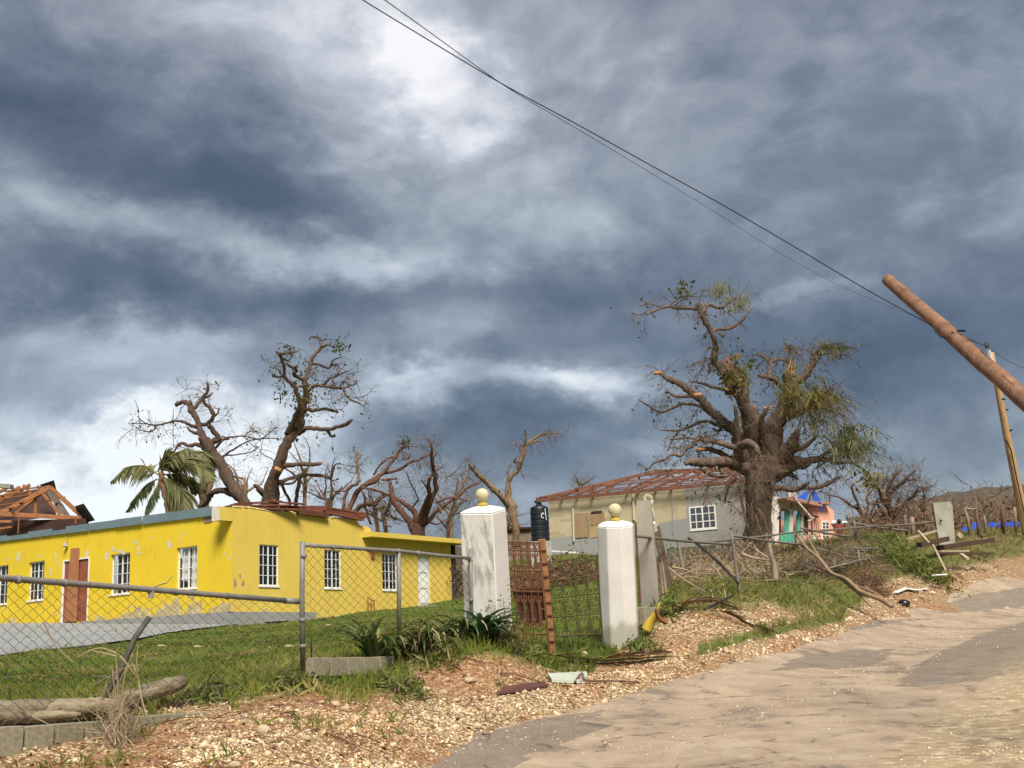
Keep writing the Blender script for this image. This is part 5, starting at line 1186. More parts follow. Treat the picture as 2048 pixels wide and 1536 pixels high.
def cable(pts, r, label):
    mb = MB(); P3 = np.array([P(*q) for q in pts]); s_ = np.concatenate([[0], np.cumsum([math.hypot(b[0] - a[0], b[1] - a[1]) for a, b in zip(pts[:-1], pts[1:])])]); tt = np.linspace(0, s_[-1], 70)
    # smooth through the points in image order
    co = [np.interp(tt, s_, [q[k] for q in pts]) for k in range(3)]
    for _ in range(6):
        for c in co: c[1:-1] = c[1:-1] * .5 + (c[:-2] + c[2:]) * .25
    mb.tube([P(a, b, c) for a, b, c in zip(*co)], r, 6); o = build(mb, 'overhead_cable', MAT['black_metal'], smooth=True); tag(o, label, 'cable', 'overhead cables'); return o
cable([(380, -220, 9.5), (725, 0, 10.0), (870, 88, 10.3), (1010, 172, 10.6), (1150, 246, 10.9), (1300, 330, 11.2), (1450, 412, 11.5), (1600, 500, 11.8), (1740, 584, 12.1), (1862, 650, 12.35)], .0052, 'thicker overhead cable ending at the fallen pole')
cable([(500, -190, 9.8), (770, 0, 11), (870, 72, 13), (1010, 174, 16), (1150, 255, 20), (1300, 345, 25), (1440, 430, 30), (1560, 508, 36), (1700, 583, 44), (1830, 632, 49), (1974, 692, 55.8)], .0052, 'thinner overhead cable running to the far pole')
cable([(1905, 665, 12.3), (1940, 680, 20), (1974, 694, 55.6), (1995, 708, 62), (2018, 723, 66), (2100, 760, 70)], .012, 'short dark cable from the fallen pole past the far pole')
# ------------------------------------------------------------------ trees, traced limb by limb
def bark(name, c1, c2, s=5):
    return material(name, c1, .95, .4, s, col2=c2, bump=1.0, bscale=9, stretch=(1.8, 1.8, .5), bdist=.09)
M_BARK = bark('dark_bark', (.15, .10, .072), (.06, .039, .03)); M_BARKB = bark('brown_bark', (.215, .152, .115), (.075, .05, .038)); M_BARKP = bark('pale_bark', (.30, .21, .13), (.16, .10, .06)); M_BARKR = bark('reddish_bark', (.20, .10, .07), (.10, .05, .035))
M_WOUND = material('torn_wood', (.46, .23, .10), .9, .4, 9); M_TWIG = material('twig_brown', (.17, .115, .08), .95, .35, 5)
M_LEAFD = attr_material('dark_leaves', 'tone', [(0, (.030, .045, .012)), (.5, (.055, .075, .018)), (1, (.10, .11, .03))], .7, trans=.25)
M_LEAFO = attr_material('olive_leaves', 'tone', [(0, (.08, .078, .022)), (.5, (.165, .15, .04)), (1, (.28, .22, .07))], .8, trans=.25)
M_LEAFG = attr_material('grey_green_leaves', 'tone', [(0, (.075, .082, .038)), (.5, (.155, .16, .075)), (1, (.26, .25, .13))], .8, trans=.25)
def catmull(pts, n_per=4):
    pts = np.asarray(pts, float)
    if len(pts) < 3: 
        t = np.linspace(0, 1, n_per + 2)[:, None]; return pts[0] * (1 - t) + pts[-1] * t
    p = np.concatenate([[2 * pts[0] - pts[1]], pts, [2 * pts[-1] - pts[-2]]]); out = []
    for i in range(1, len(p) - 2):
        for k in range(n_per):
            t = k / n_per; a, b, c, d = p[i - 1], p[i], p[i + 1], p[i + 2]
            out.append(.5 * ((2 * b) + (c - a) * t + (2 * a - 5 * b + 4 * c - d) * t * t + (3 * b - a - 3 * c + d) * t ** 3))
    out.append(p[-2]); return np.array(out)
class Tree:
    def __init__(s, name, label, cat, ox, oy, sc, d, base_uv, mat, group=None, seed=1, base_d=None):
        s.ox, s.oy, s.sc, s.d = ox, oy, sc, d; s.mat = mat; s.r = np.random.default_rng(seed); s.paths = []
        q = P(base_uv[0], base_uv[1], base_d or d); s.o = thing(name, drop(q[0], q[1], -.1), label, cat, group)
    def uv(s, x, y): return s.ox + x / s.sc, s.oy + y / s.sc
    def add(s, pts, name='branch', start_depth=None, lean=None, mat=None, wound=False, twig=1.0, rmin=.006, k=1.0):
        """pts: (x, y, half-width) in crop pixels; the limb swings toward or away from the viewer as it goes"""
        pts = [p if len(p) == 3 else (*p, None) for p in pts]
        rad = [p[2] for p in pts]
        for i in range(len(rad)):
            if rad[i] is None: rad[i] = (rad[i + 1] if i + 1 < len(rad) and rad[i + 1] is not None else 3)
        if start_depth is None:   # join onto the nearest limb already built
            start_depth = s.d; best = 1e9; x0, y0 = s.uv(pts[0][0], pts[0][1])
            for pa in s.paths:
                dd = np.hypot(pa[:, 0] - x0, pa[:, 1] - y0); j = dd.argmin()
                if dd[j] < best and dd[j] < 40: best = dd[j]; start_depth = pa[j, 2]
        uvs = np.array([s.uv(p[0], p[1]) for p in pts]); ln = np.concatenate([[0], np.cumsum(np.hypot(*np.diff(uvs, axis=0).T))]) * s.d / F
        if lean is None: lean = s.r.uniform(-.75, .75)
        dep = start_depth + lean * ln + .12 * np.sin(ln * 1.7 + s.r.random() * 6) * np.minimum(ln, 1)
        raw = np.column_stack([uvs, dep, np.array(rad) / s.sc * s.d / F])
        c = catmull(raw, 4); c[:, 3] = np.maximum(c[:, 3] * k, rmin)
        if len(c) > 6:   # gnarls
            w_ = c[:, 3] * F / s.d; g_ = np.where(c[1:-1, 3] > .28, .10, np.where(c[1:-1, 3] > .12, .35, .75)); c[1:-1, 0] += (s.r.random(len(c) - 2) - .5) * w_[1:-1] * g_; c[1:-1, 1] += (s.r.random(len(c) - 2) - .5) * w_[1:-1] * g_ * .7
            c[:, 3] *= 1 + np.where(c[:, 3] > .28, .07, .22) * (s.r.random(len(c)) - .5)
        xyz = np.array([P(*q[:3]) for q in c]); mb = MB(); rmax = c[:, 3].max(); n = 20 if rmax > .4 else (10 if rmax > .15 else (7 if rmax > .04 else 5))
        mb.tube(xyz, c[:, 3], n, rough=.10 if rmax > .4 else (.2 if rmax > .05 else .1))
        build(mb, name, mat or s.mat, s.o, smooth=True); s.paths.append(c)
        if wound:
            mb = MB(); e = xyz[-1]; t_ = nrm(xyz[-1] - xyz[-2]); rr = c[-1, 3]
            for q in range(9):
                a = q * .7; x = nrm(np.cross(t_, (0.1, .2, 1))); y = np.cross(t_, x); b = e - t_ * rr * .8 + (x * math.cos(a) + y * math.sin(a)) * rr * .55
                mb.tube([b, b + t_ * rr * (1.0 + 2.6 * s.r.random()) + s.r.normal(size=3) * rr * .12], [rr * .34, rr * .04], 4)
            build(mb, 'torn_end', M_WOUND, s.o)
        return c
    def many(s, lst, **kw):
        for p in lst: s.add(p, **kw)
    def twigs(s, n, length=(.3, .9), rmax=.05, droop=-.1, rad=.006, mat=None, name='twigs', sub=2, region=None, up=0.0):
        """fine bare twigs growing from the traced limbs"""
        src = []
        for pa in s.paths:
            for q in pa[2:]:
                if q[3] < rmax and (region is None or (region[0] < q[0] < region[2] and region[1] < q[1] < region[3])): src.append(q)
        if not src: return []
        mb = MB(); ends = []
        for i in range(n):
            q = src[s.r.integers(len(src))]; p = P(*q[:3]); dr_ = s.r.normal(size=3); dr_[2] = dr_[2] * .6 + .15 + up; dr_ = nrm(dr_); L_ = s.r.uniform(*length)
            def shoot(p, dr_, L_, r_, lev):
                pts = [p]; k = 5; dcur = dr_.copy()
                for j in range(k): dcur = nrm(dcur + s.r.normal(size=3) * .28 + np.array([0, 0, droop])); pts.append(pts[-1] + dcur * L_ / k)
                mb.tube(pts, np.linspace(r_, r_ * .4, k + 1), 3, cap=False); ends.append((pts[-1], dcur)); ends.append((pts[3], dcur))
                if lev < sub:
                    for _ in range(2):
                        j = s.r.integers(1, k); shoot(pts[j], nrm(dcur + s.r.normal(size=3) * .8), L_ * .5, r_ * .7, lev + 1)
            shoot(p, dr_, L_, rad, 0)
        build(mb, name, mat or M_TWIG, s.o, kind='stuff', smooth=True); return ends
    def leaves(s, centres, n, size, spread, mat, hang=.5, name='foliage', elong=2.2):
        c = np.asarray(centres, float); pick = c[s.r.integers(0, len(c), n)]; pos = pick + s.r.normal(size=(n, 3)) * spread
        ax = s.r.normal(size=(n, 3)); ax[:, 2] -= hang * 2.2; ax /= np.linalg.norm(ax, axis=1)[:, None]
        sd_ = np.cross(ax, s.r.normal(size=(n, 3))); sd_ /= np.linalg.norm(sd_, axis=1)[:, None]
        sz = size * .62 * s.r.uniform(.6, 1.4, (n, 1)); L_ = ax * sz * elong * .5; Wd = sd_ * sz * (.5 if elong < 3 else .22)
        V = np.stack([pos - L_, pos + Wd, pos + L_, pos - Wd], 1).reshape(-1, 3); T_ = np.arange(n * 4).reshape(n, 4); tone = np.repeat(np.clip(s.r.normal(.45, .25, n), 0, 1), 4)
        return fast_mesh(name, V, T_, mat, parent=s.o, kind='stuff', attrs={'tone': tone})
    def blob(s, x, y, rx, ry, n, lean=0., dz=.5):
        """points in a clump given in crop pixels"""
        out_ = []
        for _ in range(n):
            a = s.r.random() * 6.283; q = abs(s.r.normal()) * .62; u, v = s.uv(x + rx * q * math.cos(a), y + ry * q * math.sin(a)); out_.append(P(u, v, s.d + lean + s.r.normal() * dz))
        return out_

# ---- tree leaning left behind the yellow house
T1 = Tree('bare_tree', 'dark bare tree leaning left over the palm, with one long thin horizontal branch', 'tree', 200, 620, 3.491, 52, (480, 1040), M_BARK, 'storm-stripped trees', 1)
T1.add([(1040, 1460, 46), (1010, 1350, 42), (960, 1280, 42), (900, 1190, 42), (850, 1080, 43), (790, 1010, 43), (740, 930, 37), (705, 880, 28)], 'trunk', start_depth=52, lean=.1)
T1.many([[(720, 900, 30), (695, 820, 21), (690, 790, 21), (655, 720, 21), (630, 700, 20), (625, 660, 17), (600, 645, 16), (565, 645, 15), (530, 662, 15)],
 [(765, 960, 26), (775, 930, 22), (795, 915, 22), (830, 900, 20), (800, 850, 18), (760, 810, 17), (755, 790, 15), (790, 750, 15), (770, 690, 14), (725, 640, 13), (720, 610, 12), (750, 570, 11), (755, 530, 9), (742, 508, 5)],
 [(645, 705, 16), (690, 650, 13), (720, 605, 11)], [(725, 610, 10), (765, 600, 8), (788, 575, 4)], [(795, 745, 8), (822, 720, 6), (830, 690, 4), (840, 680, 2)], [(700, 800, 14), (740, 800, 13), (760, 805, 13)],
 [(690, 825, 14), (620, 800, 11), (560, 775, 9), (500, 780, 8), (440, 795, 7), (390, 805, 6), (330, 795, 4), (290, 770, 3), (260, 738, 2)], [(390, 805, 6), (380, 835, 5), (330, 850, 4), (270, 830, 3), (230, 802, 2)], [(330, 796, 4), (250, 790, 3), (200, 790, 2)],
 [(735, 965, 20), (680, 940, 15), (620, 945, 13), (570, 932, 12), (540, 952, 9), (515, 995, 4)], [(690, 860, 14), (640, 850, 10), (610, 820, 6)],
 [(800, 970, 9), (870, 900, 8), (940, 885, 6), (1010, 880, 5), (1090, 900, 5), (1170, 895, 4), (1280, 900, 2)], [(850, 1030, 9), (890, 1000, 7), (970, 950, 6), (1050, 910, 5), (1120, 900, 4), (1180, 860, 3), (1230, 815, 2)],
 [(870, 1015, 6), (960, 1010, 5), (1060, 990, 4), (1110, 955, 2)], [(1010, 880, 5), (1040, 850, 4), (1100, 850, 3), (1180, 890, 2)], [(640, 700, 16), (632, 660, 12), (628, 635, 9)], [(845, 900, 8), (900, 900, 6), (850, 880, 5)],
 [(990, 1320, 26), (950, 1300, 22), (880, 1265, 23), (830, 1260, 22), (780, 1280, 20), (760, 1310, 18), (730, 1350, 19), (690, 1370, 14), (650, 1320, 9), (600, 1260, 7), (530, 1240, 5)]])
T1.add([(512, 690, 2.2), (510, 800, 2.2), (514, 960, 2)], 'hanging_vine', start_depth=51.6, lean=0)
T1.twigs(16, (.6, 1.5), .12, -.05, .02, mat=M_BARK, name='side_branches', sub=2); e = T1.twigs(95, (.4, 1.3), .06, -.06, .011); T1.leaves([q[0] for q in e], 90, .11, .1, M_LEAFD)
# pale split trunk by the palm
T1b = Tree('bare_tree', 'pale split trunk standing between the palm and the dark leaning tree', 'tree', 200, 620, 3.491, 56, (410, 1040), M_BARKP, 'storm-stripped trees', 2)
T1b.add([(740, 1440, 34), (725, 1330, 30), (715, 1250, 28), (725, 1180, 24), (750, 1110, 28), (775, 1050, 24), (770, 1010, 18)], 'trunk', start_depth=56, lean=0); T1b.add([(745, 1300, 22), (770, 1200, 24), (780, 1120, 24), (790, 1050, 18)], 'limb'); T1b.add([(720, 1190, 18), (705, 1120, 14), (690, 1060, 9)], 'limb')
T1b.twigs(40, (.5, 1.2), .5, -.05, .011)
# ---- tall dark tree
T2 = Tree('bare_tree', 'tall dark bare tree with crooked branches rising behind the yellow house corner', 'tree', 200, 620, 3.491, 50, (545, 1045), M_BARK, 'storm-stripped trees', 3)
T2.add([(1185, 1470, 66), (1190, 1350, 60), (1200, 1250, 54), (1215, 1160, 40), (1250, 1070, 37), (1290, 960, 35), (1330, 890, 35), (1375, 840, 32), (1400, 790, 29), (1405, 720, 28), (1425, 650, 25), (1440, 580, 22), (1430, 520, 20), (1432, 480, 15)], 'trunk', start_depth=50, lean=-.05)
T2.many([[(1430, 490, 15), (1455, 440, 14), (1465, 370, 13), (1500, 310, 11), (1540, 270, 10), (1535, 220, 8), (1510, 190, 6), (1465, 185, 4)],
 [(1310, 870, 26), (1350, 780, 20), (1382, 700, 18), (1395, 640, 16), (1370, 560, 15), (1340, 515, 13), (1290, 470, 12), (1285, 410, 11), (1270, 350, 10), (1255, 310, 10), (1228, 290, 6)], [(1290, 465, 9), (1220, 465, 8), (1197, 440, 4)], [(1255, 305, 9), (1320, 300, 8), (1380, 290, 4)], [(1322, 298, 6), (1328, 262, 5), (1303, 236, 3)], [(1262, 325, 7), (1310, 357, 6), (1322, 340, 3)],
 [(1430, 490, 15), (1385, 468, 13), (1360, 452, 13), (1370, 412, 10), (1330, 395, 9), (1300, 370, 6)], [(1345, 415, 9), (1380, 388, 8)], [(1540, 266, 9), (1590, 245, 7), (1640, 265, 3)], [(1525, 212, 6), (1585, 205, 4)], [(1515, 200, 5), (1518, 172, 3)],
 [(1465, 378, 10), (1530, 380, 9), (1590, 405, 9), (1620, 385, 8), (1665, 380, 6)], [(1605, 395, 8), (1630, 350, 6), (1690, 328, 3)], [(1655, 380, 4), (1680, 415, 2)], [(1440, 575, 14), (1500, 532, 12), (1560, 530, 11), (1640, 542, 10), (1700, 552, 9), (1722, 600, 8), (1770, 635, 7), (1810, 650, 5), (1845, 672, 2)],
 [(1560, 525, 9), (1600, 480, 8), (1650, 462, 7), (1670, 430, 4)], [(1650, 460, 6), (1720, 430, 4), (1750, 422, 2)], [(1700, 550, 7), (1740, 528, 6), (1780, 520, 4), (1797, 490, 2)], [(1640, 540, 6), (1618, 490, 4)], [(1660, 545, 5), (1690, 510, 3), (1710, 495, 2)],
 [(1420, 690, 16), (1490, 700, 14), (1560, 690, 11), (1620, 700, 10), (1665, 716, 6)], [(1385, 865, 20), (1430, 830, 17), (1510, 825, 14), (1590, 835, 14), (1660, 815, 13), (1720, 800, 13), (1758, 768, 9)], [(1590, 840, 11), (1612, 878, 9), (1637, 882, 7), (1640, 865, 4)],
 [(1240, 1210, 18), (1310, 1185, 13), (1380, 1160, 12), (1460, 1150, 11), (1560, 1160, 11), (1612, 1172, 9), (1625, 1120, 8), (1642, 1080, 6), (1682, 1068, 3)], [(1590, 1176, 5), (1655, 1200, 3)], [(1250, 1215, 9), (1340, 1210, 8), (1400, 1150, 6), (1470, 1088, 3)], [(1380, 900, 12), (1370, 920, 6)]])
T2.add([(1265, 1100, 20), (1330, 1082, 16), (1420, 1075, 15), (1490, 1080, 15), (1545, 1070, 10)], wound=True, lean=-.3); T2.add([(1240, 1120, 30), (1250, 1100, 24)], 'wound', mat=M_WOUND, start_depth=49.3, lean=0); T2.add([(1360, 1420, 15), (1370, 1320, 15), (1385, 1230, 14), (1410, 1150, 12), (1445, 1105, 8)], start_depth=52)
T2.add([(1175, 1310, 24), (1140, 1280, 20), (1100, 1240, 17), (1070, 1222, 9)], lean=-.3); T2.add([(1270, 1220, 10), (1320, 1330, 9), (1330, 1380, 6)])
T2.twigs(26, (.5, 1.4), .14, -.05, .02, mat=M_BARK, name='side_branches', sub=2); e = T2.twigs(100, (.3, 1.0), .09, -.12, .010); T2.leaves([q[0] for q in e if q[0][2] > 8], 230, .11, .12, M_LEAFD); T2.leaves(T2.blob(1660, 260, 55, 40, 40, dz=.6), 90, .12, .15, M_LEAFD); T2.leaves(T2.blob(1440, 620, 70, 120, 60, dz=.5), 260, .13, .25, M_LEAFO); T2.leaves(T2.blob(1270, 590, 50, 40, 30, dz=.5), 70, .11, .2, M_LEAFD)
# ---- spreading broken tree behind the roof timbers
T3 = Tree('bare_tree', 'reddish broken tree sprawling right above the fallen roof boards', 'tree', 620, 840, 3.938, 55, (695, 1060), M_BARKR, 'storm-stripped trees', 4)
T3.add([(275, 840, 26), (290, 740, 25), (330, 650, 22), (370, 570, 21), (430, 510, 20), (510, 480, 19), (560, 430, 17), (620, 360, 15), (680, 280, 13), (710, 230, 12), (760, 205, 11), (785, 178, 7)], 'trunk', start_depth=55, lean=.2)
T3.many([[(770, 208, 5), (850, 212, 3)], [(440, 500, 14), (560, 430, 12), (650, 405, 12), (740, 370, 12), (790, 330, 11), (840, 320, 9), (890, 295, 8), (945, 272, 5)], [(260, 840, 18), (260, 720, 16), (270, 620, 13), (290, 560, 12), (330, 520, 12), (380, 500, 12)], [(300, 560, 7), (220, 558, 6), (130, 570, 4)],
 [(320, 760, 18), (380, 690, 19), (450, 662, 19), (510, 665, 19), (550, 622, 17), (605, 585, 12)], [(610, 590, 10), (540, 560, 9), (460, 540, 8), (400, 530, 8)], [(690, 280, 8), (600, 310, 8), (540, 370, 8), (500, 430, 8)], [(720, 230, 6), (740, 290, 6), (770, 310, 6), (792, 258, 3)], [(560, 470, 9), (640, 465, 9), (690, 465, 6)], [(480, 820, 10), (440, 700, 9), (430, 600, 8), (410, 560, 7)],
 [(250, 520, 5), (230, 570, 4), (180, 600, 3), (170, 650, 2)], [(140, 700, 9), (120, 620, 8), (80, 550, 6), (55, 495, 3)], [(110, 580, 5), (125, 530, 3)], [(770, 215, 4), (745, 170, 3), (720, 160, 3)], [(640, 840, 7), (585, 820, 8), (635, 740, 7), (600, 690, 5), (560, 680, 3)]])
T3.add([(385, 490, 14), (378, 420, 12), (370, 330, 12), (368, 235, 10)], 'limb', mat=M_BARKP); T3.add([(375, 322, 4), (400, 280, 3), (420, 275, 2)]); T3.add([(378, 420, 4), (310, 410, 3), (285, 380, 2)])
e = T3.twigs(100, (.4, 1.2), .07, -.1, .011); T3.leaves([q[0] for q in e], 90, .12, .1, M_LEAFD); T3.leaves(T3.blob(740, 175, 50, 30, 20), 40, .14, .15, M_LEAFD)
# ---- broad bare tree with many upright limbs
T4 = Tree('bare_tree', 'broad pinkish-brown bare tree with fanned limbs above the yellow roof slab', 'tree', 620, 840, 3.938, 58, (838, 1070), M_BARKR, 'storm-stripped trees', 5)
T4.add([(850, 1000, 60), (850, 900, 56), (862, 820, 48)], 'trunk', start_depth=58, lean=0)
T4.many([[(825, 880, 34), (765, 775, 27), (690, 680, 25), (650, 610, 22), (640, 540, 18), (628, 475, 12)], [(845, 820, 26), (832, 742, 23), (770, 680, 19), (700, 630, 17), (618, 588, 14)], [(868, 840, 30), (890, 720, 26), (920, 640, 22), (940, 580, 19), (930, 510, 15), (955, 435, 9)],
 [(890, 820, 28), (930, 700, 22), (960, 620, 20), (988, 560, 18), (985, 470, 17), (970, 390, 15), (960, 300, 14), (955, 200, 8), (922, 140, 4)], [(972, 402, 6), (1050, 375, 4)], [(900, 820, 24), (1000, 720, 16), (1080, 660, 13), (1160, 600, 12), (1250, 530, 10), (1345, 488, 6)], [(990, 650, 9), (1080, 615, 8), (1170, 620, 7), (1250, 636, 4)],
 [(1060, 680, 7), (1150, 590, 6), (1200, 540, 5), (1222, 450, 5), (1250, 400, 4), (1250, 318, 3)], [(800, 690, 7), (850, 630, 6), (830, 570, 6), (790, 490, 5), (760, 408, 4)], [(1060, 500, 4), (1082, 450, 5), (1142, 420, 3)], [(985, 470, 8), (1010, 440, 5), (960, 380, 5)], [(940, 580, 8), (900, 500, 6), (870, 470, 4)], [(920, 800, 8), (1000, 822, 6), (1060, 790, 4)], [(965, 300, 8), (1000, 262, 5)]])
T4.add([(1090, 980, 16), (1090, 900, 15), (1092, 800, 13), (1120, 700, 9), (1142, 600, 7), (1165, 465, 4)], 'limb', start_depth=60, mat=M_BARKP); T4.add([(1100, 880, 8), (1040, 810, 6), (1000, 760, 4)], start_depth=60); T4.add([(1110, 760, 6), (1200, 720, 5), (1300, 690, 3)], start_depth=60); T4.add([(1030, 730, 12), (1022, 690, 8)], 'torn_end', mat=M_WOUND)
e = T4.twigs(230, (.5, 1.6), .09, .02, .010, up=.4)
# ---- pale snapped tree behind the gate
T5 = Tree('bare_tree', 'pale snapped tree forking behind the weathered gate pillar', 'tree', 620, 840, 3.938, 56, (1030, 1090), M_BARKP, 'storm-stripped trees', 6)
T5.add([(1625, 1000, 28), (1620, 900, 28), (1610, 800, 32), (1590, 700, 42), (1565, 620, 30), (1560, 520, 22), (1580, 450, 17), (1640, 390, 17), (1655, 330, 24), (1682, 260, 19), (1702, 200, 13), (1760, 150, 11), (1840, 110, 9), (1882, 113, 6), (1950, 95, 4), (2030, 85, 2)], 'trunk', start_depth=56, lean=.1)
T5.many([[(1690, 225, 8), (1700, 130, 7), (1695, 68, 3)], [(1710, 195, 9), (1780, 165, 8), (1830, 170, 5)], [(1680, 250, 8), (1640, 210, 7), (1600, 175, 5)], [(1580, 690, 28), (1500, 600, 23), (1440, 540, 23), (1390, 490, 23), (1330, 430, 19), (1280, 390, 13), (1248, 335, 6)], [(1280, 392, 7), (1300, 350, 6)], [(1482, 592, 12), (1490, 548, 10)], [(1560, 490, 10), (1555, 400, 8)], [(1888, 113, 4), (1890, 58, 3)], [(1650, 330, 14), (1610, 330, 8), (1620, 290, 6)], [(1600, 860, 14), (1560, 780, 10), (1530, 730, 6)], [(1660, 370, 8), (1670, 420, 6), (1685, 460, 3)], [(1250, 400, 6), (1215, 470, 5), (1160, 550, 4)]])
T5.add([(1400, 520, 10), (1350, 440, 12)], 'torn_end', mat=M_WOUND); e = T5.twigs(110, (.3, 1.1), .07, -.15, .009)
# ---- low broken trees along the skyline behind the yellow house and pillars
def scrub_tree(u, v, d, h, label, seed, mat, lean=0., cat='tree', nl=5, tw=60, leaf=0):
    q = P(u, v, d); b = drop(q[0], q[1], -.3); o = Tree('bare_tree', label, cat, 0, 0, 1, d, (u, v), mat, 'small bare trees on the skyline', seed); r_ = np.random.default_rng(seed); sc = F / d
    ub, vb = proj(b)[:2]; base = (ub, vb); top = (u + lean * sc, v - h * sc * .45)
    o.add([(base[0], base[1], .16 * sc), ((base[0] + top[0]) / 2 + r_.normal() * .1 * sc, (base[1] + top[1]) / 2, .13 * sc), (top[0], top[1], .09 * sc)], 'trunk', start_depth=d, lean=0)
    for k in range(nl):
        a = r_.uniform(-1.2, 1.2); L_ = h * r_.uniform(.35, .75); x0, y0 = top[0] - lean * sc * .3 * r_.random(), top[1] + h * sc * .25 * r_.random(); pts = [(x0, y0, .07 * sc)]
        for j in range(1, 5): a += r_.normal() * .35; pts.append((pts[-1][0] + math.sin(a) * L_ * sc / 4, pts[-1][1] - math.cos(a) * L_ * sc / 4, .07 * sc * (1 - j / 5)))
        o.add(pts)
    e = o.twigs(tw, (.3, 1.1), .08, 0., .009)
    if leaf: o.leaves([q[0] for q in e], leaf, .11, .12, M_LEAFD)
    return o
scrub_tree(600, 1030, 62, 4.2, 'thin bare sapling between the tall dark tree and the sprawling one', 21, M_BARKP, .3)
scrub_tree(655, 1045, 60, 3.2, 'low bare stump tree with twigs above the middle of the roof boards', 22, M_BARKB, .2)
scrub_tree(780, 1068, 60, 2.2, 'small leafy scrub tree at the step of the yellow roof', 23, M_BARK, -.3, leaf=160)
scrub_tree(745, 1060, 64, 2.6, 'thin bare scrub tree left of the leafy scrub above the roof step', 24, M_BARKR, .2)
scrub_tree(895, 1080, 64, 3.6, 'slender bare tree between the fanned tree and the weathered pillar', 25, M_BARKP, .2)
scrub_tree(1010, 1085, 66, 2.4, 'twiggy bare shrub tree close behind the weathered pillar', 26, M_BARKR, .1)
scrub_tree(500, 1020, 66, 4.0, 'wispy bare tree between the two dark trees', 27, M_BARKP, -.3, tw=80)
scrub_tree(1158, 990, 75, 1.5, 'bare crown showing over the left slope of the stripped roof', 28, M_BARKP, .1)
# ---- palm
def palm():
    d = 47; tr = Tree('palm_tree', 'wind-blown coconut palm behind the blue-grey fascia', 'palm', 200, 620, 3.491, d, (335, 1040), material('palm_trunk', (.26, .155, .095), .9, .3, 6, bump=.5), None, 9)
    tr.add([(480, 1560, 26), (478, 1420, 24), (455, 1290, 20), (430, 1190, 20), (420, 1130, 18)], 'trunk', start_depth=d, lean=0); tr.add([(505, 1560, 12), (500, 1400, 11), (480, 1280, 10), (440, 1160, 9)], 'stem', start_depth=d + .5, lean=0)
    fr = [([(405, 1150), (340, 1100), (280, 1085), (180, 1105), (75, 1200)], .5, 80), ([(405, 1130), (430, 1060), (460, 1000), (500, 1000)], -.2, 60), ([(420, 1110), (510, 1040), (620, 990), (740, 1000), (800, 1090)], .6, 80), ([(430, 1125), (540, 1075), (660, 1075), (740, 1130), (760, 1180)], -.5, 80), ([(440, 1150), (540, 1150), (630, 1190), (680, 1270)], .3, 70),
          ([(440, 1165), (520, 1210), (580, 1290), (600, 1390)], -.4, 90), ([(400, 1180), (320, 1225), (250, 1310), (185, 1405)], .3, 50), ([(410, 1205), (380, 1270), (340, 1350), (318, 1432)], -.3, 40), ([(430, 1110), (480, 1040), (560, 985), (640, 975)], -.8, 60), ([(440, 1175), (500, 1260), (540, 1340), (560, 1420)], -.2, 80), ([(420, 1115), (470, 1080), (600, 1040), (700, 1050), (800, 1160)], .1, 70)]
    mf_ = attr_material('palm_leaflets', 'tone', [(0, (.025, .034, .016)), (.45, (.085, .095, .03)), (.75, (.20, .18, .07)), (1, (.34, .28, .13))], .6, trans=.2)
    for k, (pl_, lean, wl_) in enumerate(fr):
        c = catmull([(*tr.uv(x, y), d + lean * i * .45) for i, (x, y) in enumerate(pl_)], 8); xyz = np.array([P(*q) for q in c]); fo = MB(); fo.tube(xyz, np.linspace(.035, .008, len(xyz)), 5); mid = build(fo, 'frond', material('frond_midrib', (.20, .18, .06), .7, .2) if k == 0 else bpy.data.materials['frond_midrib'], tr.o)
        V, T_, tone = [], [], []; r_ = np.random.default_rng(k); dead = k in (6, 7)
        n_l = 55
        for i in range(n_l):
            s_ = .08 + .92 * i / n_l; q = s_ * (len(xyz) - 1); j = min(int(q), len(xyz) - 2); p = xyz[j] + (xyz[j + 1] - xyz[j]) * (q - j); tg = nrm(xyz[j + 1] - xyz[j]); side = nrm(np.cross(tg, (0, -1, .25)))
            for sg in (-1, 1):
                L_ = (.95 * math.sin(math.pi * min(1, .18 + s_ * .8)) + .15) * wl_ / 100 * r_.uniform(.7, 1.1); up_dn = side * sg; dirv = nrm(tg * .75 + up_dn * (.75 if up_dn[2] < 0 else .35) + np.array([.25, 0, -.45]) + r_.normal(size=3) * .12)
                wv2_ = nrm(np.cross(dirv, (0, -1, .3))) * .03; e_ = p + dirv * L_ + np.array([0, 0, -.25 * L_ * L_]); m_ = p + dirv * L_ * .5 + np.array([0, 0, -.02]); b0_ = len(V); V += [p - wv2_ * .6, p + wv2_ * .6, m_ + wv2_, e_, m_ - wv2_]; T_ += [(b0_, b0_ + 1, b0_ + 2, b0_ + 4), (b0_ + 4, b0_ + 2, b0_ + 3, b0_ + 3)]; tone += [np.clip(r_.normal(.12 if dead else .5, .2), 0, 1)] * 5
        T3_ = []
        for q in T_: T3_ += [(q[0], q[1], q[2]), (q[0], q[2], q[3])] if q[2] != q[3] else [(q[0], q[1], q[2])]
        lf_ = fast_mesh('leaflets', np.array(V), np.array(T3_), mf_, kind='stuff', attrs={'tone': np.array(tone)}, parent=mid)
palm()
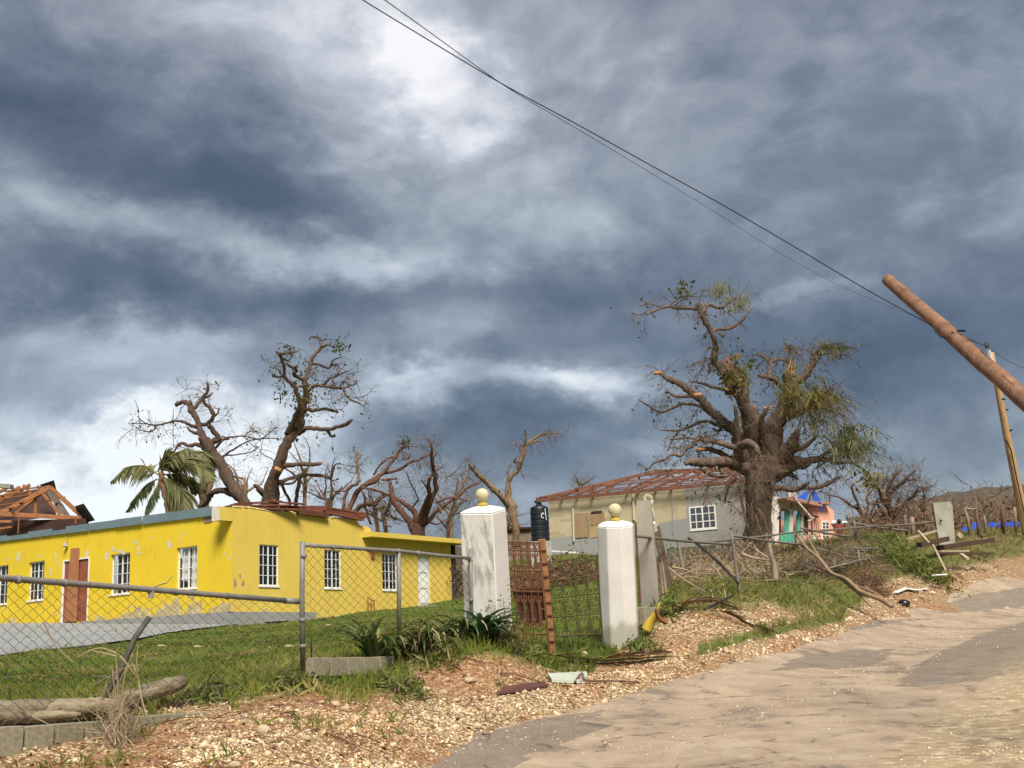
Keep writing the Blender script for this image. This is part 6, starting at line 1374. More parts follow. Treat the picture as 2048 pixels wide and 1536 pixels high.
# ---- the great battered tree
T6 = Tree('battered_tree', 'huge battered tree with massive broken limbs and hanging moss in front of the pink house', 'tree', 1220, 540, 2.743, 44, (1518, 1112), M_BARKB, None, 11)
T6.add([(815, 1640, 125), (812, 1560, 104), (812, 1420, 86), (815, 1300, 82), (822, 1180, 92), (832, 1100, 112), (842, 1020, 104)], 'trunk', start_depth=44, lean=0, k=.86)
big = [([(805, 1080, 78), (790, 1000, 70), (780, 930, 60), (765, 830, 50), (735, 720, 43), (720, 650, 41), (690, 590, 39), (662, 538, 32)], -.25), ([(800, 1060, 60), (705, 905, 42), (640, 850, 35), (580, 800, 31), (530, 750, 29), (490, 700, 28), (430, 660, 25), (380, 620, 21), (320, 595, 19), (262, 562, 8)], .3),
       ([(780, 1100, 66), (740, 1080, 58), (660, 1052, 42), (600, 1050, 34), (520, 1060, 29), (460, 1050, 27), (412, 1064, 14)], -.6), ([(865, 1060, 84), (900, 930, 62), (900, 850, 60), (950, 780, 57), (985, 700, 52), (990, 620, 48), (985, 568, 42)], .2), ([(910, 1060, 60), (1000, 960, 42), (1020, 900, 22), (1026, 868, 12)], -.5),
       ([(880, 1110, 84), (980, 1062, 54), (1060, 1060, 37), (1120, 1040, 24), (1200, 1040, 15), (1260, 1010, 11), (1330, 960, 8), (1400, 940, 5)], .25), ([(920, 830, 30), (1010, 792, 26), (1060, 770, 28), (1100, 735, 27), (1150, 690, 16)], -.5), ([(850, 1050, 60), (850, 950, 40), (835, 880, 26), (830, 820, 17), (850, 780, 14), (872, 748, 6)], -.6),
       ([(720, 1040, 40), (705, 1000, 32), (730, 955, 30), (780, 955, 27), (822, 1012, 12)], -1.2), ([(840, 1090, 70), (800, 960, 46), (815, 860, 30), (790, 760, 22)], .5), ([(760, 1060, 40), (700, 960, 30), (690, 870, 20), (695, 790, 14), (680, 740, 8)], -.5), ([(870, 1100, 60), (860, 980, 50), (830, 900, 36)], -.3)]
for pl_, ln_ in big: T6.add(pl_, 'limb', lean=ln_, k=.84, wound=pl_[-1][2] > 20)
T6.many([[(705, 690, 22), (650, 640, 20), (620, 570, 15), (585, 525, 17), (568, 490, 19), (575, 440, 17), (580, 410, 16), (560, 350, 14), (525, 290, 14), (510, 250, 14), (495, 220, 14), (488, 178, 8)], [(512, 235, 12), (540, 190, 10), (600, 210, 8), (650, 180, 8), (690, 148, 5)], [(560, 352, 12), (590, 325, 10), (650, 320, 10), (700, 295, 9), (740, 260, 6), (778, 208, 3)],
 [(485, 215, 9), (420, 210, 8), (370, 210, 8), (320, 200, 7), (270, 215, 6), (200, 240, 4), (155, 245, 3)], [(320, 200, 6), (360, 165, 5), (402, 128, 4)], [(282, 208, 5), (220, 185, 4), (158, 200, 3)], [(600, 528, 12), (640, 495, 11), (680, 475, 10), (715, 466, 9)], [(560, 490, 6), (540, 485, 4)],
 [(470, 692, 10), (400, 695, 9), (350, 690, 8), (312, 658, 4)], [(645, 662, 11), (560, 640, 9), (500, 620, 7), (440, 612, 4)], [(560, 790, 11), (480, 742, 9), (400, 735, 8), (340, 760, 7), (280, 780, 6), (220, 750, 5), (153, 710, 3)], [(300, 775, 5), (250, 800, 3)], [(600, 850, 11), (510, 830, 9), (440, 860, 8), (380, 880, 7), (278, 878, 3)], [(382, 880, 5), (342, 930, 5), (318, 992, 3)],
 [(720, 985, 18), (640, 960, 16), (560, 940, 12), (480, 930, 10), (450, 970, 10), (410, 980, 10), (390, 1020, 9), (340, 1010, 8), (300, 1040, 7), (240, 1060, 5), (210, 1090, 4), (158, 1060, 3)], [(480, 930, 6), (420, 920, 6), (328, 930, 4)], [(640, 1025, 18), (560, 985, 15), (490, 985, 13)], [(610, 1030, 15), (612, 1090, 15), (622, 1122, 12)], [(645, 1130, 11), (560, 1125, 11), (500, 1088, 9)],
 [(945, 645, 16), (900, 600, 15), (850, 585, 13), (815, 575, 9)], [(870, 592, 10), (880, 520, 11), (850, 480, 9), (800, 460, 5)], [(880, 512, 8), (930, 490, 8), (980, 510, 7), (1002, 552, 5)], [(1020, 612, 24), (1070, 580, 21), (1100, 530, 21), (1120, 480, 19), (1110, 455, 14)], [(1000, 1000, 14), (1080, 960, 11), (1140, 910, 7)],
 [(880, 1190, 22), (960, 1200, 15), (1040, 1200, 15), (1092, 1168, 9)], [(1088, 1196, 12), (1150, 1190, 11), (1200, 1165, 11), (1257, 1138, 7)], [(945, 1110, 22), (990, 1120, 15), (1032, 1150, 5)], [(1120, 1045, 16), (1180, 1010, 9), (1260, 940, 6), (1340, 850, 4)], [(1190, 1045, 9), (1250, 1060, 7), (1330, 1060, 5), (1420, 1120, 3)], [(1110, 470, 8), (1160, 430, 6), (1210, 425, 4)], [(1120, 470, 7), (1200, 460, 5), (1265, 450, 3)],
 [(700, 1150, 9), (720, 1230, 8), (735, 1330, 8), (760, 1420, 7)], [(760, 1130, 9), (740, 1210, 8), (800, 1180, 8), (880, 1160, 7), (900, 1200, 5)], [(640, 830, 8), (600, 880, 7), (560, 870, 5)], [(700, 1140, 10), (660, 1170, 8), (640, 1230, 6), (630, 1280, 4)], [(540, 1100, 8), (500, 1170, 6), (520, 1240, 5), (510, 1290, 3)], [(1080, 760, 9), (1180, 760, 6), (1240, 800, 4)]])
for (x, y) in ((480, 685), (265, 565), (495, 985), (865, 760)): T6.add([(x - 22, y + 2, 11), (x + 22, y - 2, 9)], 'torn_end', mat=M_WOUND, start_depth=43.2, lean=0)
T6.twigs(60, (.8, 2.0), .40, -.08, .020, mat=M_BARKB, name='side_branches', sub=2); T6.twigs(30, (.8, 1.6), .40, -.12, .024, mat=M_BARKB, name='side_branches', sub=2, region=(1560, 680, 1760, 980)); e = T6.twigs(420, (.3, 1.2), .11, -.12, .010)
e2 = T6.twigs(110, (.4, 1.3), .3, -.25, .009, region=(1480, 900, 1600, 1110)); 
T6.leaves([q[0] for q in e], 520, .11, .12, M_LEAFD)
# hanging foliage and moss
T6.leaves(T6.blob(590, 120, 85, 50, 60, dz=.5) + T6.blob(700, 190, 75, 70, 60, dz=.5), 320, .10, .12, M_LEAFG, hang=-1.2, elong=5)
T6.leaves(T6.blob(395, 120, 30, 35, 20), 70, .14, .12, M_LEAFD); T6.leaves(T6.blob(680, 600, 60, 90, 60, lean=-.6, dz=.3), 700, .14, .18, M_LEAFO, hang=.2); T6.leaves(T6.blob(1120, 730, 190, 130, 150, lean=-.3, dz=.9), 800, .13, .28, M_LEAFO, hang=.8, elong=4); T6.leaves(T6.blob(1100, 860, 170, 90, 90, dz=.9), 260, .11, .25, M_LEAFO, hang=.8, elong=4); T6.leaves(T6.blob(980, 700, 60, 110, 50, lean=-.6, dz=.3), 500, .13, .2, M_LEAFO, hang=.8, elong=4)
T6.leaves(T6.blob(1290, 980, 200, 125, 190, dz=1.1), 850, .13, .26, M_LEAFG, hang=.9, elong=4.5); T6.leaves(T6.blob(1300, 900, 60, 40, 30, dz=.6), 260, .13, .15, M_LEAFD, hang=.4, elong=3); T6.leaves(T6.blob(1200, 445, 100, 45, 60, dz=.6), 220, .09, .2, M_LEAFG, hang=.9, elong=6); T6.leaves(T6.blob(980, 440, 60, 50, 40, dz=.5), 160, .09, .15, M_LEAFO, hang=.3, elong=3); T6.leaves(T6.blob(1420, 1150, 60, 50, 40, dz=.6), 160, .13, .2, M_LEAFO, hang=.6); T6.leaves(T6.blob(770, 520, 40, 50, 15, dz=.4), 40, .14, .12, M_LEAFD); T6.leaves(T6.blob(480, 900, 120, 120, 60, dz=.8), 120, .11, .15, M_LEAFD)
# drooping streamers
def streamers(tr, x, y, rx, ry, n, L_, mat, rr=.007, wind=(.25, 0, -.9), lean=0):
    mb = MB()
    for p in tr.blob(x, y, rx, ry, n, lean=lean, dz=.7):
        q = [p]; dcur = np.array([tr.r.normal() * .3 + .2, tr.r.normal() * .3, .4])
        for j in range(5): dcur = nrm(dcur * .75 + np.array(wind) * .45 + tr.r.normal(size=3) * .12); q.append(q[-1] + dcur * L_ * tr.r.uniform(.6, 1.2) / 5)
        mb.tube(q, [rr, rr, rr, rr * .8, rr * .6, rr * .4], 3, cap=False)
    build(mb, 'twigs', mat, tr.o, kind='stuff')
M_MOSS = material('olive_strands', (.19, .16, .065), .9, .4, 5); M_STRG = material('grey_strands', (.17, .17, .095), .9, .4, 5)
streamers(T6, 1130, 680, 150, 90, 260, 1.1, M_MOSS); streamers(T6, 1120, 820, 200, 160, 90, .9, M_TWIG); streamers(T6, 800, 1330, 70, 180, 45, 1.0, M_TWIG, rr=.010, wind=(0, 0, -.9), lean=-1.1); streamers(T6, 850, 1000, 200, 130, 70, .8, M_TWIG, rr=.008, lean=-1.0); streamers(T6, 1250, 760, 120, 160, 80, .8, M_TWIG, rr=.006); streamers(T6, 1300, 950, 150, 80, 260, 1.0, M_STRG); streamers(T6, 1180, 430, 90, 30, 110, .9, M_STRG, wind=(.8, 0, -.35)); streamers(T6, 980, 430, 60, 30, 50, .6, M_TWIG); streamers(T6, 690, 560, 60, 50, 70, .8, M_MOSS, lean=-.5); streamers(T6, 600, 120, 90, 50, 70, .45, M_STRG, wind=(0, 0, .9)); streamers(T6, 720, 200, 70, 60, 60, .5, M_STRG, wind=(.3, 0, .8)); streamers(T6, 540, 560, 150, 60, 60, .6, M_TWIG, rr=.006, wind=(0, 0, .4)); streamers(T6, 960, 760, 120, 160, 60, .9, M_TWIG, rr=.007, lean=-.6); streamers(T6, 480, 1000, 160, 90, 50, .7, M_TWIG, rr=.006)
# ---- bare tangle on the right skyline
T7 = Tree('bare_tree', 'bare broken tree with thin dark limbs right of the person in red', 'tree', 1600, 900, 3.07, 62, (1735, 1050), M_BARK, 'storm-stripped trees', 13)
T7.add([(420, 560, 16), (405, 480, 14), (385, 410, 11), (350, 360, 9), (320, 345, 8), (240, 290, 6), (155, 275, 3)], 'trunk', start_depth=62, lean=.1); T7.many([[(385, 405, 9), (350, 320, 8), (318, 230, 7), (330, 205, 5)], [(400, 420, 9), (420, 340, 7), (410, 290, 6), (470, 215, 3)], [(185, 282, 4), (182, 330, 2)], [(430, 470, 10), (440, 380, 7), (470, 320, 5), (500, 280, 3)]]); T7.twigs(60, (.4, 1.2), .08, 0, .011)
T8 = Tree('bare_tree', 'dense thicket-like bare tree with forked limbs left of the grey slab', 'tree', 1600, 900, 3.07, 58, (1790, 1075), M_BARKR, 'storm-stripped trees', 14)
T8.add([(590, 600, 26), (585, 480, 22), (560, 400, 18), (545, 330, 16), (540, 250, 12), (560, 190, 9), (620, 115, 3)], 'trunk', start_depth=58, lean=.1)
T8.many([[(560, 390, 12), (500, 300, 10), (480, 230, 8), (400, 200, 5)], [(550, 280, 9), (600, 220, 8), (660, 170, 6), (715, 118, 3)], [(560, 240, 7), (620, 210, 6), (690, 180, 4), (740, 170, 2)], [(575, 420, 12), (640, 330, 10), (700, 280, 8), (750, 240, 6), (760, 300, 4)], [(580, 460, 12), (520, 400, 10), (480, 340, 8), (470, 320, 6)], [(600, 470, 10), (660, 400, 9), (720, 350, 7), (770, 330, 4)], [(530, 330, 8), (500, 260, 7), (520, 200, 5), (510, 180, 3)], [(700, 290, 6), (730, 230, 5), (780, 235, 3)], [(590, 420, 9), (600, 320, 6), (612, 290, 5)]])
T8.twigs(340, (.4, 1.4), .12, 0, .011, up=.2)
# ------------------------------------------------------------------ far hill and brush
hu = np.array([900, 1500, 1640, 1700, 1780, 1850, 1900, 1960, 2048, 2300, 2700, 3200]); hv = np.array([1110, 1085, 1066, 1054, 1033, 1016, 1004, 996, 986, 966, 960, 985])
us = np.linspace(900, 3200, 160); ds = np.linspace(0, 1, 26); V = []
for u in us:
    vt_ = np.interp(u, hu, hv) + 2.0 * fbm(u * .03, 1., 3, 4) * 6; top = P(u, vt_, 330)
    for q in ds:
        d = 110 + q * 220; b_ = P(u, vt_ + 60, 110); z0_ = base_h(b_[0], b_[1]) - .6; p = P(u, vt_, d); z_ = z0_ + (top[2] - z0_) * sstep(0, 1, q) ; V.append((p[0], p[1], z_ + 1.2 * fbm(p[0] * .12, p[1] * .12, 4, 4) * q))
    p = P(u, vt_, 420); V.append((p[0], p[1], top[2] - 25))
V = np.array(V); nn_ = 27; i0 = (np.arange(len(us) - 1)[:, None] * nn_ + np.arange(nn_ - 1)[None]).ravel()
hill = fast_mesh('hill', V, np.stack([i0, i0 + nn_, i0 + nn_ + 1, i0 + 1], 1), material('stripped_hillside', (.098, .076, .056), .95, .4, .16, col2=(.058, .048, .036), detail=9, coords='Object'), kind='structure', smooth=True); hill['label'] = 'low brown storm-stripped hillside on the right skyline'

def tangle(name, label, cat, uv, d, ru, rv, rz, n, L_, rad, mat, seed, kind='stuff', up=.3, flat=.5, leaf=None, group=None, ground_z=True):
    """heap of snapped sticks"""
    r_ = np.random.default_rng(seed); mb = MB(); ends = []
    for i in range(n):
        a = r_.random() * 6.283; q = math.sqrt(r_.random()); u = uv[0] + ru * q * math.cos(a); dd = d + rz * r_.normal() * .5
        p = P(u, uv[1], dd); zg = height1(p[0], p[1]); v_ = abs(r_.normal()) * rv * (1 - .7 * q) ; p = np.array([p[0], p[1], zg + v_ * d / F])
        dr_ = r_.normal(size=3); dr_[2] = dr_[2] * flat + up; dr_ = nrm(dr_); l = L_ * r_.uniform(.4, 1.3); pts = [p - dr_ * l * .5]
        for j in range(4): dr_ = nrm(dr_ + r_.normal(size=3) * .18); pts.append(pts[-1] + dr_ * l / 4)
        r0 = rad * r_.uniform(.4, 1.5); mb.tube(pts, np.linspace(r0, r0 * .35, 5), 4, cap=False); ends += [pts[-1], pts[3]]
        for _ in range(2):
            j = r_.integers(1, 4); d2 = nrm(dr_ + r_.normal(size=3) * .7); mb.tube([pts[j], pts[j] + d2 * l * .22, pts[j] + d2 * l * .4 + np.array([0, 0, -.02])], [r0 * .5, r0 * .35, r0 * .2], 3, cap=False); ends.append(pts[j] + d2 * l * .4)
    o = build(mb, name, mat); tag(o, label, cat, group, kind)
    if leaf:
        m_, nl, sz = leaf; e = np.array(ends); pk_ = e[r_.integers(0, len(e), nl)] + r_.normal(size=(nl, 3)) * .12; ax = r_.normal(size=(nl, 3)); ax /= np.linalg.norm(ax, axis=1)[:, None]; sd_ = nrm_rows(np.cross(ax, r_.normal(size=(nl, 3)))); s_ = sz * r_.uniform(.5, 1.4, (nl, 1))
        Vv = np.stack([pk_ - ax * s_, pk_ + sd_ * s_ * .4, pk_ + ax * s_, pk_ - sd_ * s_ * .4], 1).reshape(-1, 3); lo = fast_mesh('leaf_litter', Vv, np.arange(nl * 4).reshape(nl, 4), m_, parent=o, kind='stuff', attrs={'tone': np.repeat(np.clip(r_.normal(.5, .25, nl), 0, 1), 4)})
    return o
def nrm_rows(a): return a / (np.linalg.norm(a, axis=1)[:, None] + 1e-9)
M_BRUSH = material('grey_brown_brush', (.20, .145, .10), .95, .45, 3); M_BRUSHR = material('red_brown_brush', (.165, .09, .06), .95, .45, 3); M_BRUSHP = material('pale_brush', (.33, .25, .165), .95, .35, 3)
M_DEADL = attr_material('dead_leaves', 'tone', [(0, (.06, .03, .018)), (.5, (.15, .075, .04)), (1, (.26, .17, .09))], .9)
tangle('brush_pile', 'tangled brown brush at the foot of the battered tree', 'brush', (1460, 1112), 42, 85, 20, 3.0, 330, 1.3, .016, M_BRUSH, 31, leaf=(M_DEADL, 900, .07), up=.15)
tangle('brush_pile', 'grey-brown brush heaped behind the leaning service post', 'brush', (1380, 1125), 35, 50, 26, 3, 210, 1.3, .013, M_BRUSHP, 32, leaf=(M_DEADL, 450, .06), up=.2)
tangle('brush_pile', 'dark brush heap below the pink house, behind the long snapped branch', 'brush', (1620, 1140), 34, 60, 7, 2, 230, 1.2, .014, M_BRUSH, 33, leaf=(M_DEADL, 420, .06), up=.0, flat=.25)
tangle('brush_pile', 'pale snapped branches tangled in the broken pipe fence before the battered tree', 'brush', (1500, 1140), 33, 90, 14, 2.5, 110, 1.7, .017, M_BRUSHP, 47, up=.15, flat=.35)
tangle('brush_pile', 'pale broken branches piled along the collapsed grey rails on the bank', 'brush', (1700, 1128), 37, 70, 16, 2.5, 120, 1.6, .016, M_BRUSH, 48, up=.2, flat=.4)
tangle('brush_pile', 'brown brush spilling over the bank left of the leafy green bush', 'brush', (1735, 1170), 32.5, 34, 16, 1.6, 200, .8, .011, M_BRUSHR, 34, leaf=(M_DEADL, 420, .05), up=.1)
tangle('brush_pile', 'broad brown thicket of snapped trees left of the grey slab', 'brush', (1800, 1075), 60, 95, 32, 7, 650, 2.0, .020, M_BRUSH, 35, leaf=(M_DEADL, 1600, .13), up=.5, flat=.7)
tangle('brush_pile', 'thin brown thicket behind the blue tarpaulins and far pole', 'brush', (1970, 1052), 75, 130, 26, 9, 620, 2.0, .022, M_BRUSH, 36, leaf=(M_DEADL, 900, .15), up=.5, flat=.7)
tangle('brush_pile', 'red-brown brush and litter band seen through the iron gate', 'brush', (1110, 1150), 45, 95, 16, 2.5, 520, 1.3, .014, M_BRUSHR, 37, leaf=(M_DEADL, 1600, .10), up=.1)
tangle('brush_pile', 'low brush between the yellow house end and the weathered pillar', 'brush', (915, 1195), 46, 18, 60, 2, 190, 1.4, .014, M_BRUSH, 38, leaf=(M_DEADL, 300, .1), up=.4)
tangle('brush_pile', 'brown scrub behind the yellow house roof slab', 'brush', (850, 1110), 62, 90, 60, 4, 260, 1.6, .014, M_BRUSH, 39, up=.5, flat=.8)
tangle('far_woods', 'bare woods scattered over the brown hillside', 'woods', (1950, 1040), 160, 260, 30, 60, 900, 4.5, .05, M_BRUSH, 40, up=.7, flat=.7)
# green bush and weeds on the right bank
def bush(label, uv, d, ru, rv, n, mat, seed, size=.09, el=1.0, cat='bush', name='bush', dz=.7):
    r_ = np.random.default_rng(seed); q = P(uv[0], uv[1], d); o = thing(name, drop(q[0], q[1], -.05), label, cat)
    k = d / F; pos = np.stack([r_.normal(size=n) * ru * k * .5, r_.normal(size=n) * dz * .6, np.abs(r_.normal(size=n)) * rv * k * .55], 1); pos[:, 2] *= np.exp(-(pos[:, 0] / (ru * k)) ** 2 * .8)
    pos[:, :2] += q[:2]; pos[:, 2] += height(pos[:, 0], pos[:, 1]) + .02
    ax = r_.normal(size=(n, 3)); ax[:, 2] = np.abs(ax[:, 2]) * .8; ax = nrm_rows(ax); sd_ = nrm_rows(np.cross(ax, r_.normal(size=(n, 3)))); s_ = size * r_.uniform(.4, 1.5, (n, 1))
    Vv = np.stack([pos - ax * s_ * el, pos + sd_ * s_ * .33, pos + ax * s_ * el, pos - sd_ * s_ * .33], 1).reshape(-1, 3); fast_mesh('leaves', Vv, np.arange(n * 4).reshape(n, 4), mat, parent=o, kind='stuff', attrs={'tone': np.repeat(np.clip(r_.normal(.45, .25, n), 0, 1), 4)})
    mb = MB()
    for i in range(40):
        p = pos[r_.integers(n)]; b_ = np.array([q[0] + (p[0] - q[0]) * .5, q[1] + (p[1] - q[1]) * .5, 0]); b_[2] = height1(b_[0], b_[1]) - .05; m_ = (p + b_) / 2 + np.array([0, 0, .1]); mb.tube([b_, m_, p], [.012, .009, .004], 4, cap=False)
    build(mb, 'stems', M_BRUSH, o, kind='stuff'); return o
M_BUSH = attr_material('bush_green', 'tone', [(0, (.05, .08, .016)), (.5, (.125, .165, .035)), (1, (.24, .25, .08))], .8, trans=.25)
M_FERN = attr_material('fern_green', 'tone', [(0, (.06, .09, .018)), (.5, (.15, .18, .04)), (1, (.28, .28, .09))], .8, trans=.3)
M_WEED = attr_material('weed_green', 'tone', [(0, (.05, .072, .016)), (.5, (.13, .155, .034)), (1, (.26, .23, .085))], .8, trans=.25)
bush('leafy green bush on the bank left of the grey slab', (1795, 1120), 39, 58, 50, 900, M_FERN, 51, .055, 3.4, dz=1.4)
bush('low olive weeds spilling down the bank below the grey slab', (1850, 1150), 38, 50, 30, 700, M_WEED, 52, .07, 2.0, dz=1.2)
bush('dull green weeds at the foot of the pink house garden', (1740, 1100), 45, 70, 8, 500, M_WEED, 53, .07, 2.2, dz=1.5)
bush('weedy green clump under the middle of the grey block wall', (800, 1378), 13.8, 55, 18, 700, M_WEED, 54, .03, 2.4, dz=.5)
bush('straggly weeds around the foot of the weathered pillar', (1030, 1326), 16.2, 30, 44, 520, M_WEED, 55, .03, 2.4, dz=.35)
bush('dark weeds beneath the rusty gate leaf', (1066, 1335), 16.6, 34, 26, 520, M_WEED, 56, .032, 2.4, dz=.4)
bush('rough weeds growing on top of the stub wall by the octagonal pillar', (1325, 1214), 20.9, 45, 22, 700, M_WEED, 57, .05, 2.2, dz=.4)
bush('dark ragged weeds right of the dead shrub behind the log end', (420, 1398), 12.6, 50, 26, 420, M_BUSH, 58, .03, 2.6, dz=.4)
bush('weeds at the base of the grey fence post', (590, 1380), 12.9, 50, 26, 600, M_WEED, 59, .03, 2.4, dz=.35)
bush('small weeds at the foot of the octagonal pillar', (1275, 1290), 18.9, 36, 16, 380, M_BUSH, 60, .045, 1.6, dz=.4)
bush('brown and green weeds between grey post and gate along the verge', (880, 1312), 15.4, 55, 20, 600, M_WEED, 61, .034, 2.4, dz=.4)

# ------------------------------------------------------------------ strap-leaved plants
def strap_plant(label, uv, d, n, L_, wd, mat_fn, seed, group=None, up=1.0, droop=1.0, spread=.05):
    r_ = np.random.default_rng(seed); q = P(*uv, d); o = thing('lily_plant', drop(q[0], q[1]), label, 'plant', group); b0 = np.array(o.location)
    for i in range(n):
        a = r_.random() * 6.283; out_ = np.array([math.cos(a), math.sin(a), 0]); l = L_ * r_.uniform(.6, 1.15); lift = r_.uniform(.55, 1.35) * up; pts = []; p = b0 + np.array([r_.normal() * spread, r_.normal() * spread, -.02]); ang = math.atan2(lift, .55)
        k = 9
        for j in range(k + 1):
            pts.append(p.copy()); p = p + (out_ * math.cos(ang) + np.array([0, 0, math.sin(ang)])) * l / k; ang -= droop * (.10 + .34 * (j / k) ** 1.3) * r_.uniform(.7, 1.3)
        pts = np.array(pts); tg = nrm_rows(np.gradient(pts, axis=0)); sd_ = nrm_rows(np.cross(tg, np.array([0, 0, 1.]) + out_ * .01)); up_ = np.cross(sd_, tg); w_ = wd * r_.uniform(.7, 1.2) * np.sin(np.clip(.22 + .8 * np.linspace(0, 1, k + 1), 0, 1) * math.pi) ** .7; w_[-1] = .002
        V = np.stack([pts - sd_ * w_[:, None] + up_ * w_[:, None] * .35, pts, pts + sd_ * w_[:, None] + up_ * w_[:, None] * .35], 1).reshape(-1, 3); mb = MB(); mb.add(V, [(3 * j + c, 3 * j + c + 1, 3 * j + c + 4, 3 * j + c + 3) for j in range(k) for c in (0, 1)]); build(mb, 'leaf', mat_fn(i), o, smooth=True)
    return o
M_STRAP = [material('strap_leaf_a', (.09, .155, .034), .45, .35, 6, spec=.5, trans=.3), material('strap_leaf_b', (.16, .20, .06), .5, .4, 6, spec=.45, trans=.3), material('strap_leaf_c', (.30, .28, .08), .6, .4, 7, trans=.15)]
M_DRIED = [material('dried_leaf_a', (.22, .16, .08), .8, .45, 8), material('dried_leaf_b', (.14, .13, .05), .8, .4, 8), material('dried_leaf_c', (.34, .26, .15), .8, .35, 8)]
M_DEEP = [material('deep_leaf_a', (.035, .09, .034), .35, .35, 5, spec=.5, trans=.25), material('deep_leaf_b', (.055, .125, .044), .4, .35, 5, spec=.5, trans=.25)]
strap_plant('arching green strap-leaved plant with yellowing lower leaves beside the middle fence post', (752, 1302), 15.0, 60, 1.0, .032, lambda i: M_STRAP[2] if i % 9 == 0 else M_STRAP[i % 2], 71, up=1.2)
for k, (u, v, d, n, s_) in enumerate([(818, 1298, 15.5, 30, .8), (852, 1300, 15.7, 32, .85), (884, 1302, 15.9, 32, .85), (915, 1304, 16.0, 30, .8)]):
    strap_plant(['withered brown strap plant right of the middle fence post', 'second withered strap plant of the row, counted from the middle fence post', 'third withered strap plant of the row, counted from the middle fence post', 'withered strap plant next to the dark-leaved plant'][k], (u, v), d, n, s_, .024, lambda i: (M_DRIED + M_STRAP[:2])[i % 5], 80 + k, 'withered strap plants', up=1.3, droop=1.5)
strap_plant('glossy dark green broad-leaved plant in front of the weathered pillar', (962, 1306), 15.9, 38, .78, .055, lambda i: M_DEEP[i % 2], 90, up=1.1, droop=.9)
# twiggy weed with small leaves before the pillar
tangle('weed_stems', 'tall twiggy weed with reddish seed heads at the right edge of the weathered pillar', 'weed', (1012, 1305), 16.0, 13, 60, .2, 34, .5, .004, M_BRUSHR, 45, up=1.2, leaf=(M_WEED, 420, .028))

# ------------------------------------------------------------------ log, dead shrub, litter
M_LOG = material('old_log', (.34, .29, .19), .95, .4, 3, col2=(.15, .11, .07), stretch=(.5, 3, 6), bump=1.0, bscale=6)
lg = thing('fallen_log', P(150, 1440, 10.6), 'weathered split log lying behind the low block wall', 'log')
def log_(pts, rads, n=14, name='log_half'):
    c = catmull(np.array([(*q, r_) for q, r_ in zip(pts, rads)]), 6); mb = MB(); mb.tube([P(*q[:3]) for q in c], c[:, 3], n, rough=.22, flat=.8); return build(mb, name, M_LOG, lg, smooth=True)
log_([(-160, 1428, 9.8), (0, 1424, 10.4), (120, 1418, 10.7), (210, 1412, 11.0), (236, 1408, 11.1)], [.12, .125, .11, .10, .07]); log_([(-160, 1440, 9.7), (-10, 1437, 10.2), (90, 1432, 10.5), (160, 1430, 10.7)], [.07, .075, .06, .03], 10, 'split_strip')
log_([(180, 1416, 11.1), (240, 1402, 11.4), (300, 1384, 11.8), (345, 1370, 12.1), (366, 1362, 12.25)], [.05, .095, .105, .10, .07])
r_ = np.random.default_rng(77); rg = MB(); rgd = MB()
for k in range(34):      # lifted strips of bark and the dark cracks between them
    u0 = r_.uniform(-60, 180); L_ = r_.uniform(40, 120); o_ = r_.uniform(-.9, 1.0)
    pts = [];
    for q in np.linspace(0, 1, 6):
        u = u0 + L_ * q; dd = np.interp(u, [-160, 0, 120, 236], [9.8, 10.4, 10.7, 11.1]); vv = np.interp(u, [-160, 0, 120, 236], [1428, 1424, 1418, 1408]); rr0 = np.interp(u, [0, 120, 236], [.125, .11, .07]) * 1.02
        pts.append(P(u, vv, dd) + np.array([0, 0, .8]) * rr0 * math.sin(o_) - FWD * rr0 * math.cos(o_) + r_.normal(size=3) * .004)
    (rg if k % 3 else rgd).tube(pts, np.array([.003, .011, .013, .012, .010, .003]) * (1 if k % 3 else .7), 5)
for k in range(14):
    o_ = r_.uniform(-.9, 1.1); q0, q1 = sorted(r_.uniform(0, 1, 2)); pts = []
    for q in np.linspace(q0, q1, 5):
        u = 190 + 165 * q; dd = np.interp(q, [0, 1], [11.15, 12.2]); vv = np.interp(u, [180, 240, 300, 345, 366], [1416, 1402, 1384, 1370, 1362]); pts.append(P(u, vv, dd) + np.array([0, 0, .08]) * math.sin(o_) - FWD * .10 * math.cos(o_) + r_.normal(size=3) * .004)
    (rg if k % 3 else rgd).tube(pts, np.array([.003, .009, .010, .009, .003]), 5)
build(rg, 'bark_strips', M_LOG, lg, kind='stuff'); build(rgd, 'cracks', MAT['dark_wall'], lg, kind='stuff')
ds_ = tangle('dead_shrub', 'dead dry shrub tied upright in front of the leaning pipe stub', 'shrub', (236, 1470), 10.35, 16, 90, .25, 90, .55, .006, M_BRUSHP, 46, kind='thing', up=1.8, flat=.6, leaf=(M_WEED, 260, .02))
sh2 = MB()
r_ = np.random.default_rng(5)
for (pl_) in [[(240, 1520), (232, 1450), (236, 1380), (232, 1310), (240, 1292)], [(246, 1516), (242, 1440), (228, 1370), (224, 1330)], [(238, 1510), (222, 1440), (216, 1400)], [(250, 1512), (244, 1420), (250, 1350), (268, 1330), (274, 1356)], [(232, 1306), (200, 1296), (170, 1306), (158, 1314)], [(232, 1312), (196, 1304), (176, 1300)], [(242, 1498), (256, 1512), (268, 1522)], [(236, 1488), (250, 1508)], [(240, 1312), (256, 1330), (270, 1350)], [(88, 1246), (110, 1290), (146, 1324)], [(36, 1414), (64, 1432), (96, 1448)]]:
    c = catmull([P(u, v, 10.3) for u, v in pl_], 4); sh2.tube(c, np.linspace(.008, .004, len(c)), 5)
build(sh2, 'stems', M_BRUSHP, ds_, kind='stuff')
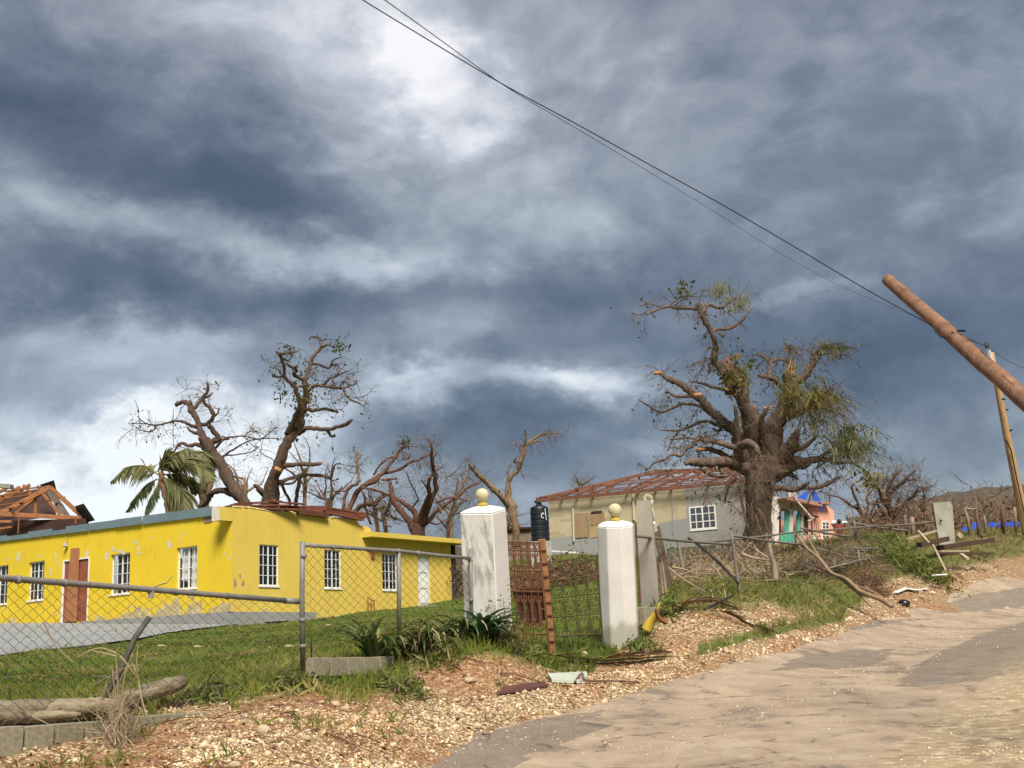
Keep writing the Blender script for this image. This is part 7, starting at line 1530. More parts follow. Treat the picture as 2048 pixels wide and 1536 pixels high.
def litter(pts, r_, label, name, cat, mat, n=7, taper=.4, group=None, flat=1.0):
    """a stick or cable through (u, v, depth) points"""
    c = catmull([P(*p) for p in pts], 4); mb = MB(); mb.tube(c, np.linspace(r_, r_ * taper, len(c)), n, rough=.15, flat=flat); o = build(mb, name, mat, smooth=True); return tag(o, label, cat, group)
def gd(u, v, dz=.03):
    p = G(u, v); return (u, v - dz * F / (p @ FWD), float(p @ FWD))
# long snapped branch lying down the bank to the road
sb = thing('snapped_branch', G(1780, 1208), 'long pale snapped branch leaning from the fence down to the road', 'branch')
c = catmull([P(1590, 1064, 33), P(1614, 1096, 32), P(1640, 1118, 31), P(1662, 1145, 30), P(1692, 1158, 29), P(1720, 1182, 28), P(1760, 1198, 27.4), P(1784, 1212, 27)], 4); mb = MB(); mb.tube(c, np.linspace(.03, .062, len(c)), 9, rough=.2); M_SNAP = material('snapped_branch_bark', (.30, .20, .125), .95, .35, 4, bump=.5); build(mb, 'stem', M_SNAP, sb, smooth=True)
for pl_, a_, b_ in (([(1668, 1148, 29.8), (1700, 1172, 28.8), (1722, 1192, 28), (1742, 1212, 27.2)], .035, .03), ([(1588, 1062, 33), (1600, 1094, 32.4), (1630, 1130, 31.4), (1664, 1150, 30)], .022, .03), ([(1640, 1118, 31), (1615, 1075, 32.6), (1605, 1062, 33)], .025, .014), ([(1700, 1166, 28.6), (1750, 1186, 27.8), (1776, 1204, 27.3)], .022, .02)):
    c = catmull([P(*q) for q in pl_], 4); mb = MB(); mb.tube(c, np.linspace(a_, b_, len(c)), 7, rough=.2); build(mb, 'fork', M_SNAP, sb, smooth=True)
litter([(1318, 1118, 23), (1350, 1146, 22.8), (1386, 1170, 22.6), (1412, 1184, 22.5)], .022, 'thin pale branch slanting down from the service post', 'fallen_branch', 'branch', M_BRUSHP)
litter([(1376, 1076, 27), (1400, 1092, 27), (1440, 1128, 26.8), (1473, 1162, 26.6), (1476, 1168, 26.6)], .030, 'dark curved pole leaning across the broken pipe fence', 'fallen_pole', 'pole', MAT['black_metal'], taper=.9)
litter([(1344, 1134, 25), (1372, 1140, 25), (1402, 1152, 24.8)], .025, 'pale stick crossing the grass behind the service post', 'fallen_branch', 'branch', M_BRUSHP)
litter([(1360, 1150, 24.5), (1384, 1142, 25), (1410, 1132, 25.4)], .02, 'forked pale stick rising right from the brush behind the service post', 'fallen_branch', 'branch', M_BRUSHP)
litter([(1484, 1108, 31), (1500, 1114, 31), (1520, 1118, 31), (1545, 1122, 31)], .05, 'thick pale branch stub against the tree foot behind the wooden post', 'fallen_branch', 'branch', M_BRUSHP)
litter([(1512, 1100, 32), (1530, 1112, 31.6), (1544, 1122, 31.4)], .035, 'short thick stick leaning to the wooden post from the tree foot', 'fallen_branch', 'branch', M_BRUSHP)
for (a, b_, rr_, lb) in [((1508, 1154), (1556, 1148), .025, 'short pale stick lying left of the rough wooden post foot'), ((1400, 1148), (1545, 1141), .03, 'longest pale stick on the grass, reaching left from the wooden post'), ((1556, 1146), (1616, 1132), .03, 'pale stick running right from the wooden post towards the thick fence post'), ((1578, 1158), (1618, 1148), .03, 'lowest pale stick on the grass right of the wooden post'), ((1560, 1150), (1580, 1158), .03, 'stubby pale stick at the right foot of the wooden post'), ((1556, 1142), (1604, 1126), .02, 'thinnest pale stick slanting up right of the wooden post')]:
    q0, q1 = gd(*a, .1), gd(*b_, .1); litter([q0, ((a[0] + b_[0]) / 2, (q0[1] + q1[1]) / 2 - 1, (q0[2] + q1[2]) / 2), q1], rr_, lb, 'fallen_branch', 'branch', M_BRUSHP, group='sticks lying below the tree')
# broken pipe fence
pfn = thing('broken_fence', G(1475, 1188), 'broken pipe fence with leaning posts and twisted rails before the battered tree', 'fence')
M_PIPE = material('dull_grey_pipe', (.17, .145, .12), .75, .35, 8)
for (a, b_, rr_, nm) in [((1356, 1080, 26), (1368, 1150, 25.6), .035, 'post'), ((1463, 1068, 27), (1480, 1190, 26.6), .035, 'post'), ((1533, 1066, 33), (1537, 1150, 32.6), .03, 'post'), ((1610, 1086, 34), (1617, 1150, 33.6), .05, 'post'), ((1402, 1190, 24), (1398, 1160, 24), .02, 'post'),
        ((1272, 1072, 20.5), (1463, 1089, 27), .028, 'rail'), ((1465, 1071, 27), (1602, 1089, 32), .030, 'rail'), ((1424, 1083, 26), (1600, 1063, 33), .026, 'rail'), ((1602, 1089, 32), (1660, 1103, 33), .02, 'rail'), ((1660, 1104, 33), (1704, 1114, 33.5), .018, 'rail'), ((1600, 1063, 33), (1760, 1051, 40), .028, 'rail'), ((1602, 1056, 33), (1706, 1074, 36), .03, 'rail'), ((1706, 1046, 40), (1814, 1061, 41), .035, 'rail'), ((1760, 1052, 40), (1868, 1043, 43), .03, 'rail')]:
    mb = MB(); m_ = [(a[i] + b_[i]) / 2 for i in range(3)]; m_[1] += (1.5 if nm == 'rail' else 0); mb.tube(catmull([P(*a), P(*m_), P(*b_)], 4), rr_, 7); build(mb, nm, M_PIPE, pfn, smooth=True)
wpst = thing('wooden_post', G(1553, 1160), 'rough grey wooden post in the broken pipe fence', 'post'); mb = MB(); c = catmull([P(1537, 1078, 30.6), P(1541, 1104, 30.5), P(1549, 1134, 30.4), P(1552, 1164, 30.3)], 4); mb.tube(c, np.linspace(.055, .085, len(c)), 9, rough=.2); build(mb, 'shaft', MAT['timber_grey'], wpst, smooth=True)
# second, lower fence run on the bank
pf2 = thing('broken_fence', G(1690, 1135), 'low run of collapsed grey rails on the bank below the pink house', 'fence')
for (a, b_, rr_, nm) in [((1660, 1136, 33), (1764, 1110, 37), .035, 'rail'), ((1708, 1096, 36), (1760, 1098, 37), .03, 'rail'), ((1706, 1101, 36), (1740, 1103, 37), .03, 'rail'), ((1716, 1100, 36), (1720, 1128, 35.6), .035, 'post'), ((1669, 1118, 34), (1672, 1148, 33.8), .03, 'post'), ((1700, 1120, 35), (1660, 1142, 33), .03, 'rail'), ((1708, 1040, 40), (1712, 1076, 40), .035, 'post'), ((1810, 1030, 42), (1813, 1070, 42), .045, 'post'), ((1712, 1076, 40), (1732, 1086, 39), .018, 'rail')]:
    mb = MB(); mb.tube([P(*a), P(*b_)], rr_, 7); build(mb, nm, M_PIPE, pf2, smooth=True)
lw_ = thing('block_wall', drop(*P(1385, 1110, 47)[:2]), 'pale low garden wall in front of the beige house, half hidden by brush', 'wall', 'low block walls')
mb = MB(); mb.prism([P(1335, 1128, 47), P(1432, 1120, 45.5), P(1432, 1090, 45.5), P(1335, 1096, 47)], np.array([0, .2, 0])); build(mb, 'wall', material('pale_garden_wall', (.36, .33, .27), .95, .3, 2), lw_)
# grey slab and timber posts on the right
gs_ = thing('concrete_slab', G(1890, 1094), 'tall grey concrete slab leaning on the right-hand bank, with a small dark hole', 'slab')
mb = MB(); mb.prism([P(1866, 1006, 43), P(1900, 1003, 43.2), P(1905, 1012, 43.2), P(1911, 1092, 43), P(1880, 1098, 42.8), P(1873, 1050, 43)], np.array([.02, .22, 0])); build(mb, 'slab', material('greenish_concrete', (.36, .36, .29), .95, .22, 2.5, col2=(.25, .25, .20), bump=.3), gs_)
mb = MB(); mb.lathe(P(1881.5, 1041, 42.98), [(.045, 0), (.045, .02), (.02, .025)], 10, axis=-FWD); build(mb, 'bolt_hole', MAT['black_metal'], gs_)
for k, (u0, v0, u1, v1, d, rr_, lb) in enumerate([(1930, 1016, 1940, 1066, 55, .07, 'grey wooden stake immediately right of the grey slab'), (1951, 1020, 1958, 1070, 56, .07, 'dark stake with a bent top in the far fence line'), (2004, 1008, 2006, 1060, 58, .11, 'thickest dark stake, standing before the blue tarpaulins'), (2029, 1014, 2031, 1058, 58, .07, 'thin stake right beside the far pole'), (1968, 1030, 1972, 1066, 57, .06, 'short pale stake between the bent-topped and thickest stakes'), (1824, 1034, 1826, 1072, 50, .09, 'grey stake in the thicket left of the grey slab')]):
    o = thing('fence_stake', drop(*P(u1, v1, d)[:2]), lb, 'stake', 'stakes of the far fence line'); mb = MB(); zb_ = P(u1, v1 + 12, d); mb.tube([P(u0, v0, d), P((u0 + u1) / 2 + 1, (v0 + v1) / 2, d), zb_], [rr_ * .8, rr_, rr_], 7, rough=.2); build(mb, 'shaft', MAT['timber_grey'] if k not in (1, 2) else M_BRUSHR, o, smooth=True)
litter([(1930, 1016, 55), (1940, 1018, 55), (1951, 1019, 56)], .05, 'short crossbar joining two far stakes', 'crossbar', 'crossbar', MAT['timber_grey'], taper=.9)
litter([(1956, 1066, 55), (1970, 1078, 54), (1978, 1084, 53)], .04, 'dark stick leaning on the grass beside the bent-topped stake', 'fallen_branch', 'branch', MAT['black_metal'])
cloth([P(1976, 1065, 66), P(2044, 1052, 66), P(2044, 1043, 68), P(1978, 1044, 68)], 'tarpaulin', MAT['tarp_blue'], 'long blue tarpaulin behind the far stakes, beside the far pole', 'tarpaulin', n=8)
cloth([P(1943, 1066, 62), P(1960, 1063, 62), P(1960, 1046, 63), P(1946, 1044, 63)], 'tarpaulin', MAT['tarp_blue'], 'blue tarpaulin bundle close to the grey slab', 'tarpaulin', n=5)
cloth([P(1922, 1064, 60), P(1938, 1064, 60), P(1936, 1054, 60.5), P(1924, 1055, 60.5)], 'tarpaulin', MAT['tarp_blue'], 'small dark blue tarpaulin scrap just right of the grey slab', 'tarpaulin', n=4)
# planks and sheets scattered on the right bank
def plank(a, b_, w_, t_, label, mat, group=None, name='plank', cat='plank'):
    mb = MB(); mb.bar(P(*a), P(*b_), w_, t_); o = build(mb, name, mat); return tag(o, label, cat, group)
M_PLD = material('wet_dark_plank', (.07, .04, .028), .9, .3, 6); M_PLP = material('pale_plank', (.40, .315, .20), .85, .3, 6)
plank((1876, 1096, 41), (1985, 1080, 45), .2, .16, 'long dark timber ending under the blue tarpaulins, below the grey slab', M_PLD); plank((1838, 1090, 40), (1894, 1078, 41), .2, .16, 'short dark timber resting across the foot of the grey slab', M_PLD); plank((1815, 1078, 41), (1872, 1062, 43), .1, .07, 'pale batten rising to the left edge of the grey slab', M_PLP)
plank((1880, 1103, 39), (1936, 1102, 40), .13, .06, 'pale board lying flat below the grey slab', M_PLP); plank((1870, 1106, 38.6), (1980, 1107, 40.4), .1, .07, 'thin dark batten under the pale board', M_PLD); plank((1836, 1062, 40), (1858, 1086, 39.4), .07, .06, 'grey batten leaning left of the grey slab', M_PLP); plank((1866, 1090, 38.5), (1892, 1142, 36.5), .06, .05, 'grey batten sliding down the bank below the grey slab', M_BRUSHP)
plank((1960, 1080, 46), (1980, 1079, 46.5), .3, .1, 'short pale offcut on the end of the long dark timber', M_PLP); plank((1916, 1074, 45), (1922, 1068, 45), .3, .2, 'pale broken block against the right edge of the grey slab', M_PLP); plank((1922, 1108, 39), (1936, 1118, 38), .12, .06, 'short pale stick under the pale board', M_PLP)
litter([gd(1828, 1130), gd(1846, 1122, .15), gd(1822, 1136, .1), gd(1838, 1142)], .05, 'pale curled root on the bank under the green bush', 'root', 'root', M_BRUSHP)
litter([gd(1820, 1140, .05), gd(1832, 1148, .05), gd(1850, 1152, .05)], .06, 'dark rotten limb below the curled root', 'fallen_branch', 'branch', M_PLD)
litter([gd(1934, 1142, .05), gd(1944, 1138, .08), gd(1956, 1143, .04)], .05, 'pale bent stick on the grass edge near the road, right of the batten', 'fallen_branch', 'branch', M_BRUSHP); litter([gd(1968, 1142, .05), gd(1996, 1134, .05)], .05, 'straight pale stick on the road edge right of the bent stick', 'fallen_branch', 'branch', M_BRUSHP)
def crumple(uvd, rx, ry, rz, label, name, cat, mat, seed, n=14):
    r_ = np.random.default_rng(seed); c = P(*uvd); mb = MB(); prof_ = []
    vs, fs = [], []; m_ = 7
    for i in range(m_ + 1):
        th_ = math.pi * i / m_
        for j in range(n):
            a = 2 * math.pi * j / n; k_ = 1 + .35 * (r_.random() - .5); vs.append(c + np.array([rx * math.sin(th_) * math.cos(a), ry * math.sin(th_) * math.sin(a), rz * (math.cos(th_) + .4)]) * k_)
    for i in range(m_):
        for j in range(n): fs.append((i * n + j, (i + 1) * n + j, (i + 1) * n + (j + 1) % n, i * n + (j + 1) % n))
    mb.add(vs, fs); o = build(mb, name, mat); return tag(o, label, cat)
q = gd(1808, 1212, .0); crumple(q, .16, .12, .11, 'black plastic bag at the road edge by the end of the long snapped branch', 'plastic_bag', 'plastic bag', material('black_plastic_bag', (.006, .006, .008), .35, .3, spec=.5), 61)
q = gd(1826, 1186, .0); mb = MB()
for (a, b_, w_) in (((1790, 1190, 31), (1812, 1183, 31.5), .16), ((1810, 1182, 31.6), (1838, 1187, 31.2), .18), ((1828, 1186, 31), (1854, 1183, 31.4), .10)): mb.bar(np.array(G(a[0], a[1])) + [0, 0, .06], np.array(G(b_[0], b_[1])) + [0, 0, .09], w_, .03)
o = build(mb, 'torn_sheet', MAT['white_metal']); tag(o, 'torn white sheet crumpled on the verge above the black plastic bag', 'sheet')
crumple(gd(1733, 1187, 0), .2, .15, .13, 'square-edged brown rock in the marl left of the torn white sheet', 'rock', 'rock', MAT['concrete'], 62, 6)
plank((1868, 1150, 36), (1890, 1149, 36.4), .16, .04, 'white board lying on the verge at the foot of the bank', MAT['white_metal'])
# litter in front of the gate
def slab_poly(uvs, th, label, name, cat, mat, dz=.02):
    pts = [G(u, v) + np.array([0, 0, dz]) for u, v in uvs]; mb = MB(); mb.prism(pts, np.array([0, 0, th])); o = build(mb, name, mat); return tag(o, label, cat)
slab_poly([(994, 1393), (1006, 1380), (1040, 1374), (1090, 1369), (1097, 1376), (1060, 1384), (1030, 1388)], .018, 'rust-brown curved metal sheet on the marl below the gate', 'metal_sheet', 'metal sheet', material('rust_brown_sheet', (.10, .042, .034), .75, .3, 5))
slab_poly([(1096, 1356), (1174, 1352), (1176, 1362), (1160, 1370), (1104, 1368)], .04, 'pale grey-green flat board lying in front of the gate', 'board', 'board', material('pale_green_board', (.42, .46, .38), .8, .15, 4))
litter([gd(1000, 1350, .03), gd(1030, 1358, .06), gd(1062, 1366, .05), gd(1100, 1374, .03)], .014, 'thin dark stick lying across the earth above the rusted sheet', 'fallen_branch', 'branch', M_BRUSHR)
litter([gd(1150, 1369, .03), gd(1164, 1362, .10), gd(1172, 1367, .04), gd(1220, 1366, .03), gd(1280, 1367, .02)], .018, 'long brown dead stalk on the marl right of the pale board', 'fallen_stalk', 'stalk', M_BRUSHR, taper=.5)
# dead palm fronds lying before the gate and on the heap
def dead_frond(pts, label, mat, nl=26, L_=.5, r_=.016, seed=0):
    rr_ = np.random.default_rng(seed); c = catmull([P(*p) for p in pts], 8); mb = MB(); mb.tube(c, np.linspace(r_, r_ * .3, len(c)), 6, flat=.6); o = build(mb, 'dead_frond', mat, smooth=True); tag(o, label, 'palm frond', 'dead palm fronds'); mb = MB()
    for i in range(nl):
        q = .15 + .85 * i / nl; j = min(int(q * (len(c) - 1)), len(c) - 2); p = c[j]; tg = nrm(c[j + 1] - c[j])
        for sg in (-1, 1):
            sd_ = nrm(np.cross(tg, (0, 0, 1))) * sg; e = p + (tg * .92 + sd_ * .22 + rr_.normal(size=3) * .08) * L_ * rr_.uniform(.6, 1.1); e[2] = max(height1(e[0], e[1]) + .01, e[2] - .03); w_ = nrm(np.cross(e - p, (0, 0, 1))) * .009; mb.quad(p - w_, p + w_, (p + e) / 2 + w_ + np.array([0, 0, .02]), e)
    build(mb, 'leaflets', mat, o, kind='stuff'); return o
M_FRD = material('dead_frond_brown', (.20, .115, .06), .9, .4, 8); M_FRO = material('dead_frond_olive', (.17, .15, .06), .8, .35, 8)
dead_frond([gd(1075, 1318, .05), gd(1120, 1325, .10), gd(1180, 1330, .08), gd(1250, 1328, .08), gd(1340, 1318, .05)], 'long olive dead palm frond lying across the gate threshold', M_FRO, seed=1); dead_frond([gd(1090, 1326, .03), gd(1150, 1331, .05), gd(1230, 1333, .05), gd(1300, 1326, .03)], 'dark dead palm frond under the long olive one at the gate', M_PLD, L_=.4, seed=2); dead_frond([gd(1180, 1322, .04), gd(1240, 1318, .06), gd(1320, 1308, .04)], 'brown dead palm frond fanned on the marl right of the gate', M_FRD, seed=3)
dead_frond([gd(1330, 1236, .08), gd(1380, 1222, .16), gd(1440, 1222, .18), (1480, 1242, 22.4), (1510, 1250, 22)], 'brown dead palm frond arched over the marl heap beside the stub wall', M_FRD, L_=.6, r_=.022, seed=4); dead_frond([gd(1420, 1232, .10), gd(1450, 1238, .12), gd(1490, 1252, .06), gd(1515, 1258, .04)], 'second brown dead palm frond sliding off the marl heap', M_FRD, L_=.5, r_=.02, seed=5)
dead_frond([gd(1360, 1226, .12), gd(1400, 1216, .2), gd(1450, 1222, .2)], 'greyish dead palm frond on top of the heap behind the dark bough', M_BRUSHP, L_=.6, seed=6)
litter([(1394, 1226, 22.2), (1428, 1210, 22.5), (1462, 1193, 22.8)], .032, 'straight dark bough propped on the marl heap', 'fallen_branch', 'branch', MAT['black_metal'], taper=.6)
litter([(1388, 1201, 23.4), (1428, 1203, 23.6)], .022, 'short dark stick on the grass behind the marl heap', 'fallen_branch', 'branch', MAT['black_metal'], taper=.7)
for (a, b_, lb) in (((1421, 1180, 23.6), (1431, 1208, 23), 'upright dead stalk with a curled tip behind the marl heap'), ((1446, 1168, 25), (1452, 1196, 24.4), 'thin upright stalk left of the broken fence post')): litter([a, ((a[0] + b_[0]) / 2, (a[1] + b_[1]) / 2, a[2]), b_], .02, lb, 'dead_stalk', 'stalk', M_BRUSHP)
# yellow sheath of a palm leaf base by the pillar
q0 = [(1283, 1264), (1290, 1250), (1303, 1236), (1316, 1222), (1322, 1210)]; M_YEL = material('yellow_sheath', (.50, .37, .05), .6, .3, 6, trans=.1); M_RIM = material('brown_rim', (.20, .075, .03), .8, .3, 6)
ys = thing('palm_sheath', P(1305, 1262, 19.6), 'curved yellow palm leaf base with brown rim beside the octagonal pillar', 'palm sheath')
def strip(A_, B_, n, bow, name, mat):
    mb = MB(); rows = []
    for a, b_ in zip(A_, B_):
        a, b_ = P(*a), P(*b_); rows.append([a + (b_ - a) * k / n - FWD * bow * math.sin(math.pi * k / n) for k in range(n + 1)])
    for i in range(len(rows) - 1):
        for k in range(n): mb.quad(rows[i][k], rows[i][k + 1], rows[i + 1][k + 1], rows[i + 1][k])
    o = build(mb, name, mat, ys, smooth=True); md = o.modifiers.new('thickness', 'SOLIDIFY'); md.thickness = .008; return o
d_ = 19.4
def sheet(A_, B_, bow, name, mat, n=8):
    A_ = catmull([P(*a) for a in A_], 4); B_ = catmull([P(*b) for b in B_], 4); mb = MB(); m_ = len(A_)
    rows = [[A_[i] + (B_[i] - A_[i]) * k / n - FWD * bow * math.sin(math.pi * k / n) for k in range(n + 1)] for i in range(m_)]
    mb.add(np.array(rows).reshape(-1, 3), [(i * (n + 1) + k, i * (n + 1) + k + 1, (i + 1) * (n + 1) + k + 1, (i + 1) * (n + 1) + k) for i in range(m_ - 1) for k in range(n)])
    o = build(mb, name, mat, ys, smooth=True); md = o.modifiers.new('thickness', 'SOLIDIFY'); md.thickness = .006
sheet([(1282, 1256, d_), (1290, 1243, d_), (1301, 1231, d_), (1311, 1220, d_)], [(1301, 1265, d_), (1306, 1257, d_ + .05), (1311, 1247, d_ + .1), (1318, 1238, d_ + .1)], .05, 'blade', M_YEL)
sheet([(1309, 1218, d_), (1311, 1230, d_), (1319, 1242, d_), (1331, 1249, d_)], [(1315, 1216, d_), (1318, 1227, d_), (1324, 1236, d_), (1335, 1243, d_)], .03, 'rim', M_RIM)
sheet([(1312, 1218, d_), (1315, 1209, d_), (1320, 1203, d_)], [(1318, 1222, d_), (1321, 1212, d_), (1322, 1204, d_)], .02, 'tip', M_YEL)
q = gd(1292, 1250, 0); bush('bright ferny weed between the octagonal pillar and the yellow sheath', (1288, 1232), 20, 12, 16, 160, M_WEED, 66, .05, 1.8, dz=.2)
# blue and white wrapper by the post
crumple(gd(597, 1382, .0), .035, .03, .025, 'crumpled blue and white wrapper at the base of the grey fence post', 'wrapper', 'litter', material('blue_white_wrapper', (.55, .58, .66), .5, .2, 14, col2=(.14, .18, .45)), 63); crumple(gd(598, 1362, .0), .03, .03, .04, 'pale crumpled bag behind the blue and white wrapper', 'plastic_bag', 'plastic bag', material('pale_bag', (.45, .46, .46), .6, .25, 14), 64)
for (u, v, s_, lb, mt) in ((1043, 1438, .045, 'curled rust-red leaf standing on the road edge', 'a'), (1073, 1442, .05, 'dark flat leaf on the asphalt beside the rust-red leaf', 'b'), (950, 1464, .05, 'brown crumpled leaf at the road edge', 'c'), (982, 1462, .045, 'reddish crumpled leaf beside the brown one at the road edge', 'a'), (1150, 1392, .04, 'dark red leaf scrap on the pale marl below the rusted sheet', 'a')):
    q = G(u, v) + np.array([0, 0, .012]); r_ = np.random.default_rng(u); mb = MB(); n = 6; dr_ = nrm(np.array([1, .15 * r_.normal(), 0])); sd_ = nrm(np.array([0, .8, .6 if mt == 'a' else .12]))
    for i in range(n):
        x0, x1 = i / n, (i + 1) / n; w0, w1 = math.sin(math.pi * x0) * .42, math.sin(math.pi * x1) * .42
        mb.quad(q + dr_ * (x0 - .5) * s_ * 2 - sd_ * 0, q + dr_ * (x1 - .5) * s_ * 2, q + dr_ * (x1 - .5) * s_ * 2 + sd_ * w1 * s_ * 2, q + dr_ * (x0 - .5) * s_ * 2 + sd_ * w0 * s_ * 2)
    o = build(mb, 'dead_leaf', {'a': M_RIM, 'b': M_PLD, 'c': M_FRD}[mt]); md = o.modifiers.new('thickness', 'SOLIDIFY'); md.thickness = .003; tag(o, lb, 'leaf', 'dead leaves by the road')
# ------------------------------------------------------------------ the person by the pink house
def person():
    d = 78.0; foot = drop(*P(1683, 1092, d)[:2]); o = thing('person', foot, 'person in a dark hat and red top carrying white bundles on both shoulders', 'person'); k = 1.0
    J = {'pelvis': (0, 0, .93), 'waist': (0, 0, 1.12), 'chest': (0, 0, 1.36), 'neck': (0, -.01, 1.5), 'head': (0, -.03, 1.60), 'top': (0, -.03, 1.72), 'hl': (.09, 0, .9), 'kl': (.10, -.03, .5), 'al': (.11, .02, .09), 'tl': (.12, -.14, .04), 'hr': (-.09, 0, .9), 'kr': (-.10, -.05, .5), 'ar': (-.10, .0, .09), 'tr': (-.11, -.16, .04),
         'sl': (.19, 0, 1.42), 'el': (.36, -.04, 1.22), 'wl': (.34, -.1, 1.45), 'fl': (.31, -.12, 1.53), 'sr': (-.19, 0, 1.42), 'er': (-.36, -.04, 1.22), 'wr': (-.34, -.1, 1.45), 'fr': (-.31, -.12, 1.53)}
    rad = dict(pelvis=.15, waist=.14, chest=.16, neck=.055, head=.10, top=.06, hl=.10, kl=.062, al=.045, tl=.04, hr=.10, kr=.062, ar=.045, tr=.04, sl=.075, el=.045, wl=.032, fl=.036, sr=.075, er=.045, wr=.032, fr=.036)
    E = [('pelvis', 'waist'), ('waist', 'chest'), ('chest', 'neck'), ('neck', 'head'), ('head', 'top'), ('pelvis', 'hl'), ('hl', 'kl'), ('kl', 'al'), ('al', 'tl'), ('pelvis', 'hr'), ('hr', 'kr'), ('kr', 'ar'), ('ar', 'tr'), ('chest', 'sl'), ('sl', 'el'), ('el', 'wl'), ('wl', 'fl'), ('chest', 'sr'), ('sr', 'er'), ('er', 'wr'), ('wr', 'fr')]
    def skin(name, names, edges, mat, grow=1.0, base=None):
        ks = list(names); me = bpy.data.meshes.new(name); me.from_pydata([J[q] for q in ks], [(ks.index(a), ks.index(b_)) for a, b_ in edges], []); me.materials.append(mat); ob = bpy.data.objects.new(name, me); COL.objects.link(ob); ob.parent = o
        md = ob.modifiers.new('skin', 'SKIN'); ss = ob.modifiers.new('sub', 'SUBSURF'); ss.levels = ss.render_levels = 1
        for i, q in enumerate(ks): me.skin_vertices[0].data[i].radius = (rad[q] * grow, rad[q] * grow * (.75 if q in ('pelvis', 'waist', 'chest') else 1)); 
        me.skin_vertices[0].data[ks.index(base or ks[0])].use_root = True; return ob
    skin('body', list(J), E, material('dark_skin', (.06, .032, .022), .6, .15), base='pelvis')
    skin('red_top', ['pelvis', 'waist', 'chest', 'sl', 'el', 'sr', 'er'], [('pelvis', 'waist'), ('waist', 'chest'), ('chest', 'sl'), ('sl', 'el'), ('chest', 'sr'), ('sr', 'er')], material('red_cloth', (.27, .035, .03), .9, .25, 6), 1.14, 'pelvis')
    J2 = dict(J); skin('trousers', ['pelvis', 'hl', 'kl', 'al', 'hr', 'kr', 'ar'], [('pelvis', 'hl'), ('hl', 'kl'), ('kl', 'al'), ('pelvis', 'hr'), ('hr', 'kr'), ('kr', 'ar')], material('dark_red_cloth', (.12, .03, .03), .9, .25, 6), 1.16, 'pelvis')
    mb = MB(); mb.lathe(np.array(o.location) + np.array([0, -.03, 1.66]), [(.20, 0), (.20, .015), (.11, .03), (.105, .11), (.08, .13), (0.01, .135)], 16); build(mb, 'hat', MAT['black_metal'], o, smooth=True)
    ld = crumple_at(np.array(o.location) + np.array([.30, .06, 1.52]), .26, .16, .11, 'white bundle on the right-hand shoulder of the person in red', 71); lr = crumple_at(np.array(o.location) + np.array([-.30, .06, 1.54]), .24, .16, .12, 'white bundle on the left-hand shoulder of the person in red', 72)
def crumple_at(c, rx, ry, rz, label, seed):
    uvd = proj(c); return crumple((uvd[0], uvd[1], uvd[2]), rx, ry, rz, label, 'bundle', 'bundle', MAT['white_metal'], seed)
person()
# striped post in the pink house garden
stp = thing('spotted_stake', drop(*P(1640, 1110, 60)[:2]), 'black and white mottled stake leaning in the garden before the pink house', 'stake'); mb = MB(); mb.tube([P(1628, 1076, 60), P(1636, 1092, 59.6), P(1646, 1112, 59)], .12, 7); build(mb, 'shaft', material('mottled_white', (.62, .60, .58), .8, .3, 3.5, col2=(.06, .05, .05)), stp)

# ------------------------------------------------------------------ loose marl, rocks and grass
def sample(n, a0, a1, r0, r1, pw=2.0, seed=0):
    """points on the land, denser near the viewer"""
    r_ = np.random.default_rng(seed); a = np.radians(r_.uniform(a0, a1, n)); q = r_.random(n)
    r = r0 * (r1 / r0) ** q if pw == 2.0 else (r0 ** (2 - pw) + q * (r1 ** (2 - pw) - r0 ** (2 - pw))) ** (1 / (2 - pw))
    x, y = r * np.sin(a), r * np.cos(a); s_, c_ = road_coord(x, y); z = height(x, y, c_); return x, y, z, c_, r, r_
ICO = (lambda g: np.array([(-1, g, 0), (1, g, 0), (-1, -g, 0), (1, -g, 0), (0, -1, g), (0, 1, g), (0, -1, -g), (0, 1, -g), (g, 0, -1), (g, 0, 1), (-g, 0, -1), (-g, 0, 1)]) / math.sqrt(1 + g * g))((1 + 5 ** .5) / 2)
ICF = np.array([(0, 11, 5), (0, 5, 1), (0, 1, 7), (0, 7, 10), (0, 10, 11), (1, 5, 9), (5, 11, 4), (11, 10, 2), (10, 7, 6), (7, 1, 8), (3, 9, 4), (3, 4, 2), (3, 2, 6), (3, 6, 8), (3, 8, 9), (4, 9, 5), (2, 4, 11), (6, 2, 10), (8, 6, 7), (9, 8, 1)])
OCT = np.array([(1, 0, 0), (-1, 0, 0), (0, 1, 0), (0, -1, 0), (.1, 0, 1), (0, .1, -1.)]); OCF = np.array([(0, 2, 4), (2, 1, 4), (1, 3, 4), (3, 0, 4), (2, 0, 5), (1, 2, 5), (3, 1, 5), (0, 3, 5)])
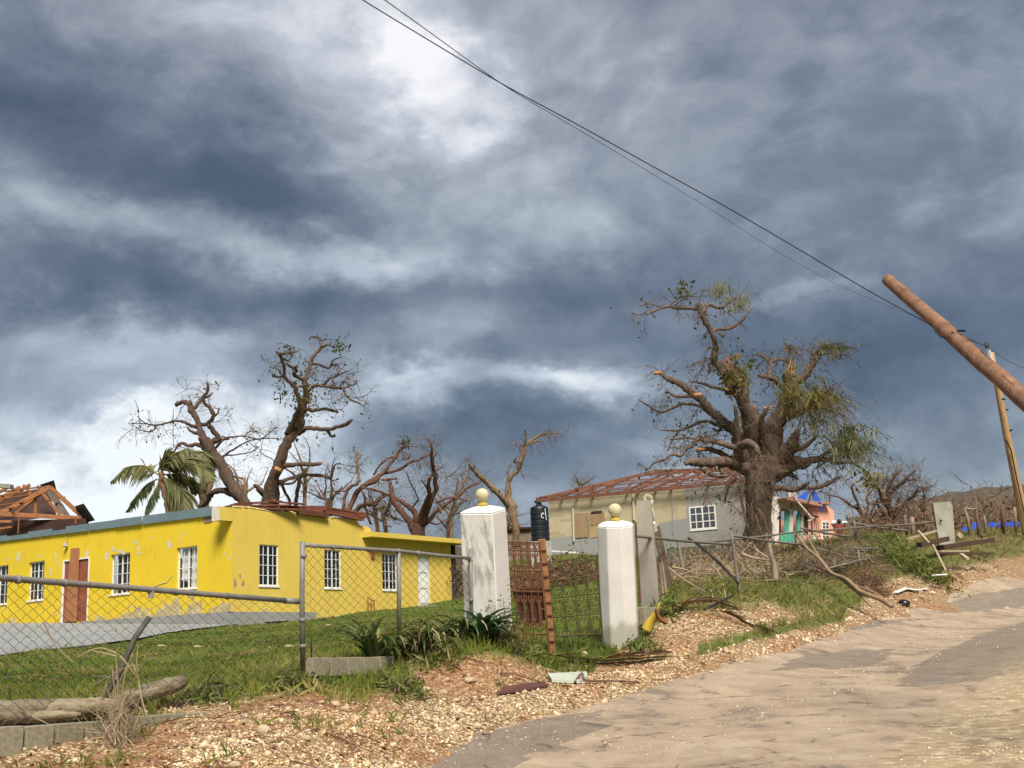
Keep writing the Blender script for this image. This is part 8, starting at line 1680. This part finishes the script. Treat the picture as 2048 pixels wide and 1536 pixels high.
def stones(name, x, y, z, size, tone, mat, r_, label, flat=.65, sink=.25):
    n = len(x); nv = 6; jit_ = OCT[None] * (1 + .5 * (r_.random((n, nv, 1)) - .5)) + .5 * (r_.random((n, nv, 3)) - .5); sc = size[:, None, None] * np.stack([r_.uniform(.7, 1.4, n), r_.uniform(.6, 1.1, n), r_.uniform(.4, .9, n) * flat / .65], 1)[:, None]
    v = jit_ * sc; a = r_.random(n) * 6.283; b_ = r_.normal(size=n) * .6; ca, sa = np.cos(a)[:, None], np.sin(a)[:, None]; cb, sb_ = np.cos(b_)[:, None], np.sin(b_)[:, None]
    X, Y, Z = v[..., 0], v[..., 1], v[..., 2]; Y, Z = Y * cb - Z * sb_, Y * sb_ + Z * cb; X, Y = X * ca - Y * sa, X * sa + Y * ca
    V = np.stack([X + x[:, None], Y + y[:, None], Z + (z + size * flat * (.5 - sink))[:, None]], -1).reshape(-1, 3); T_ = (OCF[None] + (np.arange(n) * nv)[:, None, None]).reshape(-1, 3)
    o = fast_mesh(name, V, T_, mat, kind='stuff', attrs={'tone': np.repeat(tone, nv)}); tag(o, label, 'gravel', None, 'stuff'); return o
M_STONE = attr_material('marl_stone', 'tone', [(0, (.17, .065, .028)), (.25, (.33, .17, .08)), (.5, (.50, .35, .19)), (.75, (.64, .51, .33)), (1, (.74, .65, .49))], .95, .22, 14, bump=.5, bscale=50)
x, y, z, c_, r, r_ = sample(380000, -28, 28, 7.8, 48, seed=3)
g_, d_, dr_ = cover(x, y, z, c_)
berm = np.exp(-((c_ + .5) / .7) ** 2); keep = (c_ < .12) & (r_.random(len(x)) < np.clip((1 - g_) ** 1.5 * (.42 + 1.0 * berm) * (1 - .72 * d_) * (.55 + 2.4 * np.clip(fbm(x * 1.6, y * 1.6, 91, 3) + .12, 0, .35)), 0, 1)); keep &= ~((r > 22) & (r_.random(len(x)) < .2))
x, y, z, r, d_, berm = x[keep], y[keep], z[keep], r[keep], d_[keep], berm[keep]
size = np.clip(r_.lognormal(math.log(.0088), .55, len(x)), .0045, .05) * (1 + np.clip((r - 12) / 22, 0, 1.0)); tone = np.clip(r_.normal(.58, .18, len(x)) + .10 * berm - .40 * d_, 0, 1)
stones('loose_gravel', x, y, z, size, tone, M_STONE, r_, 'loose pale and rusty marl gravel along the verge')
# stray chips on the asphalt
x, y, z, c_, r, r_ = sample(60000, -12, 30, 8, 45, seed=5); zr = base_h(x, y) + .012 * fbm(x * .8, y * .8, 5, 3)
p_ = np.stack([x, y, zr], 1); dd_ = p_ @ FWD; uu_ = 1024 + F * (p_ @ RIGHT) / dd_; vv_ = 768 - F * (p_ @ UP) / dd_
band = np.exp(-((vv_ - np.interp(uu_, [1300, 1500, 1650, 1850, 2000], [1480, 1440, 1380, 1310, 1215])) / 32) ** 2) * .5 + sstep(20, 110, vv_ - np.interp(uu_, [1400, 1720, 1850, 1950, 2048], [1720, 1520, 1430, 1370, 1310])) * .75 + .9 * np.exp(-(c_ / .28) ** 2)
keep = (c_ > .05) & (c_ < ROADW + 2.5) & (r_.random(len(x)) < np.clip(.018 + band * (.34 + 1.8 * fbm(x * 1.7, y * 1.7, 81, 3)), 0, 1)); n = keep.sum()
stones('road_chippings', x[keep], y[keep], zr[keep], np.clip(r_.lognormal(math.log(.0072), .4, n), .004, .018) * (1 + np.clip((r[keep] - 12) / 25, 0, .8)), np.clip(r_.normal(.68, .2, n), 0, 1), M_STONE, r_, 'scattered pale chippings on the asphalt', sink=.1)
# lumps of limestone big enough to single out
M_ROCK = material('limestone_rock', (.60, .50, .34), .95, .3, 9, col2=(.42, .29, .16), bump=.6, bscale=26, obj_rand=.12)
rock_me = []
import bmesh
for s_ in range(6):
    b_ = bmesh.new(); bmesh.ops.create_icosphere(b_, subdivisions=2, radius=1); rr_ = np.random.default_rng(s_)
    for v in b_.verts: k_ = 1 + .5 * float(fbm(v.co.x * 1.6 + s_ * 3, v.co.y * 1.6 + v.co.z * 1.3, s_, 3)); v.co *= k_; v.co.z = max(v.co.z, -.7)
    me = bpy.data.meshes.new('rock'); b_.to_mesh(me); b_.free(); me.materials.append(M_ROCK); rock_me.append(me)
def rock(u, v, wpx, label, group='loose limestone rocks on the verge', k=None):
    p = G(u, v); s_ = wpx * float(p @ FWD) / F * .5; i = int(u * 7 + v) % 6; o = bpy.data.objects.new('rock', rock_me[i]); COL.objects.link(o); o.location = (p[0], p[1], p[2] + s_ * .3); rr_ = random.Random(int(u * 31 + v)); o.rotation_euler = (rr_.uniform(-.3, .3), rr_.uniform(-.3, .3), rr_.uniform(0, 6.28)); o.scale = (s_ * rr_.uniform(.9, 1.15), s_ * rr_.uniform(.75, 1), s_ * rr_.uniform(.55, .8)); return tag(o, label, 'rock', group)
for (u, v, w_, lb) in [(528, 1466, 30, 'biggest pale rock in the marl left of the road'), (558, 1468, 18, 'tall narrow pale rock touching the biggest one'), (540, 1482, 13, 'rounded rock just below the biggest pale rock'), (612, 1480, 20, 'long pale rock right of the biggest one'), (180, 1488, 15, 'whitish rock before the block wall near the dead shrub'), (200, 1484, 17, 'round white stone touching the block wall end'), (643, 1408, 16, 'pale rock below the grey block wall, nearest the post'), (672, 1412, 20, 'creamy rock below the middle of the grey block wall'), (690, 1420, 18, 'yellowish rock right of the creamy one below the grey wall'), (615, 1432, 14, 'pale rock in red earth below the grey fence post'), (578, 1418, 15, 'flat pale rock left below the grey fence post'), (520, 1436, 17, 'pale lumpy rock above the biggest one'), (854, 1382, 18, 'orange-stained rock on the bank below the weathered pillar'), (893, 1362, 16, 'pinkish rock upper left on the red bank'), (940, 1364, 24, 'angular red-grey rock in the middle of the red bank'), (888, 1388, 18, 'cream rock below the pinkish one on the bank'), (912, 1404, 17, 'tawny rock low on the bank'), (955, 1456, 22, 'flat white rock on the marl at the road edge'), (1147, 1334, 10, 'small white stone in the grass before the gate'), (1168, 1311, 16, 'round brown stone on the threshold below the gate'), (1384, 1246, 14, 'pale rock on top of the nearest marl heap'), (1418, 1304, 10, 'whitish stone between heap and road'), (1438, 1298, 9, 'small white stone beside the whitish one'), (1424, 1320, 12, 'pale stone on the asphalt edge below the heaps'), (1576, 1248, 11, 'pale stone at the grass strip end near the heaps'), (2014, 1220, 14, 'lone white stone on the far road surface'), (1850, 1352, 14, 'flat pale stone lying on the road patch'), (490, 1432, 12, 'pale rock at the left top of the red earth'), (476, 1434, 10, 'small pale rock beside the left one at the red earth top'), (1020, 1372, 10, 'pale rock beside the rusted sheet tip'), (330, 1526, 12, 'grey-white rock low in the left gravel'), (460, 1520, 16, 'tan rock near the bottom edge of the gravel'), (470, 1534, 26, 'broad pale rock at the very bottom of the gravel'), (90, 1528, 12, 'pale rock in the lower left corner gravel')]: rock(u, v, w_, lb)
# ---- grass
def blades(name, x, y, z, h, wd, tone, mat, r_, label, lean=.5, per=3):
    n = len(x); x = np.repeat(x, per) + r_.normal(size=n * per) * .02; y = np.repeat(y, per) + r_.normal(size=n * per) * .02; z = np.repeat(z, per) - .01; h = np.repeat(h, per) * r_.uniform(.5, 1.2, n * per); wd = np.repeat(wd, per); m = n * per
    a = r_.random(m) * 6.283; l = np.abs(r_.normal(size=m)) * lean; dx, dy = np.cos(a), np.sin(a); b = r_.random(m) * 3.14; bx, by = np.cos(b) * wd, np.sin(b) * wd; hz = h / np.sqrt(1 + l * l)
    p0 = np.stack([x - bx, y - by, z], 1); p1 = np.stack([x + bx, y + by, z], 1); p2 = np.stack([x + dx * l * h * .35 + bx * .7, y + dy * l * h * .35 + by * .7, z + hz * .6], 1); p3 = np.stack([x + dx * l * h, y + dy * l * h, z + hz], 1)
    V = np.stack([p0, p1, p2, p3], 1).reshape(-1, 3); k_ = np.arange(m)[:, None] * 4; T_ = np.concatenate([k_ + np.array([[0, 1, 2]]), k_ + np.array([[0, 2, 3]])]); o = fast_mesh(name, V, T_, mat, kind='stuff', attrs={'tone': np.repeat(np.repeat(tone, per), 4)}); tag(o, label, 'grass', None, 'stuff'); return o
M_GRASS = attr_material('lawn_blades', 'tone', [(0, (.045, .062, .010)), (.4, (.10, .132, .018)), (.7, (.165, .185, .03)), (.88, (.25, .225, .06)), (1, (.36, .29, .13))], .85, .2, 8, trans=.3)
YPOLY = px
x, y, z, c_, r, r_ = sample(85000, -26, 24, 8.5, 62, seed=11); g_, d_, dr_ = cover(x, y, z, c_); oky = ~inside(x, y, YPOLY)
pq_ = np.stack([x, y, z], 1); uq_ = 1024 + F * (pq_ @ RIGHT) / (pq_ @ FWD); keep = (r_.random(len(x)) < g_ * (1 - .8 * dr_) * np.where(uq_ > 1290, .36, 1.)) & oky & (c_ < -.1)
x, y, z, r = x[keep], y[keep], z[keep], r[keep]; patchy = fbm(x * .7, y * .7, 55, 4)
u_, v_, _ = proj(np.stack([x, y, z], 1).T.T) if False else (None, None, None)
p_ = np.stack([x, y, z], 1); dd_ = p_ @ FWD; uu_ = 1024 + F * (p_ @ RIGHT) / dd_; vv_ = 768 - F * (p_ @ UP) / dd_; eb = (np.interp(uu_, GB[:, 0], GB[:, 1]) - vv_) * dd_ / F
h = .035 + .05 * r_.random(len(x)) * (1 + 1.5 * patchy); h = h + np.exp(-np.abs(eb) / .35) * r_.uniform(0, .16, len(x)); h = h + (uu_ > 1280) * r_.uniform(0, .14, len(x)); h = np.clip(h, .02, .3)
blades('grass', x, y, z, h, .0032 + r * .00022, np.clip(.43 + patchy * 1.5 + r_.normal(size=len(x)) * .13 + np.exp(-np.abs(eb) / .3) * .12 + (uu_ > 1290) * r_.uniform(-.25, .35, len(x)), 0, 1), M_GRASS, r_, 'short green lawn grass with longer tufts at its edges')
# dry rough growth farther up the slope
M_DRYG = attr_material('dry_growth', 'tone', [(0, (.075, .078, .02)), (.5, (.17, .145, .045)), (1, (.30, .24, .12))], .9, .2, 6, trans=.2)
x, y, z, c_, r, r_ = sample(60000, 2, 26, 20, 120, seed=13); g_, d_, dr_ = cover(x, y, z, c_); keep = (r_.random(len(x)) < g_ * dr_ * 1.2) & (c_ < -.3) | ((r > 75) & (c_ < -3)); x, y, z, r = x[keep], y[keep], z[keep], r[keep]
blades('rough_growth', x, y, z, r_.uniform(.04, .18, len(x)) * (1 + r / 120), .003 + r * .00018, np.clip(r_.normal(.45, .25, len(x)), 0, 1), M_DRYG, r_, 'rough dry growth on the slope around the far houses', lean=.8)
# weeds sprouting through the verge marl
# dead leaves caught in the verge
xl, yl, zl_, cl_, rl_, r_ = sample(5200, -27, 24, 8.2, 40, seed=29); kp = (cl_ < -.02) | (r_.random(len(xl)) < .05); xl, yl, zl_ = xl[kp], yl[kp], zl_[kp] + .012; nl = len(xl)
ax = r_.normal(size=(nl, 3)) * [1, 1, .25]; ax = nrm_rows(ax); sd_ = nrm_rows(np.cross(ax, r_.normal(size=(nl, 3)) * [.3, .3, 1])); s_ = r_.uniform(.012, .045, (nl, 1)); pk_ = np.stack([xl, yl, zl_], 1); Vv = np.stack([pk_ - ax * s_, pk_ + sd_ * s_ * .45 + [0, 0, .006], pk_ + ax * s_, pk_ - sd_ * s_ * .45 + [0, 0, .006]], 1).reshape(-1, 3)
o = fast_mesh('leaf_litter', Vv, np.arange(nl * 4).reshape(nl, 4), M_DEADL, kind='stuff', attrs={'tone': np.repeat(np.clip(r_.normal(.5, .3, nl), 0, 1), 4)}); tag(o, 'brown leaf litter caught in the marl verge', 'leaf litter', None, 'stuff')
x, y, z, c_, r, r_ = sample(9000, -27, 22, 8, 40, seed=17); n1_ = fbm(x * 1.1, y * 1.1, 41, 4); keep = (n1_ > .08) & (c_ < -.4) & (r_.random(len(x)) < .8); x, y, z, r = x[keep], y[keep], z[keep], r[keep]
blades('verge_weeds', x, y, z, r_.uniform(.04, .16, len(x)), .003 + r * .0002, np.clip(r_.normal(.55, .25, len(x)), 0, 1), M_GRASS, r_, 'thin weeds sprouting through the verge marl', lean=.8, per=4)
# fallen twigs strewn over the verge
mb = MB(); x, y, z, c_, r, r_ = sample(2000, -27, 24, 8.5, 40, seed=19); 
for i in range(len(x)):
    if c_[i] > -.05 and r_.random() < .85: continue
    a = r_.random() * 6.283; l = r_.uniform(.08, .45); dv = np.array([math.cos(a), math.sin(a), 0]) * l; p = np.array([x[i], y[i], z[i] + .015]); e = p + dv; e[2] = height1(e[0], e[1]) + .015 + r_.random() * .05; m_ = (p + e) / 2 + np.array([r_.normal() * .03, r_.normal() * .03, .02]); mb.tube([p, m_, e], np.array([.006, .0045, .002]) * r_.uniform(.6, 1.4), 3, cap=False)
o = build(mb, 'twig_litter', material('twig_litter', (.22, .12, .065), .95, .4, 4)); tag(o, 'thin brown twigs strewn over the verge', 'twigs', None, 'stuff')
# palm leaf scraps on the lawn
for (u, v, lb) in ((566, 1302, 'pale leaf scrap on the lawn left of the grey fence post'), (650, 1256, 'pale leaf scrap on the lawn behind the tall chain-link bay'), (385, 1302, 'dry leaf scrap on the lawn below the pipe rail'), (312, 1300, 'small yellow leaf scrap on the lawn by the pipe stub')):
    p = G(u, v); w_ = .1; mb = MB(); 
    for k in range(4): dv = np.array([.5 + .2 * k, -.3 + .2 * k, 0]) * .2; mb.quad(p + [0, 0, .07], p + dv * .5 + [.03, 0, .10], p + dv + [0, 0, .06], p + dv * .5 + [-.03, 0, .08])
    o = build(mb, 'leaf_scrap', M_PLP); tag(o, lb, 'leaf', 'leaf scraps on the lawn')
